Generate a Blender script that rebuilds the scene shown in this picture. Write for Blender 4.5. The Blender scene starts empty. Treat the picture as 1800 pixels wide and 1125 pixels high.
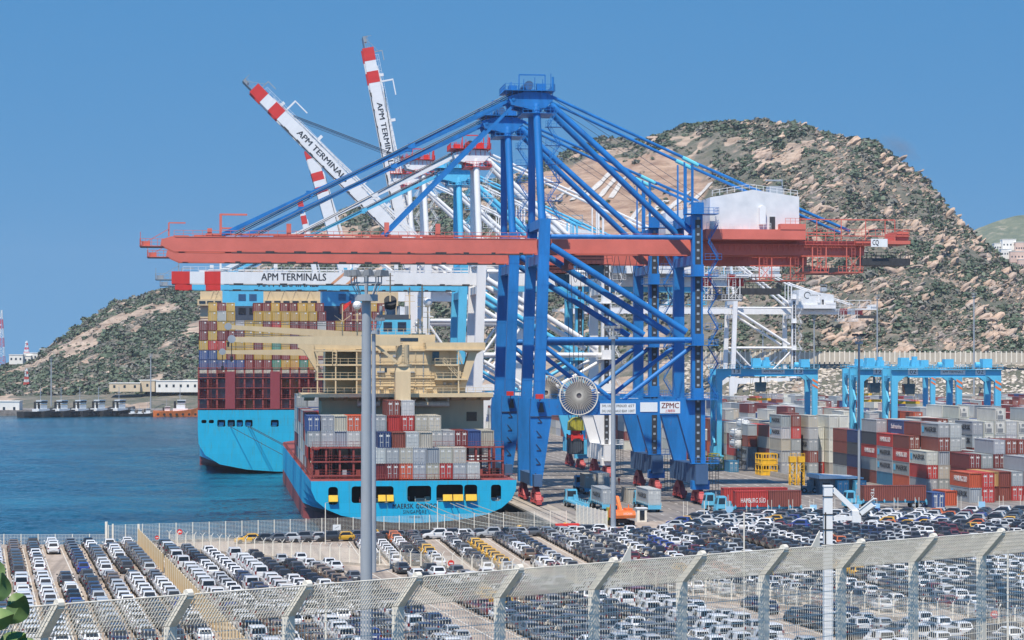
import bpy, bmesh, math, random
import numpy as np
from mathutils import Vector, Matrix, noise
from mathutils.geometry import tessellate_polygon

# ------------------------------------------------------------------ camera, sky, sun, exposure
SC = bpy.context.scene
COL = SC.collection
cam_data = bpy.data.cameras.new('camera')
cam = bpy.data.objects.new('camera', cam_data)
COL.objects.link(cam)
CAM_H = 27.3                       # metres above the quay
cam.location = (0, 0, CAM_H)
cam.rotation_euler = (math.radians(90), 0, 0)
cam_data.sensor_width = 36.0
cam_data.lens = 80.0
cam_data.shift_y = 77.5 / 1800
cam_data.clip_start = 1.0
cam_data.clip_end = 60000
SC.camera = cam

SUN_EL, SUN_AZ = 61.0, 19.0        # elevation; azimuth to the left of straight behind the camera
sel, saz = math.radians(SUN_EL), math.radians(SUN_AZ)
to_sun = Vector((-math.sin(saz) * math.cos(sel), -math.cos(saz) * math.cos(sel), math.sin(sel)))
sun_data = bpy.data.lights.new('sun', 'SUN')
sun_data.energy = 4.7
sun_data.angle = math.radians(0.53)
sun_data.color = (1.0, 0.89, 0.735)
sun = bpy.data.objects.new('sun', sun_data)
COL.objects.link(sun)
sun.rotation_euler = to_sun.to_track_quat('Z', 'Y').to_euler()
sun.location = (0, -50, 300)

world = bpy.data.worlds.new('World')
SC.world = world
world.use_nodes = True
wn = world.node_tree
for n in list(wn.nodes):
    wn.nodes.remove(n)
w_out = wn.nodes.new('ShaderNodeOutputWorld')
w_bg = wn.nodes.new('ShaderNodeBackground')
w_sky = wn.nodes.new('ShaderNodeTexSky')
w_sky.sky_type = 'NISHITA'
w_sky.sun_disc = False
w_sky.sun_elevation = sel
# the sky's rotation is measured from +Y clockwise seen from above
w_sky.sun_rotation = math.atan2(to_sun.x, to_sun.y)
w_sky.altitude = 100
w_sky.air_density = 2.0
w_sky.dust_density = 0.0
w_sky.ozone_density = 2.0
SKY_LIFT = 0.5
w_hsv = wn.nodes.new('ShaderNodeHueSaturation')
w_hsv.inputs['Hue'].default_value = 0.504
w_hsv.inputs['Saturation'].default_value = 1.5
w_bg.inputs['Strength'].default_value = 0.112
# clear, dry air: the pale band at the horizon is kept thin by lifting the look-up direction a little all round
w_tc = wn.nodes.new('ShaderNodeTexCoord')
w_add = wn.nodes.new('ShaderNodeVectorMath'); w_add.operation = 'ADD'; w_add.inputs[1].default_value = (0, 0, SKY_LIFT)
w_nrm = wn.nodes.new('ShaderNodeVectorMath'); w_nrm.operation = 'NORMALIZE'
wn.links.new(w_tc.outputs['Generated'], w_add.inputs[0]); wn.links.new(w_add.outputs[0], w_nrm.inputs[0]); wn.links.new(w_nrm.outputs[0], w_sky.inputs['Vector'])
wn.links.new(w_sky.outputs[0], w_hsv.inputs['Color'])
wn.links.new(w_hsv.outputs[0], w_bg.inputs[0])
wn.links.new(w_bg.outputs[0], w_out.inputs[0])

SC.view_settings.view_transform = 'Standard'
SC.view_settings.look = 'None'
SC.view_settings.gamma = 1.0
SC.view_settings.use_curve_mapping = False
SC.view_settings.exposure = 0.35
SC.cycles.max_bounces = 5
SC.cycles.diffuse_bounces = 2
SC.cycles.glossy_bounces = 2
SC.cycles.transmission_bounces = 2
SC.cycles.transparent_max_bounces = 6
SC.cycles.volume_bounces = 0
SC.cycles.caustics_reflective = False
SC.cycles.caustics_refractive = False

# ------------------------------------------------------------------ frames and measuring helpers
FPX = 4000.0                       # focal length in photo pixels (1800 wide)
PHI = math.atan2(513, 4000)        # the quay runs this far to the left of the view axis
CO, SI = math.cos(PHI), math.sin(PHI)
def Q(u, v, z=0.0):                # quay frame (u inland, v along the quay) to the world
    return Vector((u * CO - v * SI, u * SI + v * CO, z))
def q_of(X, Y):
    return X * CO + Y * SI, -X * SI + Y * CO
def ground(px, py, z=0.0):         # the point of the plane z seen at that pixel of the photo
    Y = (CAM_H - z) * FPX / (py - 640.0)
    return Vector(((px - 900.0) / FPX * Y, Y, z))
def at(px, py, Y):                 # the point at depth Y seen at that pixel
    return Vector(((px - 900.0) / FPX * Y, Y, CAM_H - (py - 640.0) / FPX * Y))
def proj(p):
    return 900 + FPX * p[0] / p[1], 640 - FPX * (p[2] - CAM_H) / p[1]
def lin(r, g, b):
    f = lambda c: (c / 255 / 12.92) if c <= 10 else ((c / 255 + 0.055) / 1.055) ** 2.4
    return (f(r), f(g), f(b))
RND = random.Random(7)

# ------------------------------------------------------------------ mesh builder
class MB:
    def __init__(self):
        self.v, self.f, self.m = [], [], []
    def add(self, vs, fs, mi=0):
        o = len(self.v)
        self.v.extend([tuple(p) for p in vs])
        for f in fs:
            self.f.append(tuple(i + o for i in f)); self.m.append(mi)
        return self
    def box(self, x0, x1, y0, y1, z0, z1, mi=0):
        vs = [(x0,y0,z0),(x1,y0,z0),(x1,y1,z0),(x0,y1,z0),(x0,y0,z1),(x1,y0,z1),(x1,y1,z1),(x0,y1,z1)]
        return self.add(vs, [(0,3,2,1),(4,5,6,7),(0,1,5,4),(1,2,6,5),(2,3,7,6),(3,0,4,7)], mi)
    def hexa(self, a, b, mi=0):        # two quads (bottom, top) joined
        return self.add(list(a) + list(b), [(0,3,2,1),(4,5,6,7),(0,1,5,4),(1,2,6,5),(2,3,7,6),(3,0,4,7)], mi)
    def beam(self, p, q, w, h, mi=0, w2=None, h2=None, side=None):
        p, q = Vector(p), Vector(q)
        d = (q - p)
        if d.length < 1e-6: return self
        d.normalize()
        s = Vector(side) if side is not None else d.cross(Vector((0, 0, 1)))
        if s.length < 1e-3: s = Vector((1, 0, 0))
        s.normalize()
        t = s.cross(d); t.normalize()
        w2 = w if w2 is None else w2; h2 = h if h2 is None else h2
        A = [p - s*w/2 - t*h/2, p + s*w/2 - t*h/2, p + s*w/2 + t*h/2, p - s*w/2 + t*h/2]
        B = [q - s*w2/2 - t*h2/2, q + s*w2/2 - t*h2/2, q + s*w2/2 + t*h2/2, q - s*w2/2 + t*h2/2]
        return self.add(A + B, [(0,1,2,3),(4,7,6,5),(0,4,5,1),(1,5,6,2),(2,6,7,3),(3,7,4,0)], mi)
    def tube(self, p, q, r, n=8, mi=0, r2=None, cap=True):
        p, q = Vector(p), Vector(q)
        d = q - p
        if d.length < 1e-6: return self
        d.normalize()
        s = d.cross(Vector((0, 0, 1)))
        if s.length < 1e-3: s = Vector((1, 0, 0))
        s.normalize(); t = s.cross(d)
        r2 = r if r2 is None else r2
        vs = []
        for k in range(n):
            a = 2 * math.pi * (k + .5) / n
            e = s * math.cos(a) + t * math.sin(a)
            vs += [p + e * r, q + e * r2]
        fs = [(2*k, 2*((k+1) % n), 2*((k+1) % n)+1, 2*k+1) for k in range(n)]
        if cap:
            fs += [tuple(2*k for k in range(n))[::-1], tuple(2*k+1 for k in range(n))]
        return self.add(vs, fs, mi)
    def prism(self, poly, f, d0, d1, mi=0):   # poly of (a, b); f(a, b, d) gives the point
        n = len(poly)
        vs = [f(a, b, d0) for a, b in poly] + [f(a, b, d1) for a, b in poly]
        fs = [tuple(range(n))[::-1], tuple(range(n, 2*n))] + [(k, (k+1) % n, n+(k+1) % n, n+k) for k in range(n)]
        return self.add(vs, fs, mi)
    def rail(self, pts, h=1.1, step=2.0, r=.05, mid=True, mi=0, plate=None):
        for a, b in zip(pts[:-1], pts[1:]):
            a, b = Vector(a), Vector(b)
            L = (b - a).length
            n = max(1, int(round(L / step)))
            for k in range(n + 1):
                c = a.lerp(b, k / n)
                self.beam(c, c + Vector((0, 0, h)), r, r, mi)
            up = Vector((0, 0, h))
            self.beam(a + up, b + up, r, r, mi)
            if mid: self.beam(a + up*.5, b + up*.5, r*.8, r*.8, mi)
        return self
    def ladder(self, a, b, w=.5, step=.6, r=.05, side=(1, 0, 0), mi=0):
        a, b, s = Vector(a), Vector(b), Vector(side) * w / 2
        self.beam(a - s, b - s, r, r, mi); self.beam(a + s, b + s, r, r, mi)
        n = max(2, int((b - a).length / step))
        for k in range(1, n):
            c = a.lerp(b, k / n); self.beam(c - s, c + s, r*.8, r*.8, mi)
        return self
    def mesh(self, name, mats, smooth=False):
        me = bpy.data.meshes.new(name)
        me.from_pydata(self.v, [], self.f)
        for m in (mats if isinstance(mats, (list, tuple)) else [mats]):
            me.materials.append(m)
        if any(self.m): me.polygons.foreach_set('material_index', self.m)
        if smooth:
            me.polygons.foreach_set('use_smooth', [True] * len(me.polygons))
            me.set_sharp_from_angle(angle=math.radians(38))
        me.update()
        return me
    def build(self, name, mats, parent=None, smooth=False, loc=None, rz=None):
        return link(name, self.mesh(name, mats, smooth), parent, loc, rz)

def link(name, me, parent=None, loc=None, rz=None):
    o = bpy.data.objects.new(name, me)
    COL.objects.link(o)
    if parent is not None: o.parent = parent
    if loc is not None: o.location = loc
    if rz is not None: o.rotation_euler = (0, 0, rz)
    return o
def tag(o, label=None, cat=None, group=None, kind=None):
    if label: o['label'] = label
    if cat: o['category'] = cat
    if group: o['group'] = group
    if kind: o['kind'] = kind
    return o
def empty(name, label=None, cat=None, loc=(0, 0, 0), rz=0.0, group=None):
    o = bpy.data.objects.new(name, None)
    COL.objects.link(o)
    o.location = loc; o.rotation_euler = (0, 0, rz)
    o.empty_display_size = .5
    return tag(o, label, cat, group)
_kids = {}
def copy_tree(o, parent=None):
    c = o.copy(); COL.objects.link(c)
    if parent is not None: c.parent = parent
    for ch in o.children: copy_tree(ch, c)
    return c
ORD = ['first','second','third','fourth','fifth','sixth','seventh','eighth','ninth','tenth','eleventh','twelfth','thirteenth','fourteenth','fifteenth','sixteenth','seventeenth','eighteenth','nineteenth','twentieth']
def ordn(i):
    if i < 20: return ORD[i]
    tens = {2:'twenty',3:'thirty',4:'forty',5:'fifty'}[(i + 1) // 10]
    r = (i + 1) % 10
    return tens[:-1] + 'ieth' if r == 0 else tens + '-' + ORD[r - 1]

# ------------------------------------------------------------------ materials
def new_mat(name):
    m = bpy.data.materials.new(name); m.use_nodes = True
    nt = m.node_tree
    return m, nt, nt.nodes['Principled BSDF']
def N(nt, t, **kw):
    n = nt.nodes.new(t)
    for k, v in kw.items():
        if hasattr(n, k): setattr(n, k, v)
        else: n.inputs[k].default_value = v
    return n
def L(nt, a, b): nt.links.new(a, b)
def ramp(nt, fac, stops, interp='LINEAR'):
    r = nt.nodes.new('ShaderNodeValToRGB')
    r.color_ramp.interpolation = interp
    els = r.color_ramp.elements
    while len(els) < len(stops): els.new(.5)
    for e, (p, c) in zip(els, stops):
        e.position = p; e.color = (*c, 1) if len(c) == 3 else c
    L(nt, fac, r.inputs[0])
    return r.outputs[0]
def mixc(nt, fac, a, b, mode='MIX'):
    m = nt.nodes.new('ShaderNodeMix'); m.data_type = 'RGBA'; m.blend_type = mode
    for s, x in ((0, fac), (6, a), (7, b)):
        if isinstance(x, bpy.types.NodeSocket): L(nt, x, m.inputs[s])
        elif s == 0: m.inputs[0].default_value = x
        else: m.inputs[s].default_value = (*x, 1)
    return m.outputs[2]
def paint(name, rgb, rough=.55, var=.18, scale=.35, rust=0.0, metallic=0.0, streak=1.0, coord='Object', bump=0.0):
    """weathered paint: uneven fading, rain streaks, a little rust"""
    m, nt, b = new_mat(name)
    tc = N(nt, 'ShaderNodeTexCoord')
    mp = N(nt, 'ShaderNodeMapping'); mp.inputs['Scale'].default_value = (scale * 2.2, scale * 2.2, scale * (.55 if streak else 2.2))
    L(nt, tc.outputs[coord], mp.inputs[0])
    n1 = N(nt, 'ShaderNodeTexNoise', **{'Scale': 1.0, 'Detail': 6.0, 'Roughness': .65}); L(nt, mp.outputs[0], n1.inputs[0])
    lo = tuple(c * (1 - var * 1.1) for c in rgb); hi = tuple(min(1, c * (1 + var) + .012 * var) for c in rgb)
    c = ramp(nt, n1.outputs[0], [(.3, lo), (.7, hi)])
    if rust > 0:
        n2 = N(nt, 'ShaderNodeTexNoise', **{'Scale': 3.1, 'Detail': 8.0, 'Roughness': .7}); L(nt, mp.outputs[0], n2.inputs[0])
        f = ramp(nt, n2.outputs[0], [(.66 - rust * .12, (0, 0, 0)), (.74, (1, 1, 1))])
        c = mixc(nt, f, c, lin(120, 72, 48))
    L(nt, c, b.inputs['Base Color'])
    b.inputs['Roughness'].default_value = rough
    b.inputs['Metallic'].default_value = metallic
    if bump:
        bp = N(nt, 'ShaderNodeBump', Strength=bump, Distance=.05); L(nt, n1.outputs[0], bp.inputs['Height']); L(nt, bp.outputs[0], b.inputs['Normal'])
    return m
M = {}
M['blue'] = paint('crane_blue_paint', lin(22, 112, 182), .5, .2, .22, rust=.15)
M['blue_dark'] = paint('dull_blue_paint', lin(62, 92, 128), .6, .12, .3)
M['boom_red'] = paint('boom_oxide_paint', lin(204, 106, 92), .6, .16, .045, streak=0)
M['boom_red2'] = paint('boom_red_paint', lin(196, 56, 50), .55, .15, .2)
M['white'] = paint('white_crane_paint', lin(226, 227, 228), .5, .06, .25)
M['red'] = paint('signal_red_paint', lin(206, 52, 46), .5, .1, .3)
M['lblue'] = paint('light_blue_crane_paint', lin(88, 182, 220), .5, .08, .25)
M['aqua'] = paint('aqua_fitting_paint', lin(110, 205, 220), .5, .08, .3)
M['bogie'] = paint('bogie_red_paint', lin(178, 74, 76), .6, .3, .9)
M['dark'] = paint('dark_steel', lin(52, 54, 58), .6, .25, .6)
M['grey'] = paint('galvanised_grey', lin(150, 158, 166), .5, .1, .4)
M['lettering'] = paint('black_lettering', lin(46, 50, 58), .6, .1, .5)
M['white_letter'] = paint('white_lettering', lin(235, 235, 232), .6, .05, .5)
M['signwhite'] = paint('sign_white', lin(222, 226, 228), .5, .05, .5)
M['cable'] = paint('steel_cable', lin(70, 82, 96), .5, .1, .5)
M['yellow'] = paint('safety_yellow_paint', lin(228, 178, 40), .55, .15, .8)
M['lime'] = paint('lime_yellow_paint', lin(160, 156, 52), .55, .4, 1.4)
M['orange'] = paint('orange_paint', lin(226, 120, 58), .5, .15, .6)
M['rubber'] = paint('black_rubber', lin(34, 34, 36), .8, .2, 1.5)
M['concrete_white'] = paint('whitewashed_concrete', lin(226, 220, 206), .85, .16, 1.2, bump=.2)
m, nt, b = new_mat('window_glass')
b.inputs['Base Color'].default_value = (*lin(34, 42, 50), 1); b.inputs['Roughness'].default_value = .08
b.inputs['Specular IOR Level'].default_value = .8
M['glass'] = m
def tinted(name, rough=.5, metallic=0., coat=0., var=.2, scale=.35, attr=None, corr=None):
    """paint whose colour is the object's own colour (or the mesh's tint attribute)"""
    m, nt, b = new_mat(name)
    if attr:
        oi = N(nt, 'ShaderNodeAttribute', attribute_name=attr); c0 = oi.outputs['Color']; rnd = None
    else:
        oi = N(nt, 'ShaderNodeObjectInfo'); c0 = oi.outputs['Color']; rnd = oi.outputs['Random']
    tc = N(nt, 'ShaderNodeTexCoord')
    mp = N(nt, 'ShaderNodeMapping'); mp.inputs['Scale'].default_value = (scale*2, scale*2, scale*.7)
    L(nt, tc.outputs['Object'], mp.inputs[0])
    n1 = N(nt, 'ShaderNodeTexNoise', **{'Scale': 1.0, 'Detail': 5.0, 'Roughness': .65}); n1.noise_dimensions = '4D'
    L(nt, mp.outputs[0], n1.inputs['Vector'])
    if rnd is not None:
        mu = N(nt, 'ShaderNodeMath', operation='MULTIPLY'); mu.inputs[1].default_value = 50; L(nt, rnd, mu.inputs[0]); L(nt, mu.outputs[0], n1.inputs['W'])
    f = ramp(nt, n1.outputs[0], [(.3, (1 - var,)*3), (.7, (1 + var*.3,)*3)])
    c = mixc(nt, 1.0, c0, f, 'MULTIPLY')
    if var > .05:
        n2 = N(nt, 'ShaderNodeTexNoise', **{'Scale': 2.6, 'Detail': 7.0, 'Roughness': .7}); n2.noise_dimensions = '4D'
        L(nt, mp.outputs[0], n2.inputs['Vector'])
        if rnd is not None: L(nt, mu.outputs[0], n2.inputs['W'])
        c = mixc(nt, ramp(nt, n2.outputs[0], [(.62, (0,0,0)), (.72, (.6,.6,.6))]), c, lin(112, 78, 58))
    L(nt, c, b.inputs['Base Color'])
    b.inputs['Roughness'].default_value = rough; b.inputs['Metallic'].default_value = metallic
    b.inputs['Coat Weight'].default_value = coat
    return m
M['container'] = tinted('container_paint', .55, var=.17)
M['container_far'] = tinted('stacked_container_paint', .6, var=.17, attr='tint')
M['car'] = tinted('car_paint', .3, coat=.5, var=.03)
M['car_far'] = tinted('parked_car_paint', .3, coat=.5, var=.03, attr='tint')
FONT_CACHE = {}
def text_mesh(txt, size=1.0, mat=None, depth=.01, spacing=1.0, bold=0.0, align='CENTER'):
    cu = bpy.data.curves.new('lettering', 'FONT')
    cu.body = txt; cu.size = size; cu.extrude = depth; cu.align_x = align; cu.align_y = 'CENTER'
    cu.space_character = spacing; cu.resolution_u = 2
    o = bpy.data.objects.new('lettering', cu)
    me = bpy.data.meshes.new_from_object(o)
    bpy.data.objects.remove(o); bpy.data.curves.remove(cu)
    me.name = 'lettering'
    if bold:                                   # heavier strokes: a second, slightly shifted copy of the letters
        bm = bmesh.new(); bm.from_mesh(me)
        g = bmesh.ops.duplicate(bm, geom=bm.verts[:] + bm.edges[:] + bm.faces[:])
        bmesh.ops.translate(bm, verts=[v for v in g['geom'] if isinstance(v, bmesh.types.BMVert)], vec=(size * .045, size * .02, .004))
        bm.to_mesh(me); bm.free()
    me.materials.clear(); me.materials.append(mat)
    return me
def lettering(txt, size, mat, parent, loc, rot=(math.radians(90), 0, 0), name='lettering', width=None, **kw):
    me = text_mesh(txt, size, mat, **kw)
    o = link(name, me, parent); o.location = loc; o.rotation_euler = rot
    if width:
        xs = [v.co.x for v in me.vertices]; w = max(xs) - min(xs)
        o.scale = (width / w, 1, 1)
    return o
# ------------------------------------------------------------------ merging many small pieces into one mesh (numpy)
def raw(mb):
    return np.array(mb.v, dtype=np.float32), [tuple(f) for f in mb.f], list(mb.m)
def merged(name, items, mats, smooth=False, parent=None):
    """items: list of (raw piece, 4x4 matrix, tint) joined into ONE mesh"""
    VS, LI, LS, MI, TI = [], [], [], [], []
    off = 0
    cache = {}
    for pc, mx, tint in items:
        k = id(pc)
        if k not in cache:
            v, f, m = pc
            cache[k] = (np.c_[v, np.ones(len(v), np.float32)], np.concatenate([np.array(x) for x in f]), np.array([len(x) for x in f]), np.array(m))
        v4, li, ls, mi = cache[k]
        VS.append((v4 @ np.array(mx, dtype=np.float32).T)[:, :3])
        LI.append(li + off); LS.append(ls); MI.append(mi)
        TI.append(np.tile(np.array([*tint, 1.0], np.float32), (len(ls), 1)))
        off += len(v4)
    V = np.concatenate(VS); I = np.concatenate(LI); S = np.concatenate(LS); MM = np.concatenate(MI); T = np.concatenate(TI)
    me = bpy.data.meshes.new(name)
    me.vertices.add(len(V)); me.vertices.foreach_set('co', V.ravel())
    me.loops.add(len(I)); me.loops.foreach_set('vertex_index', I.astype(np.int32))
    me.polygons.add(len(S))
    me.polygons.foreach_set('loop_start', np.concatenate([[0], np.cumsum(S)[:-1]]).astype(np.int32))
    me.polygons.foreach_set('material_index', MM.astype(np.int32))
    me.polygons.foreach_set('use_smooth', np.full(len(S), bool(smooth)))
    for m in (mats if isinstance(mats, (list, tuple)) else [mats]): me.materials.append(m)
    me.update(calc_edges=True); me.validate()
    if not smooth: me.shade_flat()
    a = me.attributes.new('tint', 'FLOAT_COLOR', 'FACE'); a.data.foreach_set('color', T.ravel())
    return link(name, me, parent)
def mat4(loc, rz=0.0, sc=(1, 1, 1), rx=0.0, ry=0.0):
    return Matrix.Translation(loc) @ Matrix.Rotation(rz, 4, 'Z') @ Matrix.Rotation(ry, 4, 'Y') @ Matrix.Rotation(rx, 4, 'X') @ Matrix.Diagonal((*sc, 1))

# ------------------------------------------------------------------ water
m, nt, b = new_mat('sea_water')
tc = N(nt, 'ShaderNodeTexCoord')
mp = N(nt, 'ShaderNodeMapping'); mp.inputs['Scale'].default_value = (.5, .3, 1); mp.inputs['Rotation'].default_value = (0, 0, .15)
L(nt, tc.outputs['Object'], mp.inputs[0])
n1 = N(nt, 'ShaderNodeTexNoise', **{'Scale': 1.0, 'Detail': 5.0, 'Roughness': .62, 'Distortion': .3}); L(nt, mp.outputs[0], n1.inputs[0])
mp2 = N(nt, 'ShaderNodeMapping'); mp2.inputs['Scale'].default_value = (.03, .035, 1); L(nt, tc.outputs['Object'], mp2.inputs[0])
n2 = N(nt, 'ShaderNodeTexNoise', **{'Scale': 1.0, 'Detail': 9.0, 'Roughness': .72}); L(nt, mp2.outputs[0], n2.inputs[0])
bp = N(nt, 'ShaderNodeBump', Strength=.8, Distance=1.2); L(nt, n1.outputs[0], bp.inputs['Height']); L(nt, bp.outputs[0], b.inputs['Normal'])
L(nt, ramp(nt, n2.outputs[0], [(.36, (.001, .034, .07)), (.5, (.002, .072, .128)), (.64, (.006, .125, .20))]), b.inputs['Base Color'])  # ripple and wind-patch lights and darks painted into the base colour
b.inputs['Roughness'].default_value = .16
b.inputs['Specular IOR Level'].default_value = .25
b.inputs['Specular Tint'].default_value = (.45, .8, 1, 1)
mb = MB(); mb.add([(-3900, 150, -4.4), (3900, 150, -4.4), (3900, 4600, -4.4), (-3900, 4600, -4.4)], [(0, 1, 2, 3)])
tag(mb.build('water', m), kind='structure')
# the basin itself: choppy water with real wavelets
rows = [300.0]
while rows[-1] < 1375: rows.append(rows[-1] + max(.8, rows[-1] ** 2 / 175000))
cols = np.linspace(-.245, .03, 430)
V = []
for y in rows:
    for a in cols:
        x = a * y; k = min(1.0, 900 / y)
        h = .34 * noise.noise(Vector((x * .16, y * .13, .3))) + .30 * noise.noise(Vector((x * .42 + y * .06, y * .36, 4.1))) + .16 * noise.noise(Vector((x * 1.1, y * .9, 8.7)))
        V.append((x, y, -3.5 + h * (.55 + .45 * noise.noise(Vector((x * .012, y * .014, 2))))))
nc = len(cols); me = bpy.data.meshes.new('harbour_water')
me.from_pydata(V, [], [(i * nc + j, i * nc + j + 1, (i + 1) * nc + j + 1, (i + 1) * nc + j) for i in range(len(rows) - 1) for j in range(nc - 1)])
me.polygons.foreach_set('use_smooth', np.ones(len(me.polygons), bool)); me.materials.append(m)
tag(link('harbour_water', me), kind='structure')

# ------------------------------------------------------------------ land
def ground_mat(name, a, bcol, scale=.05, spots=.5, crack=False):
    m, nt, b = new_mat(name)
    tc = N(nt, 'ShaderNodeTexCoord')
    n1 = N(nt, 'ShaderNodeTexNoise', **{'Scale': scale, 'Detail': 8.0, 'Roughness': .7}); L(nt, tc.outputs['Object'], n1.inputs[0])
    n2 = N(nt, 'ShaderNodeTexNoise', **{'Scale': scale * 14, 'Detail': 5.0, 'Roughness': .7}); L(nt, tc.outputs['Object'], n2.inputs[0])
    c = ramp(nt, n1.outputs[0], [(.32, a), (.68, bcol)])
    f = ramp(nt, n2.outputs[0], [(.35, (1 - spots * .45,) * 3), (.65, (1.06,) * 3)])
    c = mixc(nt, 1.0, c, f, 'MULTIPLY')
    L(nt, c, b.inputs['Base Color']); b.inputs['Roughness'].default_value = .9
    bp = N(nt, 'ShaderNodeBump', Strength=.3, Distance=.02); L(nt, n2.outputs[0], bp.inputs['Height']); L(nt, bp.outputs[0], b.inputs['Normal'])
    return m
M['asphalt'] = ground_mat('quay_asphalt', lin(118, 113, 110), lin(142, 136, 131), .04)
def add_tracks(m):
    nt = m.node_tree; b = nt.nodes['Principled BSDF']; src = b.inputs['Base Color'].links[0].from_socket
    tc = N(nt, 'ShaderNodeTexCoord'); mp = N(nt, 'ShaderNodeMapping'); mp.vector_type = 'TEXTURE'; mp.inputs['Rotation'].default_value = (0, 0, PHI); mp.inputs['Scale'].default_value = (1.6, 70, 1)
    L(nt, tc.outputs['Object'], mp.inputs[0]); n = N(nt, 'ShaderNodeTexNoise', **{'Scale': 1.0, 'Detail': 3.0, 'Roughness': .6}); L(nt, mp.outputs[0], n.inputs[0])
    f = ramp(nt, n.outputs[0], [(.36, (.66, .66, .67)), (.52, (1, 1, 1)), (.7, (1.08, 1.07, 1.06))])
    n2 = N(nt, 'ShaderNodeTexNoise', **{'Scale': .22, 'Detail': 6.0, 'Roughness': .7}); L(nt, tc.outputs['Object'], n2.inputs[0])
    f2 = ramp(nt, n2.outputs[0], [(.30, (.62, .6, .58)), (.42, (1, 1, 1))])
    L(nt, mixc(nt, 1.0, mixc(nt, 1.0, src, f, 'MULTIPLY'), f2, 'MULTIPLY'), b.inputs['Base Color'])
add_tracks(M['asphalt'])
M['lot'] = ground_mat('car_park_concrete', lin(150, 137, 125), lin(182, 168, 154), .06)
M['concrete'] = ground_mat('quay_concrete', lin(150, 142, 132), lin(182, 174, 162), .12)
add_tracks(M['lot']); add_tracks(M['concrete'])
M['line'] = ground_mat('road_marking_white', lin(190, 186, 178), lin(222, 220, 212), .6)
QE = 56.5                                        # the quay edge
CORNER = Q(QE, 374)
outline = [(-700, 40), (-700, 345), (-60.6, 345), (CORNER.x - 2, CORNER.y - 1.5), tuple(Q(QE, 376)[:2]), tuple(Q(QE, 1352)[:2]), (-2600, 1362), (-2600, 4600), (3900, 4600), (3900, 40)]
def flat(name, outline, z, mat, z0=None, parent=None):
    mb = MB()
    pts = [Vector((x, y, z)) for x, y in outline]
    mb.add(pts, tessellate_polygon([pts]))
    if z0 is not None:
        n = len(pts)
        mb.add(pts + [Vector((p.x, p.y, z0)) for p in pts], [(k, (k + 1) % n, n + (k + 1) % n, n + k) for k in range(n)])
    me = mb.mesh(name, mat)
    bm = bmesh.new(); bm.from_mesh(me); bmesh.ops.recalc_face_normals(bm, faces=bm.faces)
    for f in bm.faces:
        if abs(f.normal.z) > .9 and f.normal.z < 0: f.normal_flip()
    bm.to_mesh(me); bm.free()
    return link(name, me, parent)
tag(flat('ground', outline, 0.0, M['asphalt'], -9.0), kind='structure')
lot_outline = [(-690, 100), (-690, 343), (-61, 343), (2, 371), tuple(Q(64, 371)[:2]), tuple(Q(64.5, 384)[:2]), tuple(Q(88, 396)[:2]), tuple(Q(126, 404)[:2]), (170, 425), (330, 430), (330, 100)]
tag(flat('car_park', lot_outline, .004, M['lot']), kind='structure')
def strip(mb, p, q, w, z):
    p, q = Vector((p[0], p[1], z)), Vector((q[0], q[1], z))
    s = (q - p).normalized().cross(Vector((0, 0, 1))) * w / 2
    mb.add([p - s, p + s, q + s, q - s], [(0, 1, 2, 3)])
# quay edge kerb, rails and lane markings
mb = MB()
p0, p1 = Q(QE, 377), Q(QE, 1350)
mb.beam((*p0[:2], .12), (*p1[:2], .12), .9, .36)
mb.beam((-61, 345.3, .12), (CORNER.x - 2, CORNER.y - 1.2, .12), .6, .36)
tag(mb.build('kerb', M['concrete']), kind='structure')
tag(flat('quay_apron', [tuple(Q(QE + .5, 378)[:2]), tuple(Q(63.4, 378)[:2]), tuple(Q(63.4, 1345)[:2]), tuple(Q(QE + .5, 1345)[:2])], .004, M['concrete']), kind='structure')
mb = MB()
for u in (59.0, 60.6, 92.2, 93.8):
    a, b_ = Q(u, 385), Q(u, 1340); strip(mb, a, b_, .32, .012)
tag(mb.build('crane_rails', M['dark']), kind='structure')
mb = MB()
for u in (97.5, 101.5, 105.5, 112.0, 116.0, 120.0, 124.0):
    v = 392.0
    while v < 900:
        strip(mb, Q(u, v), Q(u, v + 4.5), .24, .010); v += 9.0
for u in (66, 70.5, 75, 79.5, 84, 88.5):
    v = 388.0
    while v < 800:
        strip(mb, Q(u, v), Q(u, v + 3), .18, .010); v += 8.0
for u in (109.0, 127.5): strip(mb, Q(u, 395), Q(u, 900), .22, .010)
tag(mb.build('road_markings', M['line']), kind='structure')

# ------------------------------------------------------------------ the hill
RIDGE = [(-420,705),(-250,696),(-120,684),(-40,664),(20,640),(60,628),(90,603),(135,574),(200,533),(235,527),(275,515),(310,507),(350,500),(420,478),(480,450),(540,412),(600,392),(680,378),(760,350),(860,312),(920,286),(980,262),(1045,243),(1110,246),(1170,240),(1240,226),(1300,215),(1330,212),(1375,218),(1430,212),(1465,228),(1500,247),(1540,262),(1575,286),(1610,310),(1645,335),(1685,376),(1720,408),(1770,453),(1810,486),(1870,545),(1950,600),(2100,640),(2400,650)]
RX = np.array([p[0] for p in RIDGE]); RY = np.array([p[1] for p in RIDGE])
def ridge_p(px):
    py = float(np.interp(px, RX, RY))
    Y = float(np.interp(px, [-400, 400, 1000, 1400, 1800, 2400], [1900, 1900, 1750, 1560, 1400, 1330]))
    return at(px, py, Y)
def base_p(px):
    py = float(np.interp(px, [-400, 0, 350, 700, 1000, 1300, 1800, 2400], [706, 696, 690, 668, 640, 622, 618, 620]))
    Y = float(np.interp(px, [-400, 350, 900, 1300, 2400], [1500, 1470, 1330, 1185, 1150]))
    return at(px, py, Y)
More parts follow.
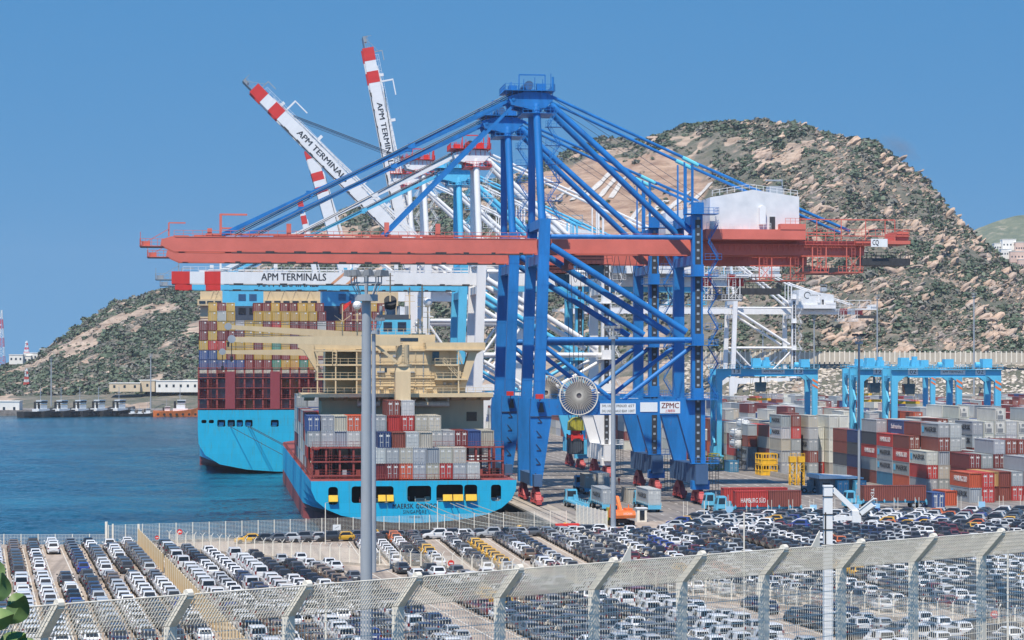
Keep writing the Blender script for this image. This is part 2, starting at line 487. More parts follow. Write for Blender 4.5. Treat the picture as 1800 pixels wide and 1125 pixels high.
def hill_p(px, t, rough=True):
    a, r = base_p(px), ridge_p(px)
    if t < 0:
        p = a + Vector((0, t * 75, 0)); p.z = a.z + (a.z + 2.0) * t * (1 - .25 * math.sin(-t * 3.14))
        p.z += 1.2 * noise.noise(p * .05) * (-t) * (1 + t) * 4
        return p
    if t <= 1:
        p = a.lerp(r, t)
        p.z = a.z + (r.z - a.z) * (.82 * t + .18 * math.sin(t * math.pi / 2) ** 1.5)
    else:
        p = r + Vector((0, (t - 1) * 900, 0)); p.z = r.z - (t - 1) * (r.z + 60) * .9
    if rough:
        k = min(1, t * 6) * (r.z - a.z) / 120.0
        q = Vector((p.x, p.y * .6, p.z)) * .01
        # tilted strata: ribs that run up to the right
        st = Vector(((p.x * .77 - p.z * .64) * .035, p.y * .004, (p.x * .64 + p.z * .77) * .008))
        p.z += k * (7 * noise.noise(q) + 3.2 * noise.noise(q * 3.1))
        d = k * (5.5 * noise.noise(st) + 2.6 * noise.noise(st * 2.7) + 1.3 * noise.noise(Vector((p.x, p.y, p.z)) * .12))
        p.y -= d * 1.6; p.z += d * .55
    return p
def bare_of(p, px):                    # 0 scrub and soil, 1 bare slabs, in bands that climb to the right
    wob = 16 * noise.noise(p * .02) + 7 * noise.noise(p * .06)
    st = Vector(((p.x * .62 - p.z * .78 + wob) * .026, p.y * .006, (p.x * .78 + p.z * .62) * .009))
    e = noise.noise(st) * .42 + noise.noise(st * 2.7) * .55 + .3 * noise.noise(st * 6.1) + .12 * noise.noise(p * .07)
    lo = float(np.interp(px, [0, 400, 900, 1300, 1800], [-.07, -.07, -.12, -.22, -.25]))
    return max(0, min(1, (e + lo) * 6))
CUT_T = lambda px: .66 - .0001 * (px - 1075)       # middle of the excavated face
pxs = np.arange(-400, 2300, 3.0)
ts = np.concatenate([np.linspace(-1, 0, 16)[:-1], np.linspace(0, 1, 112), [1.03, 1.1, 1.3, 1.7]])
V, BARE = [], []
for px in pxs:
    for t in ts:
        p = hill_p(px, t); V.append(p)
        cut = 0.0
        if 860 < px < 1290 and .3 < t < .97:
            cut = max(0, 1 - abs((px - 1075) / 190) ** 3) * max(0, 1 - abs((t - CUT_T(px)) / .21) ** 4) + .4 * noise.noise(p * .03) + .2 * noise.noise(p * .09)
        BARE.append((bare_of(p, px), cut, 0, 1))
nt_, npx = len(ts), len(pxs)
FC = []
for i in range(npx - 1):
    for j in range(nt_ - 1):
        a = i * nt_ + j; FC.append((a, a + nt_, a + nt_ + 1, a + 1))
me = bpy.data.meshes.new('hill'); me.from_pydata(V, [], FC)
at_ = me.attributes.new('bare', 'FLOAT_COLOR', 'POINT'); at_.data.foreach_set('color', np.array(BARE, np.float32).ravel())
m, nt, b = new_mat('hillside_soil_and_rock')
tc = N(nt, 'ShaderNodeTexCoord')
g1 = N(nt, 'ShaderNodeTexNoise', **{'Scale': .09, 'Detail': 9.0, 'Roughness': .72}); L(nt, tc.outputs['Object'], g1.inputs[0])
g2 = N(nt, 'ShaderNodeTexNoise', **{'Scale': .35, 'Detail': 6.0, 'Roughness': .75}); L(nt, tc.outputs['Object'], g2.inputs[0])
mp = N(nt, 'ShaderNodeMapping'); mp.inputs['Rotation'].default_value = (0, math.radians(38), 0); mp.inputs['Scale'].default_value = (.045, .02, .28)
L(nt, tc.outputs['Object'], mp.inputs[0])
g3 = N(nt, 'ShaderNodeTexNoise', **{'Scale': 1.0, 'Detail': 7.0, 'Roughness': .68}); L(nt, mp.outputs[0], g3.inputs[0])
soil = ramp(nt, g1.outputs[0], [(.28, lin(72, 80, 66)), (.45, lin(92, 94, 82)), (.58, lin(116, 110, 100)), (.74, lin(154, 140, 124))])
rock = ramp(nt, g3.outputs[0], [(.3, lin(118, 102, 90)), (.5, lin(164, 146, 130)), (.7, lin(198, 178, 160))])
cutc = ramp(nt, g3.outputs[0], [(.35, lin(134, 108, 92)), (.6, lin(174, 148, 128)), (.75, lin(194, 172, 154))])
ba = N(nt, 'ShaderNodeAttribute', attribute_name='bare')
sp = N(nt, 'ShaderNodeSeparateColor'); L(nt, ba.outputs['Color'], sp.inputs[0])
ad = N(nt, 'ShaderNodeMath', operation='MULTIPLY_ADD'); L(nt, g2.outputs[0], ad.inputs[0]); ad.inputs[1].default_value = .9; L(nt, sp.outputs[0], ad.inputs[2])
f = ramp(nt, ad.outputs[0], [(.72, (0, 0, 0)), (.9, (1, 1, 1))])
c = mixc(nt, f, soil, rock)
c = mixc(nt, ramp(nt, sp.outputs[1], [(.25, (0, 0, 0)), (.5, (1, 1, 1))]), c, cutc)
L(nt, c, b.inputs['Base Color']); b.inputs['Roughness'].default_value = .95
bp = N(nt, 'ShaderNodeBump', Strength=.7, Distance=2.2); L(nt, g3.outputs[0], bp.inputs['Height'])
bp2 = N(nt, 'ShaderNodeBump', Strength=.7, Distance=1.2); L(nt, g2.outputs[0], bp2.inputs['Height']); L(nt, bp.outputs[0], bp2.inputs['Normal']); L(nt, bp2.outputs[0], b.inputs['Normal'])
me.materials.append(m); M['hill'] = m
me.polygons.foreach_set('use_smooth', np.ones(len(FC), bool)); me.update()
hill = tag(link('hill', me), kind='structure')

# rocks: uneven faceted lumps
def rock_mb(seed, sub=2):
    bm = bmesh.new(); bmesh.ops.create_icosphere(bm, subdivisions=sub, radius=1)
    rr = random.Random(seed)
    o = Vector((rr.random() * 50, rr.random() * 50, rr.random() * 50))
    cuts = [(Vector((rr.gauss(0, 1), rr.gauss(0, 1), rr.gauss(0, 1))).normalized(), rr.uniform(.45, .85)) for _ in range(9)]
    for v in bm.verts:
        p = v.co.copy()
        for n, d in cuts:
            k = p.dot(n) - d
            if k > 0: p -= n * k
        p *= 1 + .18 * noise.noise(p * 1.8 + o)
        v.co = p
    mb = MB(); bm.verts.ensure_lookup_table()
    mb.add([v.co for v in bm.verts], [tuple(v.index for v in f.verts) for f in bm.faces]); bm.free()
    return mb
ROCKS = [rock_mb(k) for k in range(7)]
ROCK_RAW = [raw(r) for r in ROCKS]
m, nt, b = new_mat('sandstone')
tc = N(nt, 'ShaderNodeTexCoord')
g = N(nt, 'ShaderNodeTexNoise', **{'Scale': 1.6, 'Detail': 8.0, 'Roughness': .7}); L(nt, tc.outputs['Object'], g.inputs[0])
oi = N(nt, 'ShaderNodeObjectInfo')
c = ramp(nt, g.outputs[0], [(.3, lin(132, 112, 98)), (.5, lin(180, 158, 140)), (.72, lin(206, 186, 168))])
c = mixc(nt, 1.0, c, ramp(nt, oi.outputs['Random'], [(0, (.82, .84, .88)), (1, (1.04, 1.0, .96))]), 'MULTIPLY')
L(nt, c, b.inputs['Base Color']); b.inputs['Roughness'].default_value = .95
bp = N(nt, 'ShaderNodeBump', Strength=.6, Distance=.15); L(nt, g.outputs[0], bp.inputs['Height']); L(nt, bp.outputs[0], b.inputs['Normal'])
M['sandstone'] = m
m, nt, b = new_mat('loose_rock')
g = N(nt, 'ShaderNodeTexNoise', **{'Scale': .5, 'Detail': 8.0, 'Roughness': .7}); tc = N(nt, 'ShaderNodeTexCoord'); L(nt, tc.outputs['Object'], g.inputs[0])
a_ = N(nt, 'ShaderNodeAttribute', attribute_name='tint')
c = mixc(nt, 1.0, a_.outputs['Color'], ramp(nt, g.outputs[0], [(.3, (.72, .72, .74)), (.7, (1.08, 1.06, 1.04))]), 'MULTIPLY')
L(nt, c, b.inputs['Base Color']); b.inputs['Roughness'].default_value = .95
M['loose_rock'] = m
ROCK_ME = [r.mesh('boulder', M['sandstone']) for r in ROCKS]
rr = random.Random(21)
def rock_density(px, t):
    d = float(np.interp(px, [0, 350, 900, 1150, 1300, 1450, 1650, 1800, 2000], [.22, .25, .15, .2, .5, .95, 1.0, .9, .8]))
    n = noise.noise(Vector((px * .011 - t * 2.2, t * 5 + px * .004, 9)))
    return d * max(0, min(1, .55 + n * 1.3))
placed = []
while len(placed) < 10500:
    px = rr.uniform(-60, 1880); t = rr.uniform(.0, 1.0)
    if rr.random() > rock_density(px, t): continue
    if 900 < px < 1250 and t < .84: continue
    clump = noise.noise(Vector((px * .02 - t * 3.0, t * 9 + px * .006, 31)))
    big = clump > .05 and rr.random() < .36
    k = float(np.interp(px, [300, 1100, 1400, 1800], [.8, .9, 1.1, 1.1]))
    s = k * ((1.2 + 2.4 * rr.random() ** 2.2) if big else (.5 + 1.1 * rr.random() ** 2.4))
    placed.append((s, px, t))
placed.sort(reverse=True)
SMALL = [raw(rock_mb(40 + k, 1)) for k in range(8)]
items = []
for k, (s, px, t) in enumerate(placed):
    p = hill_p(px, t); p.z += s * .1
    el = rr.uniform(.9, 2.3)
    sc = (s * el, s * rr.uniform(.8, 1.1), s * rr.uniform(.5, .85))
    ry = rr.uniform(-.85, -.35) if rr.random() < .85 else rr.uniform(-.3, .4)
    mx = mat4(p, rr.uniform(-.4, .4), sc, rr.uniform(-.3, .3), ry)
    if k < 300:
        o = link('boulder', ROCK_ME[k % 7], hill); o.matrix_basis = mx
    else:
        tn = rr.uniform(.6, 1.12); g = rr.random()
        items.append((SMALL[k % 8], mx, tuple(c * tn for c in (lin(182, 160, 140) if g < .55 else lin(158, 148, 140)))))
o = merged('boulders', items, M['loose_rock'], parent=hill); o['kind'] = 'stuff'

# scrub: ragged clumps of small leaf faces
def bush_mb(seed, n=30):
    r_ = random.Random(seed); mb = MB()
    for k in range(n):
        a, e = r_.uniform(0, 6.283), math.asin(r_.uniform(-.1, 1))
        rad = r_.uniform(.45, 1.0)
        c = Vector((math.cos(a) * math.cos(e), math.sin(a) * math.cos(e), math.sin(e) * .75)) * rad
        nrm = (c.normalized() + Vector((r_.gauss(0, .5), r_.gauss(0, .5), r_.gauss(0, .5)))).normalized()
        s1 = nrm.orthogonal().normalized(); s2 = nrm.cross(s1)
        w = r_.uniform(.24, .48)
        mb.add([c + s1 * w, c + s2 * w * r_.uniform(.5, 1), c - s1 * w * r_.uniform(.6, 1), c - s2 * w], [(0, 1, 2), (0, 2, 3)])
    return mb
BUSH = [raw(bush_mb(k)) for k in range(6)]
m, nt, b = new_mat('scrub_foliage')
a_ = N(nt, 'ShaderNodeAttribute', attribute_name='tint'); L(nt, a_.outputs['Color'], b.inputs['Base Color'])
b.inputs['Roughness'].default_value = .8
M['scrub'] = m
items = []
cnt = 0
while cnt < 20000:
    px = rr.uniform(-150, 1900); t = min(1.0, rr.uniform(-.01, 1.02))
    p0 = hill_p(px, t, False)
    n_ = noise.noise(Vector((px * .016 - t * 3.5, t * 7 + px * .006, 2))) + .7 * noise.noise(Vector((px * .055 - t * 6, t * 20, 5)))
    thr = float(np.interp(px, [0, 900, 1200, 1450, 1750], [-.75, -.75, -.45, -.30, -.30]))
    if t > .93: thr -= .3
    if 900 < px < 1255 and abs(t - CUT_T(px)) < .19: thr += .8
    if n_ < thr: continue
    p = hill_p(px, t)
    if bare_of(p, px) > .35 and rr.random() < .93: continue
    s = (.55 + 2.0 * rr.random() ** 1.6 + (1.6 * rr.random() if n_ > thr + .45 else 0)) * (1.5 if rr.random() < .06 else 1) * float(np.interp(px, [0, 1000, 1800], [1.1, 1.0, .85]))
    g = rr.random()
    colr = lin(*( (76, 92, 74) if g < .4 else (92, 104, 86) if g < .7 else (112, 112, 104) if g < .93 else (108, 100, 92)))
    k = rr.uniform(.75, 1.25)
    items.append((BUSH[cnt % 6], mat4(p, rr.uniform(0, 6), (s * rr.uniform(.9, 1.6), s, s * rr.uniform(.7, 1.1))), tuple(c * k for c in colr)))
    cnt += 1
tag(merged('scrub', items, M['scrub']), 'dense green and grey scrub covering the rocky hillside', kind='stuff')

# pale gravel drainage strips running down the excavated slope
mb = MB()
def t_of(px, py):
    lo_, hi_ = 0.0, 1.0
    for _ in range(24):
        mid = (lo_ + hi_) / 2
        if proj(hill_p(px, mid, False))[1] > py: lo_ = mid
        else: hi_ = mid
    return lo_
for (xa, ya_, xb, yb_, w) in [(1030,338,1074,304,10),(1050,338,1086,308,9),(1074,334,1098,312,9),(975,350,1012,326,12),(1005,348,1030,330,10),(1098,380,1124,350,12),(1165,372,1212,330,12),(1140,376,1172,346,12),(1214,350,1250,322,10)]:
    ta, tb = t_of(xa, ya_), t_of(xb, yb_)
    n = 24
    for k in range(n):
        q = []
        for kk, ww in ((k, -w/2), (k, w/2), (k + 1, w/2), (k + 1, -w/2)):
            f = kk / n; px, t = xa + (xb - xa) * f + ww, ta + (tb - ta) * f
            p = hill_p(px, t); p.y -= .8; p.z += .5; q.append(p)
        mb.add(q, [(0, 1, 2, 3)])
tag(mb.build('gravel_strips', paint('pale_gravel', lin(186, 182, 178), .9, .35, .6, streak=0, coord='Object')), kind='structure')

# far hill to the right
V, FC = [], []
xs = np.arange(1600, 2300, 8.0)
for px in xs:
    py = float(np.interp(px, [1600, 1690, 1720, 1760, 1800, 1900, 2300], [470, 420, 401, 386, 378, 372, 420]))
    for j in range(22):
        t = j / 21; Y = 2500 + 500 * t
        p = at(px, 560 + (py - 560) * t, Y)
        p.z += 6 * t * noise.noise(Vector((px * .03, t * 6, 0))); V.append(p)
for i in range(len(xs) - 1):
    for j in range(21): a = i * 22 + j; FC.append((a, a + 22, a + 23, a + 1))
me = bpy.data.meshes.new('far_hill'); me.from_pydata(V, [], FC)
m, nt, b = new_mat('far_hill_scrub'); tc = N(nt, 'ShaderNodeTexCoord')
g = N(nt, 'ShaderNodeTexNoise', **{'Scale': .06, 'Detail': 10.0, 'Roughness': .75}); L(nt, tc.outputs['Object'], g.inputs[0])
L(nt, ramp(nt, g.outputs[0], [(.35, lin(78, 92, 78)), (.55, lin(108, 114, 96)), (.7, lin(164, 152, 138))]), b.inputs['Base Color']); b.inputs['Roughness'].default_value = 1
me.materials.append(m); me.polygons.foreach_set('use_smooth', np.ones(len(FC), bool))
tag(link('far_hill', me), kind='structure')
# ------------------------------------------------------------------ ship-to-shore gantry cranes
# local frame: x inland from the seaside rail, y along the quay (0 near frame, W far frame), z up
def crane_bogie(mat_):
    mb = MB()
    fx = lambda a, b_, d: (d, a, b_)
    mb.prism([(-3.4, 2.3), (3.4, 2.3), (1.0, 3.7), (-1.0, 3.7)], fx, -.45, .45)
    for c in (-2.4, 2.4):
        mb.prism([(c-1.7, 1.15), (c+1.7, 1.15), (c+.9, 2.25), (c-.9, 2.25)], fx, -.55, .55)
        for k in (-1.05, 1.05):
            mb.prism([(c+k-.85, .45), (c+k+.85, .45), (c+k+.75, 1.1), (c+k-.75, 1.1)], fx, -.42, .42)
            mb.beam((-.62, c+k, .75), (.62, c+k, .75), .35, .35)
    mb.box(-.5, .5, -4.6, -4.0, .3, .9); mb.box(-.5, .5, 4.0, 4.6, .3, .9)
    mb.box(.6, 1.0, -3.2, -2.2, .8, 1.7); mb.box(.6, 1.0, 1.6, 2.8, .8, 1.7)
    return mb.mesh('bogie', mat_, False)
def wheel_mesh():
    mb = MB(); mb.tube((-.3, 0, 0), (.3, 0, 0), .36, 12); return mb.mesh('wheel', M['dark'])
BOGIE = crane_bogie(M['bogie']); BWHEEL = wheel_mesh()
m, nt, b = new_mat('corrugated_white_sheet')
tc = N(nt, 'ShaderNodeTexCoord'); wv = N(nt, 'ShaderNodeTexWave', **{'Scale': 1.6}); wv.bands_direction = 'X'; L(nt, tc.outputs['Object'], wv.inputs[0])
ns = N(nt, 'ShaderNodeTexNoise', **{'Scale': .4, 'Detail': 6.0}); L(nt, tc.outputs['Object'], ns.inputs[0])
L(nt, ramp(nt, ns.outputs[0], [(.3, lin(206, 210, 214)), (.7, lin(228, 230, 232))]), b.inputs['Base Color'])
bp = N(nt, 'ShaderNodeBump', Strength=.5, Distance=.06); L(nt, wv.outputs[0], bp.inputs['Height']); L(nt, bp.outputs[0], b.inputs['Normal']); b.inputs['Roughness'].default_value = .5
M['sheet'] = m

def sts_crane(label, v0, main, gird, detail=2, zb=49.0, za=79.6, hb=2.9, angle=0.0, stripes=None, texts=None, house=None, loc=None, rz=None, W=18.0, sc=1.0, reach=71.0, stay=None, deep=None, platform=None, group='ship-to-shore cranes along the quay'):
    root = empty('quay_crane', label, 'crane', loc if loc is not None else Q(59.8, v0), PHI if rz is None else rz, group)
    root.scale = (sc, sc, sc)
    deep = deep or main; stay = stay or main; platform = platform or main
    ys = (0.0, W); yc = W / 2
    zt = zb + hb + .15            # level of the upper tie
    zm = zb - 17.0                # level of the middle tie
    XS, XL = 1.9, 32.6
    leg_top = zb + 6.5
    def part(mb, name, mat_, smooth=False, parent=root): return mb.build(name, mat_, parent, smooth)
    lx = lambda z: .9 + (z - 3.6) * .034        # the seaside legs lean inland
    for y in ys:
        mb = MB(); h = .85
        fy = lambda a, b_, d: (a, d, b_)
        mb.prism([(-.2, 3.7), (1.9, 3.7), (3.9, 17.2), (3.2, 20.6), (-.1, 20.6), (-.3, 17.2)], fy, y - h, y + h)
        mb.prism([(lx(20.6) - 1.05, 20.6), (lx(20.6) + 1.05, 20.6), (lx(leg_top) + 1.05, leg_top), (lx(leg_top) - 1.05, leg_top)], fy, y - h + .02, y + h - .02)
        if detail > 1:
            for z in np.arange(24, leg_top - 2, 6.2): mb.box(lx(z) - 1.08, lx(z) + 1.08, y - h - .012, y - h + .1, z, z + .14)
            for z in (6.5, 9.5, 12.5): mb.box(.0, 2.0 + (z - 3.7) * .13, y - h - .015, y - h + .05, z, z + .1)
        part(mb, 'leg', main)
        mb = MB()
        mb.prism([(31.6, 7.7), (34.2, 7.7), (34.2, 17.2), (34.2, 20.6), (28.6, 20.6), (28.9, 17.2)], fy, y - h, y + h)
        mb.prism([(31.6, 20.6), (33.8, 20.6), (33.7, leg_top + 1.0), (31.7, leg_top + 1.0)], fy, y - h + .02, y + h - .02)
        part(mb, 'leg', main)
        mb = MB(); mb.box(3.0, 31.0, y - .8, y + .8, 17.4, 20.3)
        part(mb, 'portal_beam', main)
        if detail > 1 and y == 0:
            mb = MB(); mb.rail([(3.6, y - .6, 20.35), (31.0, y - .6, 20.35)], 1.1, 1.5, .07); part(mb, 'railing', main)
        for a, b_, r in (((lx(zt) + 1.0, zt), (31.7, zt), .45), ((lx(zb + 1) + 1.3, zb + 1.3), (30.6, zm + 1.6), .66), ((lx(zm) + .9, zm), (31.7, zm), .58),
                         ((lx(zm - 1.5) + .9, zm - 1.3), (15.9, 20.4), .44), ((31.7, zm - 1.3), (18.1, 20.4), .44)):
            mb = MB(); mb.tube((a[0], y, a[1]), (b_[0], y, b_[1]), r, 12); part(mb, 'brace', main, True)
    # cross beams between the two frames
    for x, z in ((lx(zb), zb - 1.3), (XL, zb - 1.3), (lx(leg_top), leg_top - .8), (XL, leg_top)):
        mb = MB(); mb.box(x - .8, x + .8, .9, W - .9, z - .9, z + .9); part(mb, 'cross_beam', main)
    mb = MB(); mb.box(.1, 1.7, -3.5, W + 3.5, 3.75, 6.0); part(mb, 'sill_beam', deep)
    mb = MB(); mb.box(31.7, 34.1, -4.0, W + 4.0, 4.0, 7.8)
    for k in range(7): mb.box(31.62, 31.7, -3.4 + k * 4.0, -3.25 + k * 4.0, 4.1, 7.7)
    part(mb, 'sill_beam', deep)
    for x in (.9, 32.9):
        for y in (-.2, W + .2):
            o = link('bogie', BOGIE, root); o.location = (x, y, 0)
            if detail > 1:
                for k in (-3.45, -1.35, 1.35, 3.45):
                    w = link('wheel', BWHEEL, o); w.location = (0, k, .37)
    # apex towers
    ya = (yc - 3.3, yc + 3.3)
    for y, y2 in zip((1.5, W - 1.5), ya):
        mb = MB(); mb.tube((lx(leg_top) - .3, y, leg_top - 1), (1.8, y2, za - 1.2), .75, 14); part(mb, 'mast', main, True)
        mb = MB(); mb.tube((4.6, y2, za - 1.2), (32.2, y + (1.0 if y < yc else -1.0), zt + 1.2), .62, 12); part(mb, 'brace', main, True)
        mb = MB(); mb.tube((4.6, y2, za + .4), (33.0, y2, za - 12.2), .3, 8); mb.tube((33.0, y2, za - 12.2), (65.0, y2, zb + 4.9), .3, 8); part(mb, 'backstay', stay, True)
        if detail: 
            mb = MB(); mb.tube((31.0, y2, za - 11.4), (34.2, y2, za - 12.9), .42, 8); part(mb, 'stay_joint', M['aqua'] if main is M['blue'] else main)
        mb = MB(); mb.beam((33.0, y2, leg_top), (33.0, y2, za - 12.3), .45, .45); mb.beam((31.4, y2, leg_top), (31.4, y2, za - 12.3), .3, .3); part(mb, 'stay_post', main)
    # apex head
    mb = MB()
    mb.prism([(-3.2, za - 1.5), (1.0, za - 2.4), (3.6, za - 2.0), (5.2, za - .3), (4.2, za + .9), (-.2, za + 1.2), (-3.9, za + .1)], lambda a, b_, d: (a, d, b_), ya[0] - .6, ya[0] + .6)
    mb.prism([(-3.2, za - 1.5), (1.0, za - 2.4), (3.6, za - 2.0), (5.2, za - .3), (4.2, za + .9), (-.2, za + 1.2), (-3.9, za + .1)], lambda a, b_, d: (a, d, b_), ya[1] - .6, ya[1] + .6)
    mb.box(-.4, 1.0, ya[0], ya[1], za - .6, za + .6); mb.box(2.4, 3.6, ya[0], ya[1], za - 1.4, za - .4)
    mb.tube((-2.8, ya[0] - .7, za - .4), (-2.8, ya[1] + .7, za - .4), .35, 8)
    part(mb, 'apex_head', main)
    if detail:
        mb = MB()
        mb.box(-4.6, 5.4, ya[0] - 1.4, ya[1] + 1.4, za + 1.25, za + 1.36)
        mb.box(-1.0, 5.6, ya[0] - 1.4, ya[1] + 1.4, za - 3.15, za - 3.05)
        for z, xa in ((za + 1.36, -4.5), (za - 3.05, -.9)):
            mb.rail([(xa, ya[0] - 1.3, z), (5.3, ya[0] - 1.3, z), (5.3, ya[1] + 1.3, z), (xa, ya[1] + 1.3, z), (xa, ya[0] - 1.3, z)], 1.2, .9, .08)
        for k in range(9):
            x = -4.2 + k * 1.15; mb.beam((x, ya[0] - 1.3, za + 1.3), (x + RND.uniform(-.3, .3), ya[0] - .6, za - .3), .1, .1)
        for k in range(6): x = -3.5 + k * 1.6; mb.beam((x, ya[0] - 1.0, za + 1.4), (x, ya[0] - 1.0, za + 2.2 + RND.random() * 1.6), .12, .12)
        mb.box(-3.4, -1.8, yc - 1.5, yc + .5, za + 1.4, za + 2.6); mb.box(2.0, 3.6, yc - 2.6, yc - 1.2, za + 1.4, za + 2.9); mb.tube((4.9, ya[0] - 1.2, za + 1.4), (4.9, ya[0] - 1.2, za + 4.0), .22, 8)
        for x, hh in ((-3.0, 1.4), (-.6, 2.0), (1.6, 2.4), (3.2, 1.5), (4.8, 3.2)):
            mb.beam((x, yc - 2.5, za + 1.7), (x, yc - 2.5, za + 1.7 + hh), .14, .14)
        mb.beam((-1.2, yc, za + 1.7), (-1.2, yc, za + 4.9), .2, .2); mb.beam((4.0, yc, za + 1.7), (4.0, yc, za + 4.9), .2, .2); mb.beam((-1.2, yc, za + 4.9), (4.0, yc, za + 4.9), .25, .25)
        part(mb, 'apex_platform', platform)
        mb = MB(); mb.tube((.3, ya[0] - .4, za + 2.4), (.3, ya[1] + .4, za + 2.4), .9, 12); part(mb, 'sheave', M['dark'] if main is not M['blue'] else M['blue_dark'], True)
        # zig-zag stair beside the near mast
        mb = MB(); z = leg_top; k = 0
        while z < za - 4:
            xa, xb = (3.4, 5.8) if k % 2 else (5.8, 3.4)
            mb.beam((xa, 1.6, z), (xb, 1.6, z + 3.6), .7, .12, side=(0, 1, 0)); mb.rail([(xa, 1.25, z), (xb, 1.25, z + 3.6)], 1.0, 1.2, .07)
            mb.box(3.0, 6.2, 1.0, 2.6, z - .06, z); mb.rail([(3.0, 1.0, z), (6.2, 1.0, z)], 1.1, 1.0, .07)
            z += 3.6; k += 1
        part(mb, 'stair', main)
        # stairs and lift mast on the landside leg
        mb = MB(); z = 20.6; k = 0
        while z < leg_top - 2:
            xa, xb = (35.0, 37.0) if k % 2 else (37.0, 35.0)
            mb.beam((xa, .4, z), (xb, .4, z + 3.4), .7, .12, side=(0, 1, 0)); mb.rail([(xa, .05, z), (xb, .05, z + 3.4)], 1.0, 1.2, .06)
            if k % 2 == 0: mb.box(34.3, 37.6, -.3, 1.4, z - .08, z); mb.rail([(34.3, -.3, z), (37.6, -.3, z)], 1.1, 1.0, .06)
            z += 3.4; k += 1
        part(mb, 'stair', main)
        mb = MB(); mb.box(32.2, 33.3, -.98, -.86, 8.0, leg_top); part(mb, 'lift_mast', M['dark'])
        mb = MB()
        z = 9.0
        while z < leg_top: mb.box(32.5, 33.0, -1.04, -.985, z, z + .45); z += 1.55
        part(mb, 'lift_rack', M['grey'])
        for z in (zt + 4.6, zb - 4.5, zm - 1.0, 20.4):
            mb = MB(); mb.box(30.3, 36.6, -2.3, 1.6, z - .12, z); mb.rail([(30.3, 1.5, z), (30.3, -2.25, z), (36.6, -2.25, z), (36.6, 1.5, z)], 1.15, 1.1, .07)
            mb.box(31.7, 33.8, -1.5, -.9, z + .02, z + 2.2); part(mb, 'service_platform', main)
        mb = MB(); mb.box(31.2, 34.6, -3.0, -.95, 2.9, 4.6); part(mb, 'lift_cabin', main); mb = MB(); mb.rail([(31.0, -3.2, 8), (36.5, -3.2, 8), (36.5, 1, 8)], 1.1, 1.0, .07); mb.box(31.0, 36.5, -3.2, -.9, 7.9, 8.0); part(mb, 'service_platform', main)
        mb = MB(); mb.ladder((36.2, -2.4, 0.2), (36.2, -2.4, 7.9), .6, .5, .08); mb.ladder((35.0, -2.4, 0.2), (35.0, -2.4, 7.9), .6, .5, .08); part(mb, 'ladder', M['dark'])
    # girder over the land
    mb = MB()
    for y in (yc - 2.8, yc + 2.8):
        mb.box(2.2, 68.0, y - .65, y + .65, zb, zb + hb)
    part(mb, 'girder', gird)
    if detail:
        mb = MB()
        for y in (yc - 4.2,):
            mb.box(34.4, 69.0, y - .5, y + .5, zb + hb - .9, zb + hb - .8)
            for k in range(30): mb.beam((36 + k * 1.1, y + .75, zb + .9), (36 + k * 1.1, y - .4, zb + hb - .85), .08, .08)
            mb.rail([(54.0, y - .45, zb + hb - .8), (69.0, y - .45, zb + hb - .8)], 1.1, 1.6, .07)
        mb.rail([(2.5, yc - 3.4, zb + hb), (31, yc - 3.4, zb + hb)], 1.1, 2.2, .06)
        part(mb, 'girder_walkway', gird)
        mb = MB()
        mb.box(54, 77.0, yc - 4.5, yc - 3.5, zb + hb + .9, zb + hb + 1.05); mb.box(66, 77.2, yc - 4.5, yc + 4.5, zb + hb - .6, zb + hb + .1)
        mb.rail([(56, yc - 4.5, zb + hb + 1.0), (77, yc - 4.5, zb + hb + 1.0), (77, yc + 4.5, zb + hb + 1.0)], 1.3, 1.4, .08)
        mb.beam((54, yc - 4.4, zb + hb + 4.2), (74, yc - 4.4, zb + hb + 4.2), .22, .22)
        for x in (58, 63, 68, 72, 74): mb.beam((x, yc - 4.4, zb + hb - .4), (x, yc - 4.4, zb + hb + 4.2), .16, .16)
        mb.box(74.6, 77.0, yc - 4.0, yc + 4.0, zb + hb + .2, zb + hb + 1.9)
        part(mb, 'tail_platform', gird)
        mb = MB()
        for x in (58.5, 65.5):
            for dx in (-1.4, 1.4):
                mb.beam((x + dx, yc - 4.4, zb - 3.4), (x + dx, yc - 4.4, zb + hb - .8), .2, .2)
            mb.ladder((x, yc - 4.4, zb - 3.4), (x, yc - 4.4, zb + hb - .8), .7, .6, .08)
            mb.box(x - 3.2, x + 1.8, yc - 4.9, yc + 3, zb - 3.5, zb - 3.3); mb.rail([(x - 3.2, yc - 4.9, zb - 3.3), (x + 1.8, yc - 4.9, zb - 3.3)], 1.1, .9, .08)
            mb.beam((x - 1.4, yc - 4.4, zb - 3.4), (x + 1.4, yc - 4.4, zb), .1, .1); mb.beam((x + 1.4, yc - 4.4, zb - 3.4), (x - 1.4, yc - 4.4, zb), .1, .1)
        part(mb, 'hanging_frame', gird)
        mb = MB(); mb.box(66.5, 77.5, yc - 3.4, yc + 3.4, zb - 1.9, zb - 1.7); mb.box(66.5, 77.5, yc - 3.4, yc - 3.3, zb - 1.7, zb - .5)
        mb.rail([(66.5, yc - 3.4, zb - .5), (77.5, yc - 3.4, zb - .5)], 1.2, 1.0, .09)
        for k in range(7): mb.beam((67 + k * 1.7, yc - 3, zb - 1.8), (67 + k * 1.7, yc - 3, zb + .2), .12, .12)
        part(mb, 'cable_tray', M['dark'])
    # machine house
    if house is None: house = 'big'
    zh = zb + hb + 1.9
    hx0, hx1 = (35.8, 53.8) if house == 'big' else (36.0, 54.0)
    mb = MB()
    prof = [(hx0, zh), (hx1, zh), (hx1, zh + 6.6), ((hx0 * .52 + hx1 * .48), zh + 7.9), (hx0, zh + 6.3)] if house == 'big' else [(hx0, zh), (hx1, zh), (hx1, zh + 5.0), (hx0 + 1, zh + 7.6), (hx0, zh + 7.4)]
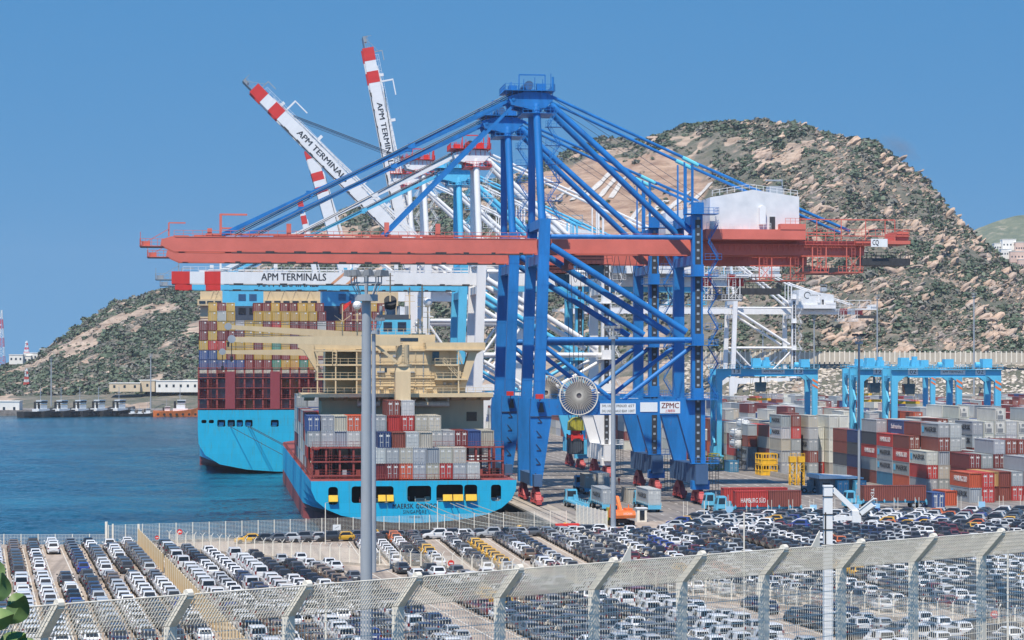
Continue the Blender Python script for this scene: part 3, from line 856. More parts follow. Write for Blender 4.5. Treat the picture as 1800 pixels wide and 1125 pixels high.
    mb.prism(prof, lambda a, b_, d: (a, d, b_), 2.2, W - 2.2)
    hs = part(mb, 'machine_house', M['sheet'])
    mb = MB(); mb.box(34.6, 54.6, .2, W - .2, zh - 2.0, zh - .02); part(mb, 'house_floor', gird)
    if detail:
        mb = MB(); mb.rail([(34.7, .3, zh), (47.6, .3, zh)], 1.2, 1.4, .07, mi=0); mb.rail([(hx0 + .5, 2.4, zh + 6.6), (hx0 + 8, 2.4, zh + 7.9), (hx1 - .3, 2.4, zh + 6.7)], 1.1, 1.4, .08)
        part(mb, 'railing', M['white'])
        mb = MB(); mb.box(47.8, 48.9, 2.1, 2.25, zh + .05, zh + 2.6); mb.build('door', M['dark'], hs)
        mb = MB(); mb.prism([(45.6, zh + 1.0), (46.8, zh + 1.0), (46.8, zh + 4.4), (46.2, zh + 4.9), (45.6, zh + 4.4)], lambda a, b_, d: (a, d, b_), 1.2, 2.3); mb.build('vent', M['white'], hs)
        mb = MB(); mb.box(48.5, 51.2, 5.0, 8.0, zh + 6.8, zh + 8.9); mb.beam((51, 4.8, zh + 8.9), (51, 4.8, zh + 10.2), .18, .18); mb.beam((47.6, 4.8, zh + 10.0), (51, 4.8, zh + 10.0), .3, .3); mb.build('roof_unit', M['grey'], hs)
        mb = MB(); mb.box(49.5, 54.6, .1, W - .1, zh - .02, zh + 1.1); mb.rail([(50.5, .2, zh + 1.1), (54.5, .2, zh + 1.1)], 1.1, 1.0, .07); part(mb, 'house_ramp', gird)
    # the boom, hinged at the seaside legs
    hz = zb + 1.6
    bl = reach + 1.5
    mb = MB()
    for y in (-2.8, 2.8):
        mb.prism([(0, -1.6), (0, hb - 1.6), (-bl + 1.5, hb - 1.6), (-bl - .4, hb - 2.2), (-bl - .6, -.4), (-bl + 2.0, -1.6)], lambda a, b_, d: (a, d, b_), y - .65, y + .65)
    for x in np.arange(-bl + 3, -2, 9.0): mb.box(x - .4, x + .4, -2.2, 2.2, -.9, hb - 2.0)
    if detail > 1:
        for x in np.arange(-bl + 5, -2, 5.9): mb.box(x - .05, x + .05, -3.475, -3.45, -1.58, hb - 1.62)
        mb.box(-bl + 2.2, -.2, -3.53, -3.45, hb - 1.72, hb - 1.58); mb.box(-bl + 2.2, -.2, -3.53, -3.45, -1.62, -1.48)
    boom = part(mb, 'boom', gird)
    boom.location = (1.9, yc, hz); boom.rotation_euler = (0, math.radians(angle), 0)
    up = boom
    if stripes:
        for x0, x1 in stripes:
            for y in (-2.8, 2.8):
                mb = MB(); mb.box(x0, x1, y - .68, y + .68, -1.63, hb - 1.57); mb.build('red_band', M['red'], boom)
    if detail:
        mb = MB()
        mb.rail([(-bl + 2, -3.5, hb - 1.6), (-2, -3.5, hb - 1.6)], 1.15, 1.8, .075)
        mb.beam((-bl + 8, -3.1, hb - 1.2), (-2, -3.1, hb - 1.2), .28, .28)
        mb.build('boom_railing', gird, boom)
        mb = MB()
        z = -.5
        mb.box(-bl - 4.6, -bl, -3.4, 3.4, z - .15, z); mb.rail([(-bl, -3.4, z), (-bl - 4.5, -3.4, z), (-bl - 4.5, 3.4, z)], 1.3, 1.0, .09)
        mb.beam((-bl - 4.4, -3.4, z), (-bl + 1.0, -3.4, hb - .2), .12, .12); mb.box(-bl - 4.2, -bl - 2.6, -2.5, -1, z, z + .9); mb.beam((-bl - 4.4, -3.4, z), (-bl - 4.4, -3.4, z + 2.6), .12, .12)
        mb.beam((-bl + 1.0, -3.2, hb - 1.6), (-bl + 1.0, -3.2, hb + 1.0), .3, .3); mb.beam((-bl + 1.0, -3.2, hb + 1.0), (-bl + 4.2, -3.2, hb + 1.0), .25, .25)
        mb.build('tip_platform', gird if main is M['blue'] else M['grey'], boom)
        mb = MB()
        mb.box(-bl + 13, -1, -3.9, -3.4, -1.95, -1.75)
        for x in np.arange(-bl + 14, -2, 5.5): mb.box(x, x + RND.uniform(.5, 2.4), -3.7, -3.42, -1.75, -1.45)
        mb.build('cable_rail', M['dark'], boom)
        mb = MB()
        for x, hgt in ((-bl + 8.8, 1.6), (-bl + 24, 2.6), (-bl + 43, 3.0), (-bl + 53, 2.8)):
            mb.box(x - .45, x + .45, -3.3, -2.3, hb - 1.6, hb - 1.6 + hgt); mb.beam((x - 3, -2.9, hb - 1.5), (x + 3, -2.9, hb - 1.5), .5, .5)
        mb.beam((-bl + 10.9, -2.9, hb - 1.6), (-bl + 10.9, -2.9, hb + 2.8), .5, .5); mb.beam((-bl + 10.8, -2.9, hb + 2.7), (-bl + 16, -2.9, hb + 2.7), .35, .35)
        mb.build('stay_anchor', gird, boom)
    if texts:
        for (txt, x, size, mat_, ww) in texts:
            lettering(txt, size, mat_, boom, (x, -3.47, hb / 2 - 1.6 + .15), width=ww, bold=.02)
    # forestays
    a_ = math.radians(angle)
    def bp_(x, z): return Vector((1.9 + x * math.cos(a_) + z * math.sin(a_), 0, hz - x * math.sin(a_) + z * math.cos(a_)))
    p_out, p_in = bp_(-reach * .865, hb - 1.2), bp_(-reach * .42, hb - 1.2)
    for y in ya:
        mb = MB()
        s_ = Vector((-3.0, y, za - .3))
        if angle < 1:
            mb.beam(s_, (p_out.x, y, p_out.z), .32, .62); mb.beam(s_ + Vector((.5, 0, -1)), (p_in.x, y, p_in.z), .3, .55)
            for f in (.35, .7): c_ = s_.lerp(Vector((p_out.x, y, p_out.z)), f); mb.box(c_.x - .7, c_.x + .7, y - .4, y + .4, c_.z - .5, c_.z + .5)
            part(mb, 'forestay', stay)
        else:
            k0 = bp_(-reach * .44, hb - .4); mb.beam((k0.x, y, k0.z), (p_out.x, y, p_out.z), .3, .5); k1 = bp_(-reach * .05, hb + .6)
            mb.beam((k0.x, y, k0.z), (k1.x, y, k1.z), .3, .5); part(mb, 'forestay', stay)
    mb = MB()
    for y in (ya[0] - .4, ya[0] + .5, ya[1]):
        q = bp_(-reach * .83, hb - .8)
        mb.tube((-2.5, y, za + 1.3), (q.x, y, q.z), .075, 5); mb.tube((-2.5, y + .2, za + .9), (q.x, y + .2, q.z - .4), .075, 5)
    for y in ya: mb.tube((4, y, za + .6), (45, y, zb + hb + 2), .05, 5)
    part(mb, 'hoist_cables', M['cable'])
    return root, boom

def blue_extras(root, sign, reel=True):
    def part(mb, name, mat_, smooth=False, parent=root): return mb.build(name, mat_, parent, smooth)
    # cable reel on the portal beam
    c = Vector((9.1, -1.7, 21.2)); R = 3.7
    mb = MB(); mb.tube(c + Vector((0, .3, 0)), c + Vector((0, .9, 0)), .55, 14); rl = part(mb, 'cable_reel', M['yellow'], True)
    mb = MB()
    for k in range(44):
        a = 2 * math.pi * k / 44; e = Vector((math.cos(a), 0, math.sin(a)))
        mb.beam(c + e * .5, c + e * R, .09, .09); mb.beam(c + e * .5 + Vector((0, .7, 0)), c + e * R + Vector((0, .7, 0)), .09, .09)
    mb.build('spokes', paint('reel_spoke_paint', lin(196, 190, 178), .6, .1, 1), rl)
    mb = MB()
    for y in (0, .7):
        for k in range(40):
            a, b_ = 2 * math.pi * k / 40, 2 * math.pi * (k + 1) / 40
            mb.beam(c + Vector((R * math.cos(a), y, R * math.sin(a))), c + Vector((R * math.cos(b_), y, R * math.sin(b_))), .14, .14)
    mb.build('rim', M['concrete_white'], rl)
    mb = MB(); mb.tube(c + Vector((0, .15, 0)), c + Vector((0, .55, 0)), R * .72, 30); mb.build('wound_cable', paint('grey_cable_coil', lin(104, 98, 100), .7, .2, 1.5), rl)
    mb = MB(); mb.tube(c + Vector((0, .45, 0)), c + Vector((0, .8, 0)), .85, 16); mb.build('hub', M['yellow'], rl)
    # signs on the portal beam
    def board(x0, x1, z0, z1):
        mb = MB(); mb.box(x0, x1, -.90, -.82, z0, z1); return part(mb, 'sign_board', M['signwhite'])
    s1 = board(13.4, 20.4, 17.65, 19.65)
    for i, (t_, n_) in enumerate((('SWL UNDER SPREADER', '65T'), ('SWL UNDER CARGO BEAM', '100T'))):
        z = 19.15 - i * 1.0
        lettering(t_, .72, M['lettering'], s1, (16.2, -.915, z), width=4.9); lettering(n_, .72, M['lettering'], s1, (19.55, -.915, z), width=1.2)
    board(21.3, 24.7, 18.0, 19.85)
    s3 = board(25.2, 29.2, 17.7, 20.0)
    lettering('ZPMC', 1.5, paint('maroon_lettering', lin(120, 62, 58), .6), s3, (27.2, -.915, 19.15), width=3.5, bold=.03)
    lettering('上海振华', .62, M['red'], s3, (27.2, -.915, 18.15), width=2.0)
    # rungs and lamps on the seaside leg
    mb = MB()
    for z in (5.0, 7.9, 10.6, 13.2, 16.0):
        xx = lx0(z)
        mb.beam((xx, -.93, z + 1.2), (xx + .95, -.93, z), .12, .12); mb.beam((xx + .95, -.93, z), (xx + .1, -.93, z), .12, .12)
    part(mb, 'rung', M['dark'])
    mb = MB(); mb.beam((1.5, -.95, 20.2), (1.5, -2.4, 20.6), .15, .15); mb.box(.6, 2.0, -2.8, -1.6, 20.6, 21.5); part(mb, 'warning_lamp', M['red'])
    mb = MB(); mb.prism([(1.2, 18.0), (2.4, 18.0), (2.0, 19.8), (1.6, 19.8)], lambda a, b_, d: (a, d, b_), -1.5, -.95); part(mb, 'horn', M['dark'])
    mb = MB(); mb.beam((-.3, -.98, 17.1), (5.2, -.98, 17.1), .14, .14); part(mb, 'pipe', M['dark'])
    # number board at the tail
    mb = MB(); mb.box(69.0, 72.4, 4.2, 4.3, 50.7, 52.3); s4 = part(mb, 'sign_board', M['signwhite'])
    lettering(sign, 1.5, M['lettering'], s4, (69.25 if len(sign) < 4 else 69.2, 4.185, 51.5), align='LEFT', width=(1.3 if len(sign) < 4 else 2.4), bold=.02)
    # festoon loops below the girder, trolley and cab
    mb = MB()
    for x in (16.5, 18.8, 21.0, 23.6, 26.4):
        pr = None
        for k in range(13):
            t = k / 12; p = Vector((x + 2.1 * (t - .5) * .8, 4.9, 48.6 - 3.6 * math.sin(math.pi * t)))
            if pr is not None: mb.beam(pr, p, .1, .1)
            pr = p
    part(mb, 'festoon_cable', M['dark'])
    mb = MB(); mb.box(8.5, 15.0, 4.0, 14.0, 47.0, 48.7); mb.box(8.0, 9.0, 4.2, 13.8, 45.9, 47.0); mb.rail([(8.2, 3.9, 47.4), (16.6, 3.9, 47.4)], 1.2, 1.0, .09); part(mb, 'trolley', paint('dark_red_paint', lin(98, 52, 52), .6))
    mb = MB(); mb.prism([(13.0, 44.2), (15.6, 44.2), (15.6, 46.9), (12.4, 46.9)], lambda a, b_, d: (a, d, b_), 7.5, 10.5); part(mb, 'operator_cab', M['glass'])
lx0 = lambda z: .6 + (z - 3.6) * .034

c1, boom1 = sts_crane('nearest blue quay crane with rust-red boom, white machine house and big cable reel', 437, M['blue'], M['boom_red'], deep=M['blue_dark'])
blue_extras(c1, 'CQ')
c2, boom2 = sts_crane('second blue quay crane, standing just behind the nearest blue one', 482, M['blue'], M['boom_red'], deep=M['blue_dark'])
blue_extras(c2, 'CQ15')
APM_T = [('APM TERMINALS', -44.2, 2.5, M['lettering'], 15.6)]
STR = [(-73.2, -68.9), (-65.4, -61.6)]
def apm_extras(boom, main):
    mb = MB()
    for x in (-35.5, -31.8):
        mb.add([(x, -3.47, -1.55), (x + .9, -3.47, -1.55), (x + 4.2, -3.47, 1.25), (x + 3.3, -3.47, 1.25)], [(0, 1, 2, 3)])
    mb.build('orange_stripe', paint('pale_orange_paint', lin(206, 150, 116), .6), boom)
c3, boom3 = sts_crane('white quay crane with its lowered boom ending in red and white bands', 543, M['white'], M['white'], 1, zb=46.5, za=78.2, stripes=STR, texts=APM_T, house='small', platform=M['red'])
apm_extras(boom3, M['white'])
for x0, x1 in ((56.5, 60.0), (64, 68.1)):
    mb = MB(); mb.box(x0, x1, 6.2 - .68, 6.2 + .68, 46.47, 49.43); mb.build('red_band', M['red'], c3)
c4, boom4 = sts_crane('light blue quay crane with lowered boom, behind the white one', 584, M['lblue'], M['lblue'], 1, zb=46.4, za=77.0, stripes=STR, texts=APM_T, house='small')
c5, boom5 = sts_crane('white quay crane whose boom is raised halfway, to about 45 degrees', 688, M['white'], M['white'], 1, zb=57.5, za=88.5, hb=3.7, angle=45, stripes=STR, texts=[('APM TERMINALS', -44, 2.5, M['lettering'], 21)], house='small', platform=M['red'])
c6, boom6 = sts_crane('white quay crane whose boom is raised steeply, nearly upright', 740, M['white'], M['white'], 1, zb=57.5, za=88.5, hb=3.7, angle=79, stripes=STR, texts=[('APM TERMINALS', -44, 2.5, M['lettering'], 22)], house='small', platform=M['red'])
c7, boom7 = sts_crane('far white quay crane with a raised red-banded boom behind the half-raised one', 1085, M['white'], M['white'], 0, zb=57.5, za=86, hb=5.5, angle=74, stripes=[(-73.2, -69), (-62, -58), (-55, -52)], house='small', platform=M['red'])
c8, boom8 = sts_crane('distant white quay crane with a raised boom low between the stays', 1330, M['white'], M['white'], 0, zb=50, za=76, angle=78, stripes=[(-73.2, -69), (-64, -59)], house='small', platform=M['red'])
# the crane of the terminal farther inland
pe = at(1283, 640, 1140)
c10, boom10 = sts_crane('distant white crane at right with slanted white machine house and red tail', 0, M['white'], M['white'], 1, zb=52.5, za=80.0, stripes=[(-73.2, -69), (-65.4, -61.6)], house='small', loc=(pe.x, pe.y, 0), rz=PHI, platform=M['red'], reach=84)
for x0, x1 in ((58, 62.0), (66, 70.0)):
    mb = MB(); mb.box(x0, x1, 6.2 - .7, 6.2 + .7, 52.4, 55.5); mb.build('red_band', M['red'], c10)
hs = [o for o in c10.children if o.name.startswith('machine_house')][0]
lettering('EUROGATE', 1.0, M['lettering'], hs, (44.5, 2.17, 62.0), width=5.5)
mb = MB()
for k in range(9):
    a, b_ = math.radians(30 + k * 30), math.radians(60 + k * 30)
    mb.beam((40.4 + 1.6 * math.cos(a), 2.15, 62 + 1.6 * math.sin(a)), (40.4 + 1.6 * math.cos(b_), 2.15, 62 + 1.6 * math.sin(b_)), .06, .35)
mb.build('emblem', M['lettering'], hs)
# ------------------------------------------------------------------ shipping containers
def add_corrugation(m):
    nt = m.node_tree; b = nt.nodes['Principled BSDF']
    tc = N(nt, 'ShaderNodeTexCoord'); sp = N(nt, 'ShaderNodeSeparateXYZ'); L(nt, tc.outputs['Object'], sp.inputs[0])
    ad = N(nt, 'ShaderNodeMath', operation='ADD'); L(nt, sp.outputs[0], ad.inputs[0]); L(nt, sp.outputs[1], ad.inputs[1])
    mu = N(nt, 'ShaderNodeMath', operation='MULTIPLY'); L(nt, ad.outputs[0], mu.inputs[0]); mu.inputs[1].default_value = 2 * math.pi / .42
    sn = N(nt, 'ShaderNodeMath', operation='SINE'); L(nt, mu.outputs[0], sn.inputs[0])
    bp = N(nt, 'ShaderNodeBump', Strength=.9, Distance=.07); L(nt, sn.outputs[0], bp.inputs['Height']); L(nt, bp.outputs[0], b.inputs['Normal'])
M['container_door'] = tinted('container_door_paint', .55, var=.15)
add_corrugation(M['container'])
M['reefer_grey'] = paint('reefer_machinery', lin(120, 124, 128), .6, .3, 2.0)
CW = 2.44
def container_body(Lc, Hc, door=True):
    mb = MB(); w = CW / 2; e = .05
    y0 = .06 if not door else .12
    mb.box(-w + e, w - e, y0, Lc - e, .12, Hc - .04)              # corrugated walls and roof
    for x in (-w, w - .16):                                       # corner posts
        for y in (0, Lc - .16): mb.box(x, x + .16, y, y + .16, .16, Hc - .16)
    for z0, z1 in ((0, .16), (Hc - .16, Hc)):                     # rails
        mb.box(-w, -w + .1, .16, Lc - .16, z0 + (.02 if z0 == 0 else 0), z1 - .002); mb.box(w - .1, w, .16, Lc - .16, z0 + (.02 if z0 == 0 else 0), z1 - .002)
        mb.box(-w + .16, w - .16, 0, .1, z0, z1 - .003); mb.box(-w + .16, w - .16, Lc - .1, Lc, z0, z1 - .003)
        for x in (-w - .01, w - .17):                             # corner castings
            for y in (-.01, Lc - .17): mb.box(x, x + .18, y, y + .18, z0 - (.0 if z0 == 0 else .002), z1 + (.004 if z0 else 0), 1)
    return mb
def door_leaf(Hc):
    mb = MB(); w = CW / 2
    x1 = w - .18
    mb.box(.01, x1, .04, .10, .17, Hc - .17)
    for x in (x1 * .28, x1 * .72): mb.beam((x, .0, .2), (x, .0, Hc - .2), .07, .07, 1)
    for z in (.45, Hc * .36, Hc * .62, Hc - .5): mb.box(.03, x1 - .03, .02, .04, z, z + .07)
    mb.box(x1 * .2, x1 * .8, .0, .03, 1.0, 1.12, 1)
    mb.box(x1 * .35, x1 * .9, .02, .038, Hc * .72, Hc * .84, 2)
    return mb
M['rod'] = paint('galvanised_rod', lin(176, 178, 178), .45, .15, 1.0)
M['decal'] = paint('pale_decal', lin(214, 214, 210), .6, .1, 1.0)
CM = {}
for Lc in (6.06, 12.19):
    CM[Lc, 'body'] = container_body(Lc, 2.9).mesh('body', [M['container'], M['container']])
CM['door'] = door_leaf(2.9).mesh('door', [M['container_door'], M['rod'], M['decal']])
def unit_mb():
    mb = MB(); mb.box(-.98, .98, .0, .11, .3, 2.7); mb.box(-.62, .62, -.03, .0, .45, 1.35, 1)
    mb.box(-.7, .7, -.03, .0, 1.65, 2.45, 0); mb.tube((0, -.05, 2.05), (0, -.01, 2.05), .34, 12, 1); mb.box(-.9, -.72, -.04, 0, .5, 2.3, 1); return mb
CM['unit'] = unit_mb().mesh('reefer_unit', [M['container_door'], M['reefer_grey']])
def far_container(Lc, door):
    mb = MB(); w = CW / 2; H_ = 2.9
    mb.box(-w + .05, w - .05, .1, Lc - .05, .1, H_ - .03)
    for x in (-w, w - .16):
        for y in (0, Lc - .16): mb.box(x, x + .16, y, y + .16, 0, H_)
    for z0, z1 in ((.01, .16), (H_ - .16, H_ - .01)):
        for x in (-w + .01, w - .1): mb.box(x, x + .09, .16, Lc - .16, z0, z1)
        mb.box(-w + .16, w - .16, .02, .1, z0, z1)
    if door:
        for x in (-.72, -.28, .28, .72): mb.beam((x, .06, .2), (x, .06, H_ - .2), .07, .07, 1)
        mb.box(.25, .8, .05, .09, 2.1, 2.45, 2); mb.box(-.02, .02, .07, .1, .2, H_ - .2, 1)
    return raw(mb)
# far stacks are too small for corrugation
FAR = {(l, d): far_container(l, d) for l in (6.06, 12.19) for d in (True, False)}
PAL = {'grey': (164, 170, 174), 'light grey': (190, 193, 192), 'beige': (186, 180, 166), 'white': (218, 217, 208), 'maroon': (126, 58, 58), 'brown': (138, 76, 66), 'red': (192, 66, 60), 'orange': (206, 98, 66),
       'blue': (62, 88, 140), 'navy': (44, 66, 112), 'ochre': (198, 164, 82), 'green': (82, 150, 130), 'teal': (60, 130, 168), 'charcoal': (74, 80, 88), 'tan': (190, 152, 100), 'cyan': (80, 170, 205)}
CONTS = []
def add_container(frame, x, y, z, colour, Lc=12.19, end='door', where='', rz=0.0, logo=None, gap=True, group='shipping containers', jitter=True):
    """frame = (origin u, origin v): x, y, z are in the quay frame, y is the end nearest the camera"""
    w = Q(frame[0] + x, frame[1] + y, z)
    CONTS.append(dict(p=w, c=colour, L=Lc, end=end, where=where, rz=rz, logo=logo, group=group))
def stack_where(name, col, ncol, tier, bay):
    return f'tier {tier}'
def flush_containers(limit=300):
    CONTS.sort(key=lambda c: c['p'].y - (60 if c['logo'] else 0) + (900 if proj(c['p'])[0] > 1800 else 0))
    labels = {}
    far = []
    for k, c in enumerate(CONTS):
        base = lin(*PAL[c['c']]); r_ = random.Random(k * 13 + 5)
        f = r_.uniform(.86, 1.1); colr = tuple(min(1, q * f * r_.uniform(.97, 1.03)) for q in base)
        if k >= limit:
            far.append((FAR[c['L'], c['end'] != 'plain'], mat4(c['p'], PHI + c['rz']), colr)); continue
        kind = 'reefer' if c['end'] == 'reefer' else 'container'
        root = empty('shipping_container', None, 'container', c['p'], PHI + c['rz'], c['group'])
        lab = f"{'lettered ' if c['logo'] else ''}{c['c']} {kind}, {c['where']}"
        labels.setdefault(lab, []).append(root)
        b_ = link('body', CM[c['L'], 'body'], root); b_.color = (*colr, 1)
        if c['end'] == 'door':
            for s in (1, -1):
                d = link('door', CM['door'], root); d.color = (*[q * .97 for q in colr], 1)
                d.scale = (s, 1, 1)
        elif c['end'] == 'reefer':
            d = link('reefer_unit', CM['unit'], root); d.color = (*lin(208, 206, 198), 1)
        if c['logo']:
            Lc = c['L']; txt, col_ = c['logo']
            fw = .66 * Lc
            if c['rz'] == 0:
                o = lettering(txt, 1.5, M[col_], root, (-CW / 2 - .012, Lc * .46, 1.5), (math.radians(90), 0, math.radians(-90)), width=fw, bold=.02)
                if txt == 'MAERSK':
                    mb = MB(); mb.box(-CW/2 - .012, -CW/2 + .02, Lc * .84, Lc * .95, .9, 2.2); mb.build('emblem', M['lblue'], root)
    for lab, os in labels.items():
        for o in os: o['label'] = lab
    if far:
        tag(merged('stacked_containers', far, [M['container_far'], M['rod'], M['decal']]), 'mass of stacked containers farther back in the yard and holds', 'containers', kind='stuff')
def pick(r_, table):
    x = r_.random() * sum(table.values())
    for k, v in table.items():
        x -= v
        if x <= 0: return k
    return k
ROWN = lambda i: ordn(i)
# ------------------------------------------------------------------ ships
def smooth(t): t = max(0, min(1, t)); return t * t * (3 - 2 * t)
M['hull'] = paint('hull_light_blue', lin(26, 166, 206), .45, .14, .12, rust=.25)
M['hull_red'] = paint('antifouling_red', lin(150, 70, 66), .7, .25, .2)
m = paint('stern_light_blue', lin(34, 174, 212), .45, .05, .25)
nt = m.node_tree; b = nt.nodes['Principled BSDF']      # rust runs below the deck edge and fairleads
src = b.inputs['Base Color'].links[0].from_socket
tc = N(nt, 'ShaderNodeTexCoord'); mp = N(nt, 'ShaderNodeMapping'); mp.inputs['Scale'].default_value = (1.9, 1, .16); L(nt, tc.outputs['Object'], mp.inputs[0])
ns = N(nt, 'ShaderNodeTexNoise', **{'Scale': 1.0, 'Detail': 6.0, 'Roughness': .7}); L(nt, mp.outputs[0], ns.inputs[0])
L(nt, mixc(nt, ramp(nt, ns.outputs[0], [(.54, (0, 0, 0)), (.70, (.6, .6, .6))]), src, lin(104, 128, 92)), b.inputs['Base Color'])
M['stern'] = m
def plate_seams(m, sx, sz, dark=.84):
    nt = m.node_tree; b = nt.nodes['Principled BSDF']; src = b.inputs['Base Color'].links[0].from_socket
    tc = N(nt, 'ShaderNodeTexCoord'); sp = N(nt, 'ShaderNodeSeparateXYZ'); L(nt, tc.outputs['Object'], sp.inputs[0])
    ad = N(nt, 'ShaderNodeMath', operation='ADD'); L(nt, sp.outputs[0], ad.inputs[0]); L(nt, sp.outputs[1], ad.inputs[1])
    cb = N(nt, 'ShaderNodeCombineXYZ'); L(nt, ad.outputs[0], cb.inputs[0]); L(nt, sp.outputs[2], cb.inputs[1])
    br = N(nt, 'ShaderNodeTexBrick', **{'Scale': 1.0, 'Mortar Size': .05, 'Brick Width': sx, 'Row Height': sz}); L(nt, cb.outputs[0], br.inputs['Vector'])
    br.inputs['Color1'].default_value = (1, 1, 1, 1); br.inputs['Color2'].default_value = (.93, .94, .95, 1); br.inputs['Mortar'].default_value = (dark, dark, dark, 1)
    L(nt, mixc(nt, 1.0, src, br.outputs[0], 'MULTIPLY'), b.inputs['Base Color'])
plate_seams(M['hull'], 9.0, 2.2); plate_seams(M['stern'], 6.0, 2.0, .9)
M['cream'] = paint('cream_superstructure', lin(204, 184, 148), .6, .08, .3)
M['deckred'] = paint('red_brown_deck_steel', lin(138, 66, 62), .7, .25, .7, rust=.4)
M['funnel_dark'] = paint('funnel_black', lin(66, 76, 90), .6, .12, .3)
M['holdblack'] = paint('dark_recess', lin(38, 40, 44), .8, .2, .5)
M['rope'] = paint('mooring_rope', lin(150, 150, 140), .9, .2, .5)

def hull(root, half, zdeck, trans, Ls, zsplit, full=40.0):
    """trans: (x, z) rows of the transom from deck edge to keel"""
    rows = len(trans)
    zs = [z for _, z in trans] + [-6.0]
    st = [0, 4, 10, 18, 28, full, full + 30, Ls * .5, Ls * .7, Ls * .78, Ls * .85, Ls * .9, Ls * .95, Ls]
    mb = MB(); idx = []
    for y in st:
        s = smooth(y / full)
        bow = smooth((y - Ls * .72) / (Ls * .28))
        row = []
        for k in range(rows + 1):
            xt = trans[min(k, rows - 1)][0]
            zf = zdeck + (zs[k] - zdeck)
            xf = half
            if k == rows: xt = 0.3; 
            x = xt * (1 - s) + xf * s
            narrow = 1 - bow ** (1.6 if k < 3 else 1.0)
            row.append((max(.15, x * narrow), y + (8 if k < 2 and y == Ls else 0), zf))
        idx.append(row)
    for sgn in (-1, 1):
        base = len(mb.v); n = rows + 1
        mb.v.extend([(sgn * x, y, z) for row in idx for x, y, z in row])
        for i in range(len(st) - 1):
            for k in range(rows):
                a = base + i * n + k; q = (a, a + 1, a + n + 1, a + n)
                zc = (mb.v[a][2] + mb.v[a + 1][2] + mb.v[a + n][2] + mb.v[a + n + 1][2]) / 4
                mb.f.append(q if sgn > 0 else q[::-1]); mb.m.append(1 if (zc < zsplit and st[i] > 3) or k >= rows - 1 else 0)
    deck = len(mb.v)
    for row in idx: mb.v.extend([(-row[0][0], row[0][1], zdeck - .02), (row[0][0], row[0][1], zdeck - .02)])
    for i in range(len(st) - 1): mb.f.append((deck + 2*i, deck + 2*i + 1, deck + 2*i + 3, deck + 2*i + 2)); mb.m.append(2)
    return mb.build('hull', [M['hull'], M['hull_red'], M['deckred']], root, False)
def rrect(x0, x1, z0, z1, r=.45, n=4):
    pts = []
    for cx_, cz_, a0 in ((x1 - r, z1 - r, 0), (x0 + r, z1 - r, 90), (x0 + r, z0 + r, 180), (x1 - r, z0 + r, 270)):
        for k in range(n + 1):
            a = math.radians(a0 + 90 * k / n); pts.append((cx_ + r * math.cos(a), cz_ + r * math.sin(a)))
    return pts
def transom(root, trans, holes, y=-.06, depth=7.0):
    outer = [(x, z) for x, z in trans] + [(-x, z) for x, z in reversed(trans)]
    polys = [[Vector((x, z, 0)) for x, z in outer]] + [[Vector((x, z, 0)) for x, z in h] for h in holes]
    flatp = [p for pl_ in polys for p in pl_]
    mb = MB(); mb.add([(p.x, y, p.y) for p in flatp], tessellate_polygon(polys))
    for h in holes:                       # thickness of the plating round each opening
        n = len(h)
        mb.add([(x, y, z) for x, z in h] + [(x, y + .5, z) for x, z in h], [(k, (k + 1) % n, n + (k + 1) % n, n + k) for k in range(n)])
    me = mb.mesh('transom', M['stern'])
    bm = bmesh.new(); bm.from_mesh(me)
    for f in bm.faces:
        if abs(f.normal.y) > .9 and f.normal.y > 0: f.normal_flip()
    bm.to_mesh(me); bm.free()
    return link('transom', me, root)

# ---- the near ship
S1 = (35.3, 416.0)
ship1 = empty('container_ship', 'nearer light blue container ship, stern towards the camera, with cream deckhouse', 'ship', Q(*S1), PHI, 'container ships at the quay')
def s1(px, py, y):           # photo pixel on the ship's cross plane y: local x, z
    a = (px - 900) / FPX; Y = (S1[1] + y) / (CO - a * SI); X = a * Y
    return X * CO + Y * SI - S1[0], CAM_H - (py - 640) / FPX * Y
TR1 = [(18.9, 5.95), (18.8, 4.2), (18.0, 2.4), (16.1, .8), (13.4, -.35), (9.2, -1.2), (4.5, -1.65), (.6, -1.8)]
hull(ship1, 18.9, 5.95, TR1, 268, -.2)
holes = []
for x0, x1, y0, y1 in [(577, 594, 856, 887), (618, 692, 855, 884), (716, 758, 854, 882), (767, 814, 852, 882), (816, 839, 852, 881), (863, 881, 852, 881)]:
    a, zt_ = s1(x0, y0, 0); b_, zb_ = s1(x1, y1, 0); holes.append(rrect(a, b_, zb_, zt_, .55))
tr1 = transom(ship1, TR1, holes)
lettering('MAERSK CONGO', 1.25, M['lettering'], tr1, (*s1(729, 890, 0)[:1], -.09, s1(729, 890, 0)[1]), width=8.2, spacing=1.1, bold=.015)
lettering('SINGAPORE', .95, M['lettering'], tr1, (s1(729, 900, 0)[0], -.09, s1(729, 900, 0)[1]), width=4.3, spacing=1.1)
lettering('IMO 9525376', .4, M['lettering'], tr1, (s1(729, 909, 0)[0], -.09, s1(729, 909, 0)[1]), width=2.0)
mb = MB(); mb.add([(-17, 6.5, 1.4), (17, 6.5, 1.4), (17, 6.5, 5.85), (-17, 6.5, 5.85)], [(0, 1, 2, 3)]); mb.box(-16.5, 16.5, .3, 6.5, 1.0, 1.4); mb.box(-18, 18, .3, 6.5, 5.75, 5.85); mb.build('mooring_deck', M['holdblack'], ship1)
rr = random.Random(5)
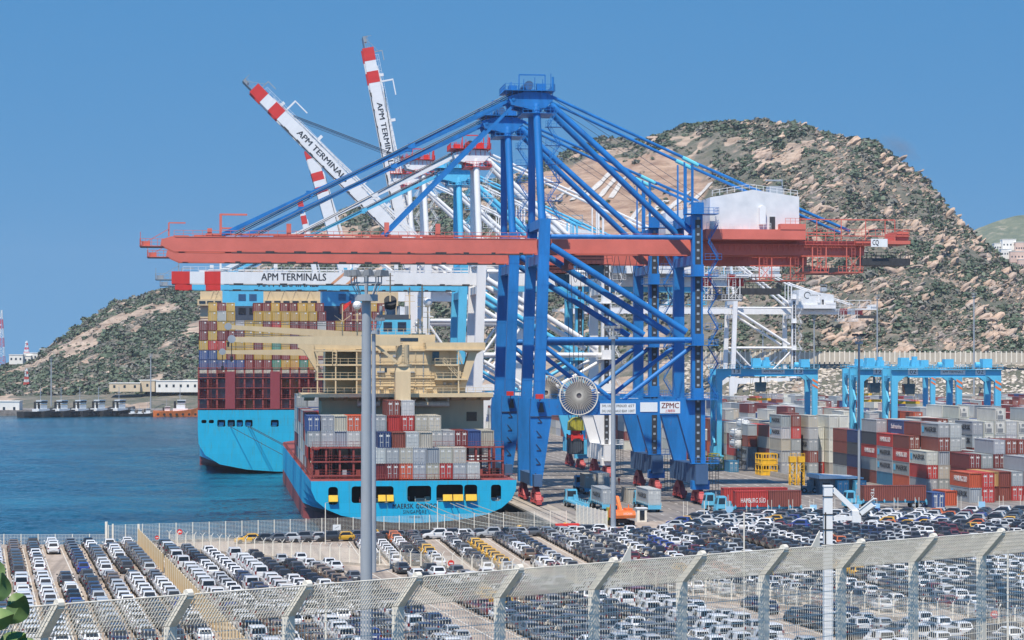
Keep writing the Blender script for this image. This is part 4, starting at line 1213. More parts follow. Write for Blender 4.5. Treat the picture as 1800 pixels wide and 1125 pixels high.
for x in (-13.9, -9.0, -6.5, -2.5, 1.2, 4.6, 7.2, 10.4, 14.6):      # winches and fairleads inside the openings
    mb = MB(); c_ = Vector((x, 1.8, 2.2))
    mb.tube(c_ + Vector((-.9, 0, 0)), c_ + Vector((.9, 0, 0)), .45, 10); mb.tube(c_ + Vector((-1.0, 0, 0)), c_ + Vector((-.85, 0, 0)), .75, 12); mb.tube(c_ + Vector((.85, 0, 0)), c_ + Vector((1.0, 0, 0)), .75, 12); mb.box(x + 1.1, x + 1.8, 1.3, 2.4, 1.4, 2.9)
    mb.build('winch', [M['grey'], M['deckred'], M['rope']][rr.randrange(3)], ship1)
for x0, x1 in ((577, 594), (664, 678), (679, 692), (778, 795), (796, 814), (818, 838)):
    a, b_ = s1(x0, 0, 0)[0], s1(x1, 0, 0)[0]; z = s1(0, 881, 0)[1]
    mb = MB(); mb.prism([(-.75, z - .5), (-.1, z - .7), (.3, z + .5), (-.35, z + .65)], lambda p, q, d: (d, p, q), a + .05, b_ - .05)
    mb.build('fairlead_guard', M['yellow'], ship1)
mb = MB(); mb.rail([(-18.7, .2, 5.95), (18.7, .2, 5.95)], 1.1, 1.5, .06); mb.build('stern_railing', M['deckred'], ship1)
# lashing bridges
def lashing(root, y, xs, z0, z1, levels, name='lashing_bridge', mat_=None, w=.35, d=1.4):
    mb = MB()
    for x in xs:
        for yy in (y, y + d): mb.box(x - w / 2, x + w / 2, yy - .12, yy + .12, z0, z1)
    for z in levels:
        mb.box(min(xs) - .1, max(xs) + .1, y - .3, y + d + .3, z - .12, z + .12)
        mb.rail([(min(xs), y - .28, z + .12), (max(xs), y - .28, z + .12)], 1.0, 2.5, .05)
    for k in range(len(xs) - 1):
        if k % 3 == 1:
            mb.beam((xs[k], y, z0), (xs[k + 1], y, levels[0]), .14, .14); mb.ladder((xs[k] + .8, y - .2, z0), (xs[k] + .8, y - .2, z1), .45, .5, .06)
    return mb.build(name, mat_ or M['deckred'], root)
xs1 = [-18.3 + 2.55 * k for k in range(15)][:15]
lashing(ship1, 8.2, xs1, 6.0, 11.9, [6.5, 9.1, 11.7])
lashing(ship1, 22.4, xs1, 6.0, 11.9, [9.1, 11.7])
for k, x in enumerate(xs1[:-1]):                              # gear stowed under the bridge
    mb = MB(); mb.box(x + .4, x + 2.1, 9.8, 10.8, 6.1, 7.0 + .8 * rr.random()); mb.box(x + .5, x + 1.3, 8.6, 9.2, 6.2, 7.6); mb.build('deck_locker', [M['deckred'], M['holdblack'], M['grey']][k % 3], ship1)
# deckhouse
AY = 30.0
def P1(x0, y0, x1, y1, yl, yb, name, mat_, parent=None):     # box whose aft face fills the photo rectangle on plane yl
    a, zt_ = s1(x0, y0, yl); b_, zb_ = s1(x1, y1, yl)
    mb = MB(); mb.box(min(a, b_), max(a, b_), yl, yb, min(zt_, zb_), max(zt_, zb_)); return mb.build(name, mat_, parent or ship1)
dh = P1(565, 698, 850, 800, AY, AY + 13, 'deckhouse', M['cream'])
P1(626, 613, 803, 692, AY - 2.0, AY + 12, 'deckhouse_block', M['cream'])
P1(766, 640, 818, 692, AY - 2.2, AY + 9, 'deckhouse_block', M['cream'])
P1(572, 612, 640, 690, AY + 2.5, AY + 12, 'deckhouse_block', M['cream'])
ov = P1(530, 692, 867, 698, AY - 6.0, AY + 12, 'deck', M['cream'])
mb = MB()
for px in range(545, 860, 26):
    x = s1(px, 0, AY - 5)[0]; z = s1(0, 698, AY - 6)[1]
    mb.prism([(AY - 5.6, z), (AY, z), (AY, z - .9)], lambda p, q, d: (d, p, q), x - 1.0, x + 1.0)
mb.build('deck_bracket', M['cream'], ov)
a, z = s1(532, 692, AY - 6); b_, _ = s1(865, 692, AY - 6)
mb = MB(); mb.rail([(a, AY - 5.9, z), (b_, AY - 5.9, z)], 1.1, 1.6, .07); mb.build('railing', M['cream'], ov)
for py, x0, x1 in ((665, 556, 640), (640, 556, 640), (615, 552, 640), (665, 765, 822), (640, 765, 806), (613, 748, 853)):
    dk = P1(x0, py, x1, py + 3, AY - 4.2, AY + 3, 'deck', M['cream'])
    a, z = s1(x0, py, AY - 4.2); b_, _ = s1(x1, py, AY - 4.2)
    mb = MB(); mb.rail([(a, AY - 4.1, z), (b_, AY - 4.1, z)], 1.1, 1.5, .07); mb.rail([(a, AY - 4.1, z), (a, AY + 2, z)], 1.1, 1.5, .07); mb.build('railing', M['cream'], dk)
for px in (558, 590, 627, 806):
    x, zt_ = s1(px, 615, AY - 4); zb_ = s1(px, 692, AY - 4)[1]
    mb = MB(); mb.beam((x, AY - 4, zb_), (x, AY - 4, zt_), .25, .25); mb.build('deck_post', M['cream'], ship1)
# bridge wings and their raking supports
for pts, yl in (([(748, 602), (853, 602), (853, 613), (838, 622), (818, 682), (806, 682), (824, 620), (812, 614), (748, 614)], AY - 3.2), ([(524, 602), (640, 602), (640, 614), (552, 614), (566, 655), (558, 655), (534, 616), (524, 611)], AY - 3.2)):
    mb = MB(); pp = [s1(x, y, yl) for x, y in pts]; mb.prism(pp, lambda p, q, d: (p, d, q), yl, yl + 3.0); mb.build('bridge_wing', M['cream'], ship1)
x0, zt_ = s1(640, 588, AY + 1); x1, zb_ = s1(765, 613, AY + 1)
mb = MB(); mb.box(x0, x1, AY + 1, AY + 11, zb_, zt_); wh = mb.build('wheelhouse', M['cream'], ship1)
mb = MB(); mb.rail([(x0, AY + 1, zt_), (x1, AY + 1, zt_)], 1.1, 1.5, .07); mb.build('railing', M['cream'], wh)
for (px0, px1, py0, py1, yl) in [(582, 602, 728, 736, AY), (613, 633, 728, 736, AY), (820, 838, 724, 740, AY), (775, 790, 754, 762, AY), (795, 812, 754, 762, AY), (676, 680, 647, 655, AY - 2), (640, 648, 655, 668, AY - 2), (760, 772, 618, 634, AY - 2), (672, 690, 594, 600, AY + 1), (700, 735, 594, 600, AY + 1)]:
    a, zt_ = s1(px0, py0, yl); b_, zb_ = s1(px1, py1, yl)
    mb = MB(); mb.box(a, b_, yl - .06, yl + .1, zb_, zt_); mb.build('window', M['glass'], ship1)
for px0, px1, py in ((628, 668, 706), (728, 790, 706)):              # life rafts in their davits under the overhang
    a, z = s1(px0, py + 4, AY - 2); b_, _ = s1(px1, py + 4, AY - 2)
    mb = MB(); mb.tube((a, AY - 1.6, z), (b_, AY - 1.6, z), .55, 12); mb.beam((a + .2, AY - 1.6, z), (a + .2, AY - 1.6, z + 1.3), .3, .3); mb.beam((b_ - .2, AY - 1.6, z), (b_ - .2, AY - 1.6, z + 1.3), .3, .3)
    mb.build('life_raft', M['concrete_white'], ship1, True)
for a0, b0, yl in (((780, 637), (805, 664), AY - 3.6), ((800, 612), (812, 640), AY - 3.4), ((745, 690), (752, 712), AY - 5)):
    xa, za_ = s1(*a0, yl); xb, zb_ = s1(*b0, yl)
    mb = MB(); mb.ladder((xb, yl, zb_), (xa, yl, za_), .9, .5, .12, side=(0, 1, 0)); mb.rail([(xb, yl - .5, zb_), (xa, yl - .5, za_)], 1.0, 1.0, .07); mb.build('stair', M['cream'], ship1)
x, zt_ = s1(612, 613, AY - 4); zb_ = s1(612, 640, AY - 4)[1]
mb = MB(); mb.ladder((s1(588, 640, AY - 4)[0], AY - 4.3, zb_), (s1(588, 612, AY - 4)[0], AY - 4.3, zt_), .8, .5, .12); mb.build('ladder', M['cream'], ship1)
rr = random.Random(8)
for k in range(16):                                        # lamps, lockers and pipes on the aft walls
    px, py = rr.choice([(rr.uniform(640, 760), rr.choice([628, 655, 676, 684])), (rr.uniform(770, 815), 676), (rr.uniform(640, 690), 620)])
    a, z = s1(px, py, AY - 2.2)
    mb = MB(); mb.box(a, a + rr.uniform(.5, 1.8), AY - 2.5, AY - 2.0, z, z + rr.uniform(.2, .5)); mb.build('wall_fitting', M['grey'] if k % 2 else M['cream'], ship1)
for py, x0, x1 in ((640, 628, 764), (664, 628, 764), (616, 640, 764), (678, 628, 816)):     # deck edges carried round the block
    a, z = s1(x0, py, AY - 2); b_, _ = s1(x1, py, AY - 2)
    mb = MB(); mb.box(a, b_, AY - 2.35, AY - 1.98, z - .1, z + .1); mb.rail([(a, AY - 2.3, z + .1), (b_, AY - 2.3, z + .1)], .9, 1.6, .05); mb.build('deck_ledge', M['cream'], ship1)
for px in (648, 668, 730, 744, 757, 790):
    a, zt_ = s1(px, 618, AY - 2); zb_ = s1(px, 690, AY - 2)[1]
    mb = MB(); mb.tube((a, AY - 2.12, zb_), (a, AY - 2.12, zt_), .09, 6); mb.build('pipe', M['cream'] if px % 4 else M['grey'], ship1)
# funnel
FY = AY + 14
fn = P1(667, 562, 722, 590, FY, FY + 9, 'funnel', M['lblue'])
P1(667, 553, 722, 562, FY + .02, FY + 8.98, 'funnel_top', M['funnel_dark'], fn)
P1(664, 590, 724, 614, FY - .5, FY + 10, 'funnel_base', M['reefer_grey'], fn)
P1(724, 586, 748, 640, FY - 8, FY + 6, 'casing', M['cream'])
for px in (674, 699):
    a, zt_ = s1(px, 566, FY); b_, zb_ = s1(px + 15, 582, FY)
    lv = MB(); lv.box(a, b_, FY - .05, FY + .05, zb_, zt_); lo = lv.build('louvre', M['holdblack'], fn)
    mb = MB()
    for k in range(7): mb.box(a, b_, FY - .12, FY - .04, zb_ + (zt_ - zb_) * (k + .3) / 7, zb_ + (zt_ - zb_) * (k + .62) / 7)
    mb.build('louvre_slats', M['blue_dark'], fn)
a, z = s1(686, 555, FY + 4); z2 = s1(686, 531, FY + 4)[1]
mb = MB(); mb.tube((a, FY + 4, z), (a, FY + 4, z2 - .8), 1.1, 18); mb.build('exhaust_pipe', M['grey'], fn, True)
mb = MB(); mb.tube((a, FY + 4, z2 - .9), (a - .1, FY + 2.4, z2 + .3), 1.2, 20, r2=1.3); mb.build('exhaust_mouth', M['holdblack'], fn, True)
for px in (670, 700, 715):
    a, z = s1(px, 555, FY + 3); z2 = s1(px, 538, FY + 3)[1]; mb = MB(); mb.tube((a, FY + 3, z), (a, FY + 3, z2), .35, 8); mb.build('exhaust_pipe', M['grey'], fn)
# masts and domes
for px, y0, y1, kind in ((686, 480, 530, 0), (720, 505, 560, 0), (742, 500, 586, 0), (752, 535, 586, 1), (628, 540, 590, 1), (735, 560, 590, 0), (647, 560, 600, 0)):
    a, zt_ = s1(px, y0, AY + 6); zb_ = s1(px, y1, AY + 6)[1]
    mb = MB(); mb.tube((a, AY + 6, zb_), (a, AY + 6, zt_), .16, 6)
    for k in range(3): zz = zb_ + (zt_ - zb_) * (.55 + .18 * k); mb.beam((a - 1.1 + .25 * k, AY + 6, zz), (a + 1.1 - .25 * k, AY + 6, zz), .1, .1)
    o = mb.build('mast', M['cream'], ship1)
    if kind:
        bm = bmesh.new(); bmesh.ops.create_icosphere(bm, subdivisions=2, radius=.9, matrix=Matrix.Translation((a, AY + 6, zt_ + .4))); me = bpy.data.meshes.new('radar_dome'); bm.to_mesh(me); bm.free(); me.materials.append(M['signwhite']); link('radar_dome', me, o)
a, zt_ = s1(602, 535, AY + 6); zb_ = s1(602, 590, AY + 6)[1]
mb = MB(); mb.tube((a, AY + 6, zb_), (a, AY + 6, zt_), .12, 6); mb.beam((a - 1.6, AY + 6, zt_ - 2.2), (a, AY + 6, zt_ - 3.4), .1, .1); mb.beam((a + 1.6, AY + 6, zt_ - 2.2), (a, AY + 6, zt_ - 3.4), .1, .1)
fl = mb.build('flag_staff', M['cream'], ship1)
mb = MB()
for k in range(8):
    x_, w_ = a + .1 + k * .2, .12 * math.sin(k * .9); mb.add([(x_, AY + 6 + w_, zt_ - .2 + k * .12), (x_ + .2, AY + 6 + .12 * math.sin((k + 1) * .9), zt_ - .2 + (k + 1) * .12), (x_ + .2, AY + 6 + .12 * math.sin((k + 1) * .9), zt_ - 1.4 + (k + 1) * .2), (x_, AY + 6 + w_, zt_ - 1.4 + k * .2)], [(0, 1, 2, 3)])
mb.build('flag', M['red'], fl)
# deck cranes with long jibs swung over the port side
def deck_crane(yl, col_px, top_py, base_py, tip, pivot, jh, shade=False):
    a, zt_ = s1(col_px, top_py, yl); zb_ = s1(col_px, base_py, yl)[1]
    zmid = zb_ + (zt_ - zb_) * .62
    mb = MB(); mb.box(a - 1.45, a + 1.45, yl - 1.4, yl + 1.4, zb_, zmid - 1.0); mb.hexa([(a-1.45,yl-1.4,zmid-1),(a+1.45,yl-1.4,zmid-1),(a+1.45,yl+1.4,zmid-1),(a-1.45,yl+1.4,zmid-1)], [(a-1.2,yl-1.2,zmid),(a+1.2,yl-1.2,zmid),(a+1.2,yl+1.2,zmid),(a-1.2,yl+1.2,zmid)])
    colm = mb.build('crane_column', M['cream'], ship1)
    mb = MB(); mb.tube((a, yl, zmid), (a, yl, zmid + .4), 1.75, 18); mb.tube((a, yl, zmid + .4), (a, yl, zt_), 1.3, 18); mb.ladder((a, yl - 1.36, zmid + .5), (a, yl - 1.36, zt_), .5, .5, .07); mb.rail([(a - 1.7, yl - 1.6, zmid + .4), (a + 1.7, yl - 1.6, zmid + .4)], 1.0, .8, .07)
    mb.build('slewing_tower', M['cream'], colm, True)
    p = Vector((s1(*pivot, yl)[0], yl - 1.2, s1(*pivot, yl)[1])); q = Vector((s1(*tip, yl)[0], yl - 2.5, s1(*tip, yl)[1]))
    mb = MB(); d_ = (q - p)
    for s_ in (-.75, .75):
        o_ = Vector((0, s_, 0)); mb.beam(p + o_, p.lerp(q, .35) + o_, .35, jh, h2=jh, w2=.35); mb.beam(p.lerp(q, .35) + o_, q + o_, .35, jh, h2=jh * .55, w2=.3)
    for f in (.15, .3, .45, .6, .75, .9): mb.beam(p.lerp(q, f) + Vector((0, -.75, 0)), p.lerp(q, f) + Vector((0, .75, 0)), .25, jh * .5)
    jb = mb.build('jib', M['cream'], colm)
    mb = MB(); mb.tube(q + Vector((0, -.9, .1)), q + Vector((0, .9, .1)), .75, 16); mb.build('jib_sheave', M['grey'], colm, True)
    mb = MB()
    tp = Vector((a, yl, zt_ + .3))
    for o_ in (-.5, .5): mb.tube(tp + Vector((0, o_, 0)), q + Vector((.4, o_, .9)), .06, 5); mb.tube(tp + Vector((0, o_, .5)), q + Vector((.4, o_, 1.2)), .06, 5)
    mb.build('jib_cables', M['cable'], colm)
    mb = MB(); hk = q + Vector((0, 0, -3.2)); mb.tube(q, hk, .08, 5); mb.tube(hk, hk - Vector((0, 0, 1.0)), .35, 8, r2=.2); mb.build('hook', M['dark'], colm)
    # knee strut
    mb = MB(); mb.beam(Vector((a - 1.2, yl - 1.5, zmid + .8)), p.lerp(q, .16) + Vector((0, 0, -.4)), .5, .5); mb.build('jib_strut', M['cream'], colm)
deck_crane(19.5, 707.5, 606, 706, (407, 597), (702, 600), 1.75)
deck_crane(72.0, 668, 578, 680, (401, 575), (655, 592), 1.5)
deck_crane(112.0, 642, 606, 700, (391, 619), (628, 620), 1.5)
# containers aboard
rr = random.Random(31)
def s1_cont(px, tier, y, colour, end='door', Lc=6.06, logo=None, z0=6.15, where=''):
    x = s1(px, 0, y)[0]
    add_container(S1, x, y, z0 + 2.86 * tier, colour, Lc, end, where, logo=logo, group='containers on the stern of the nearer ship')
names5 = 'on the nearer stern'
lvl = ['at deck level', 'one tier up', 'two tiers up', 'three tiers up', 'topmost']
for tier, y, row in [
    (0, 1.2, [(666,'maroon','plain'),(690,'maroon','door'),(714,'orange','door'),(737,'grey','door'),(761,'beige','door'),(784,'red','door'),(808,'grey','door'),(832,'light grey','door')]),
    (1, 1.2, [(666,'light grey','door'),(690,'grey','door'),(714,'beige','door'),(737,'grey','door'),(761,'charcoal','plain'),(784,'beige','door'),(808,'beige','door')]),
    (2, 1.6, [(676,'navy','door'),(701,'brown','plain'),(725,'light grey','door'),(749,'beige','plain')]),
    (2, 10.2, [(552,'grey','door'),(576,'grey','door'),(599,'charcoal','plain'),(622,'light grey','door'),(646,'grey','door'),(767,'grey','door'),(788,'grey','door'),(811,'maroon','door'),(834,'blue','plain'),(857,'beige','plain')]),
    (3, 10.4, [(551,'blue','door'),(576,'grey','door'),(599,'beige','plain'),(622,'orange','door'),(645,'orange','door'),(668,'grey','door'),(693,'red','plain'),(717,'red','door'),(741,'beige','door'),(764,'beige','door')]),
    (4, 10.5, [(692,'brown','door'),(717,'light grey','door')])]:
    for i, (px, colour, end) in enumerate(row):
        col_ = 'grey' if colour == 'charcoal' else colour
        nm = f"{ROWN(i)} from left, {'rear' if y > 5 else 'front'} row {lvl[tier]} " + names5
        s1_cont(px, tier, y, col_, end, where=nm, Lc=12.19 if y > 5 else 6.06)
# port side stacks ahead of the deckhouse
for bay in range(5):
    y = 47.0 + bay * 13.6
    for col_ in range(14):
        top = 4 if col_ < 2 else 3
        if bay == 4: top += 1
        for tier in range(top):
            if col_ > 2 and tier < top - 1: continue
            x = -17.0 + col_ * 2.58
            add_container(S1, x, y, 6.15 + 2.86 * tier, pick(rr, {'grey': 3, 'light grey': 2, 'brown': 2, 'maroon': 2, 'red': 1, 'blue': 1, 'beige': 2}), 12.19, 'door', f'{ROWN(tier)} tier, {ROWN(col_)} row from port, {ROWN(bay)} bay ahead of the cream deckhouse', group='containers forward on the nearer ship')
for y, top in ((26.0, 3), (33.0, 4), (40.0, 4)):            # single file down the port rail beside the deckhouse
    for tier in range(top):
        add_container(S1, -17.4, y, 6.15 + 2.86 * tier, ['brown', 'grey', 'brown', 'red'][(tier + int(y)) % 4], 6.06, 'door', f"{ROWN(tier)} up in the port rail stack {'nearest the stern' if y < 30 else 'beside the deckhouse' if y < 38 else 'just ahead of the deckhouse'}", group='containers forward on the nearer ship')
mb = MB()                                                # port rail and its posts
for k in range(40): mb.beam((-18.7, 6 + k * 4.5, 5.95), (-18.7, 6 + k * 4.5, 7.0), .08, .08)
mb.beam((-18.7, 6, 7.0), (-18.7, 180, 7.0), .08, .08); mb.build('side_railing', M['deckred'], ship1)
# mooring ropes
BOLL = []
for k, (px, py, bu, bv) in enumerate([(733, 884, 45.5, 371.5), (748, 884, 49.0, 372.6), (790, 884, 53.5, 374.0), (800, 884, 57.5, 377.5), (826, 884, 59.0, 379.0)]):
    x, z = s1(px, py, 0); a = Q(S1[0] + x, S1[1] - .2, z); e = Q(bu, bv, .45)
    mb = MB(); pr = a
    for j in range(1, 17):
        t = j / 16; p = a.lerp(e, t); p.z -= 1.0 * math.sin(math.pi * t); mb.tube(pr, p, .07, 5); pr = p
    tag(mb.build('mooring_rope', M['rope']), f'{ROWN(k)} mooring rope from the left, running down from the stern to the quay', 'rope', 'stern mooring ropes')
    mb = MB(); mb.tube((0, 0, 0), (0, 0, .5), .25, 12); mb.tube((0, 0, .5), (0, 0, .68), .42, 12, r2=.34)
    o = mb.build('bollard', M['yellow'] if k % 2 else M['dark'], None, True, loc=Q(bu, bv, .004)); tag(o, f'{ROWN(k)} mooring bollard from the left on the quay corner', 'bollard', 'bollards on the quay corner')

# ---- the big ship ahead of it
S2 = (23.4, 643.0)
ship2 = empty('container_ship', 'farther huge light blue container ship with twin funnels and a packed stern', 'ship', Q(*S2), PHI, 'container ships at the quay')
def s2(px, py, y):
    a = (px - 900) / FPX; Y = (S2[1] + y) / (CO - a * SI); X = a * Y
    return X * CO + Y * SI - S2[0], CAM_H - (py - 640) / FPX * Y
TR2 = [(29.6, 14.4), (29.6, 9.0), (29.4, 5.0), (27.6, 1.8), (23.5, -.8), (16.0, -2.3), (8.0, -2.9), (.6, -3.0)]
hull(ship2, 29.6, 14.4, TR2, 380, -1.4, 60)
holes = []
for x0, x1, y0, y1 in [(354, 363, 738, 744), (367, 376, 738, 744), (382, 396, 738, 750), (400, 413, 738, 750), (416, 427, 738, 750), (431, 444, 738, 750), (476, 490, 738, 750)]:
    a, zt_ = s2(x0, y0, 0); b_, zb_ = s2(x1, y1, 0); holes.append(rrect(a, b_, zb_, zt_, .35))
tr2 = transom(ship2, TR2, holes)
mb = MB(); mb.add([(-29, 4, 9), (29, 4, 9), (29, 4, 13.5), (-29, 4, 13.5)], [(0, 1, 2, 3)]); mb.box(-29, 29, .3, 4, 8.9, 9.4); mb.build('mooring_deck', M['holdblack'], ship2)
for px in (389, 406, 421, 437, 483):
    x, z = s2(px, 748, 0); mb = MB(); mb.tube((x - .7, 1.2, z + .5), (x + .7, 1.2, z + .5), .5, 10); mb.box(x - .9, x + .5, .8, 1.6, z - .2, z + .1); mb.build('winch', M['lblue'] if px % 2 else M['grey'], ship2)
for px, pe_ in ((436, 462), (440, 470), (405, 432)):
    x, z = s2(px, 750, 0); a = Q(S2[0] + x, S2[1] - .1, z); e = Q(S2[0] + x + 24, S2[1] - 34, -2.5)
    mb = MB(); mb.tube(a, e, .09, 5); mb2 = mb.build('mooring_rope', M['dark']); tag(mb2, f"{ {436: 'middle', 440: 'rightmost', 405: 'leftmost'}[px]} dark mooring rope hanging from the stern of the huge farther ship", 'rope', 'ropes of the farther ship')
xs2 = [-29.4 + 2.56 * k for k in range(24)]
lashing(ship2, 1.0, xs2, 14.4, 26.4, [14.8, 17.6, 20.6, 23.5, 26.2], w=.5)
for px0, px1 in ((396, 413), (475, 492)):
    a, zt_ = s2(px0, 653, .5); b_, zb_ = s2(px1, 719, .5); mb = MB(); mb.box(a, b_, .3, 3.0, zb_, zt_); mb.build('stair_trunk', paint('maroon_plate', lin(138, 62, 70), .6, .08, .3), ship2)
rr = random.Random(12)
tops = [9, 10, 10, 10, 9, 9, 10, 10, 10, 10, 10, 10, 10, 10, 9, 9, 10, 10, 10, 10, 10, 9, 9, 9]
for col_ in range(23):
    x = -28.1 + 2.56 * col_
    for tier in range(tops[col_]):
        z = 14.9 + 2.72 * tier
        if tier < 4: colour = pick(rr, {'light grey': 4, 'grey': 2, 'red': 1, 'maroon': 2, 'ochre': 1})
        elif col_ < 5 and tier == 4: colour = pick(rr, {'blue': 3, 'light grey': 1})
        elif col_ < 2 and tier == 5: colour = 'blue' if rr.random() < .7 else 'maroon'
        else: colour = pick(rr, {'ochre': 9, 'maroon': 9, 'red': 1, 'green': .4, 'light grey': .8})
        add_container(S2, x, 3.4, z, colour, 12.19, 'door', f'{ROWN(tier)} tier, {ROWN(col_)} row from port, stern of the farther ship', group='containers on the stern of the farther ship')
for col_ in range(23):
    for tier in (10,):
        if tops[col_] >= 10 and col_ < 23:
            add_container(S2, -28.1 + 2.56 * col_, 17.5, 14.9 + 2.72 * tier, pick(rr, {'ochre': 6, 'maroon': 7}), 12.19, 'door', f'raised rear tier, {ROWN(col_)} row from port, stern of the farther ship', group='containers on the stern of the farther ship')
def P2(x0, y0, x1, y1, yl, yb, name, mat_, parent=None):
    a, zt_ = s2(x0, y0, yl); b_, zb_ = s2(x1, y1, yl)
    mb = MB(); mb.box(min(a, b_), max(a, b_), yl, yb, min(zt_, zb_), max(zt_, zb_)); return mb.build(name, mat_, parent or ship2)
for x0, x1 in ((391, 463), (567, 641)):
    fn = P2(x0, 509, x1, 538, 80, 96, 'funnel', M['lblue']); P2(x0, 538, x1, 600, 80.02, 95.98, 'funnel_base', M['funnel_dark'], fn)
    P2(x0 - 1, 505, x1 + 1, 509, 79.8, 96.2, 'funnel_top', M['holdblack'], fn)
    for px in (x0 + 28, x0 + 47):
        for py, mt in ((516, M['blue_dark']), (540, M['holdblack'])):
            a, zt_ = s2(px, py, 80); b_, zb_ = s2(px + 13, py + 12, 80)
            mb = MB()
            for k in range(5): mb.box(a, b_, 79.86, 80.02, zb_ + (zt_ - zb_) * k / 5, zb_ + (zt_ - zb_) * (k + .6) / 5)
            mb.build('louvre', mt, fn)
br = P2(352, 512, 700, 560, 190, 204, 'wheelhouse', M['cream'])
P2(463, 536, 560, 600, 188, 204, 'deckhouse', M['cream'])
wg = P2(347, 526, 391, 537, 188, 195, 'bridge_wing', M['cream'])
P2(463, 528, 567, 538, 188, 190, 'bridge_wing', M['cream'])
for x0 in list(range(350, 391, 14)) + list(range(466, 560, 16)):
    a, zt_ = s2(x0, 529, 187.8); b_, zb_ = s2(x0 + 11, 533, 187.8); mb = MB(); mb.box(a, b_, 187.8, 188.1, zb_, zt_); mb.build('window', M['glass'], ship2)
for px in (376, 384, 475, 500, 520, 545):
    a, zt_ = s2(px, 508, 190); zb_ = s2(px, 528, 190)[1]; mb = MB(); mb.beam((a - 1.5, 190, zb_), (a, 190, zt_), .35, .35); mb.beam((a + 1.8, 190, zb_), (a, 190, zt_), .35, .35); mb.build('mast', M['cream'], ship2)
# ------------------------------------------------------------------ container yard
YG = 'containers stacked in the yard'
rr = random.Random(77)
ML = ('MAERSK', 'lettering'); HL = ('HAMBURG SUD', 'white_letter'); SL = ('Safmarine', 'white_letter')
occ = {}
def yard(u, v, t, colour, end='door', logo=None, where=None, Lc=12.19):
    occ[(round(u, 1), round(v, 1), t)] = True
    add_container((0, 0), u, v, 2.92 * t + .01, colour, Lc, end, where or '', logo=logo, group=YG)
# front block by the road, its long sides towards the quay
fr = {  # (column, bay): tiers from the ground up
    (0, 0): ['grey', 'red', ('white', ML)], (0, 1): ['orange', ('grey', ML), ('red', HL), 'brown'], (0, 2): ['teal', ('grey', ML), ('grey', ML), ('red', HL)], (0, 3): ['brown', 'grey', ('red', HL), 'charcoal', 'grey'],
    (0, 4): ['maroon', 'navy', 'charcoal', 'navy'], (0, 5): ['grey', 'charcoal', 'brown', 'brown'],
    (1, 0): ['grey', 'beige', 'grey', 'brown', ('grey', ML)], (1, 1): ['grey', 'beige', 'grey', 'brown', 'brown'], (1, 2): ['grey', 'grey', 'grey', 'grey', ('blue', SL)], (1, 3): ['grey', 'brown', 'white', 'white', 'brown'],
    (2, 0): ['beige', 'beige', 'maroon', 'light grey', 'light grey'], (2, 1): ['grey', 'grey', 'brown', 'grey', 'grey'], (2, 2): ['grey'] * 4, (2, 3): ['grey', 'grey', 'grey', 'white', 'white'],
    (3, 0): ['grey', 'brown', 'maroon'], (3, 1): ['grey', 'red', 'maroon', 'brown'], (3, 2): ['grey', 'beige', 'grey', 'beige'], (3, 3): ['grey', 'grey', 'beige', 'white', 'white'],
    (4, 0): ['grey', 'brown', ('grey', ML)], (4, 1): ['grey', 'grey', 'red', 'grey'], (4, 2): ['grey', 'grey', 'grey', 'light grey']}
cn = lambda c: f'{ROWN(c)} row of the road block'
for (c, b_), tiers in fr.items():
    for t, k in enumerate(tiers):
        col_, lg = k if isinstance(k, tuple) else (k, None)
        hid = (c > 0 and t < len(fr.get((c - 1, b_), [])) and b_ > 0 and t < len(tiers) - 1)
        if hid: continue
        yard(150.0 + 2.6 * c, 468.0 + 12.45 * b_, t, col_, 'plain' if (c, t) in ((1, 2),) else 'door', lg, f'{ROWN(t)} tier, {cn(c)}, {ROWN(b_)} bay from the camera')
nb = {0: [('grey', ML), ('orange', HL)], 1: ['red', 'red'], 2: ['brown', 'tan'], 3: ['brown', 'brown'], 4: ['red', 'grey'], 5: ['brown', 'brown', 'grey'], 6: ['grey', 'grey']}
for c, tiers in nb.items():
    for t, k in enumerate(tiers):
        col_, lg = k if isinstance(k, tuple) else (k, None)
        yard(147.6 + 2.6 * c, 433.0 + (5 if c > 1 else 0), t, col_, 'plain' if c in (0, 2, 3) else 'door', lg, f'{ROWN(t)} tier, {ROWN(c)} in the low row nearest the car park')
for c in range(2, 7):
    for t in range(3 if c < 4 else 4):
        yard(148.6 + 2.6 * c, 451.5, t, pick(rr, {'maroon': 3, 'grey': 3, 'brown': 2}), 'door', ML if c == 5 and t > 1 else None, f'{ROWN(t)} tier, {ROWN(c)} place behind the low row')
# block beyond, at the right edge
for c in range(8):
    for b_ in range(4):
        n = [5, 5, 6, 5, 5, 6, 5, 4][c] - (1 if b_ == 1 else 0)
        for t in range(n):
            if not (b_ == 0 or c == 0 or t == n - 1): continue
            reef = c in (1, 2, 4) and rr.random() < .85
            col_ = 'white' if reef else pick(rr, {'grey': 6, 'brown': 2, 'blue': 1, 'maroon': 1, 'white': 2, 'orange': .7, 'light grey': 2})
            lg = ML if (c == 0 and col_ in ('grey', 'light grey', 'white') and rr.random() < .8) else None
            yard(166.5 + 2.6 * c, 487.0 + 12.45 * b_, t, col_, 'reefer' if reef else 'door', lg, f'{ROWN(t)} tier, {ROWN(c)} row, {ROWN(b_)} bay of the right-hand block')
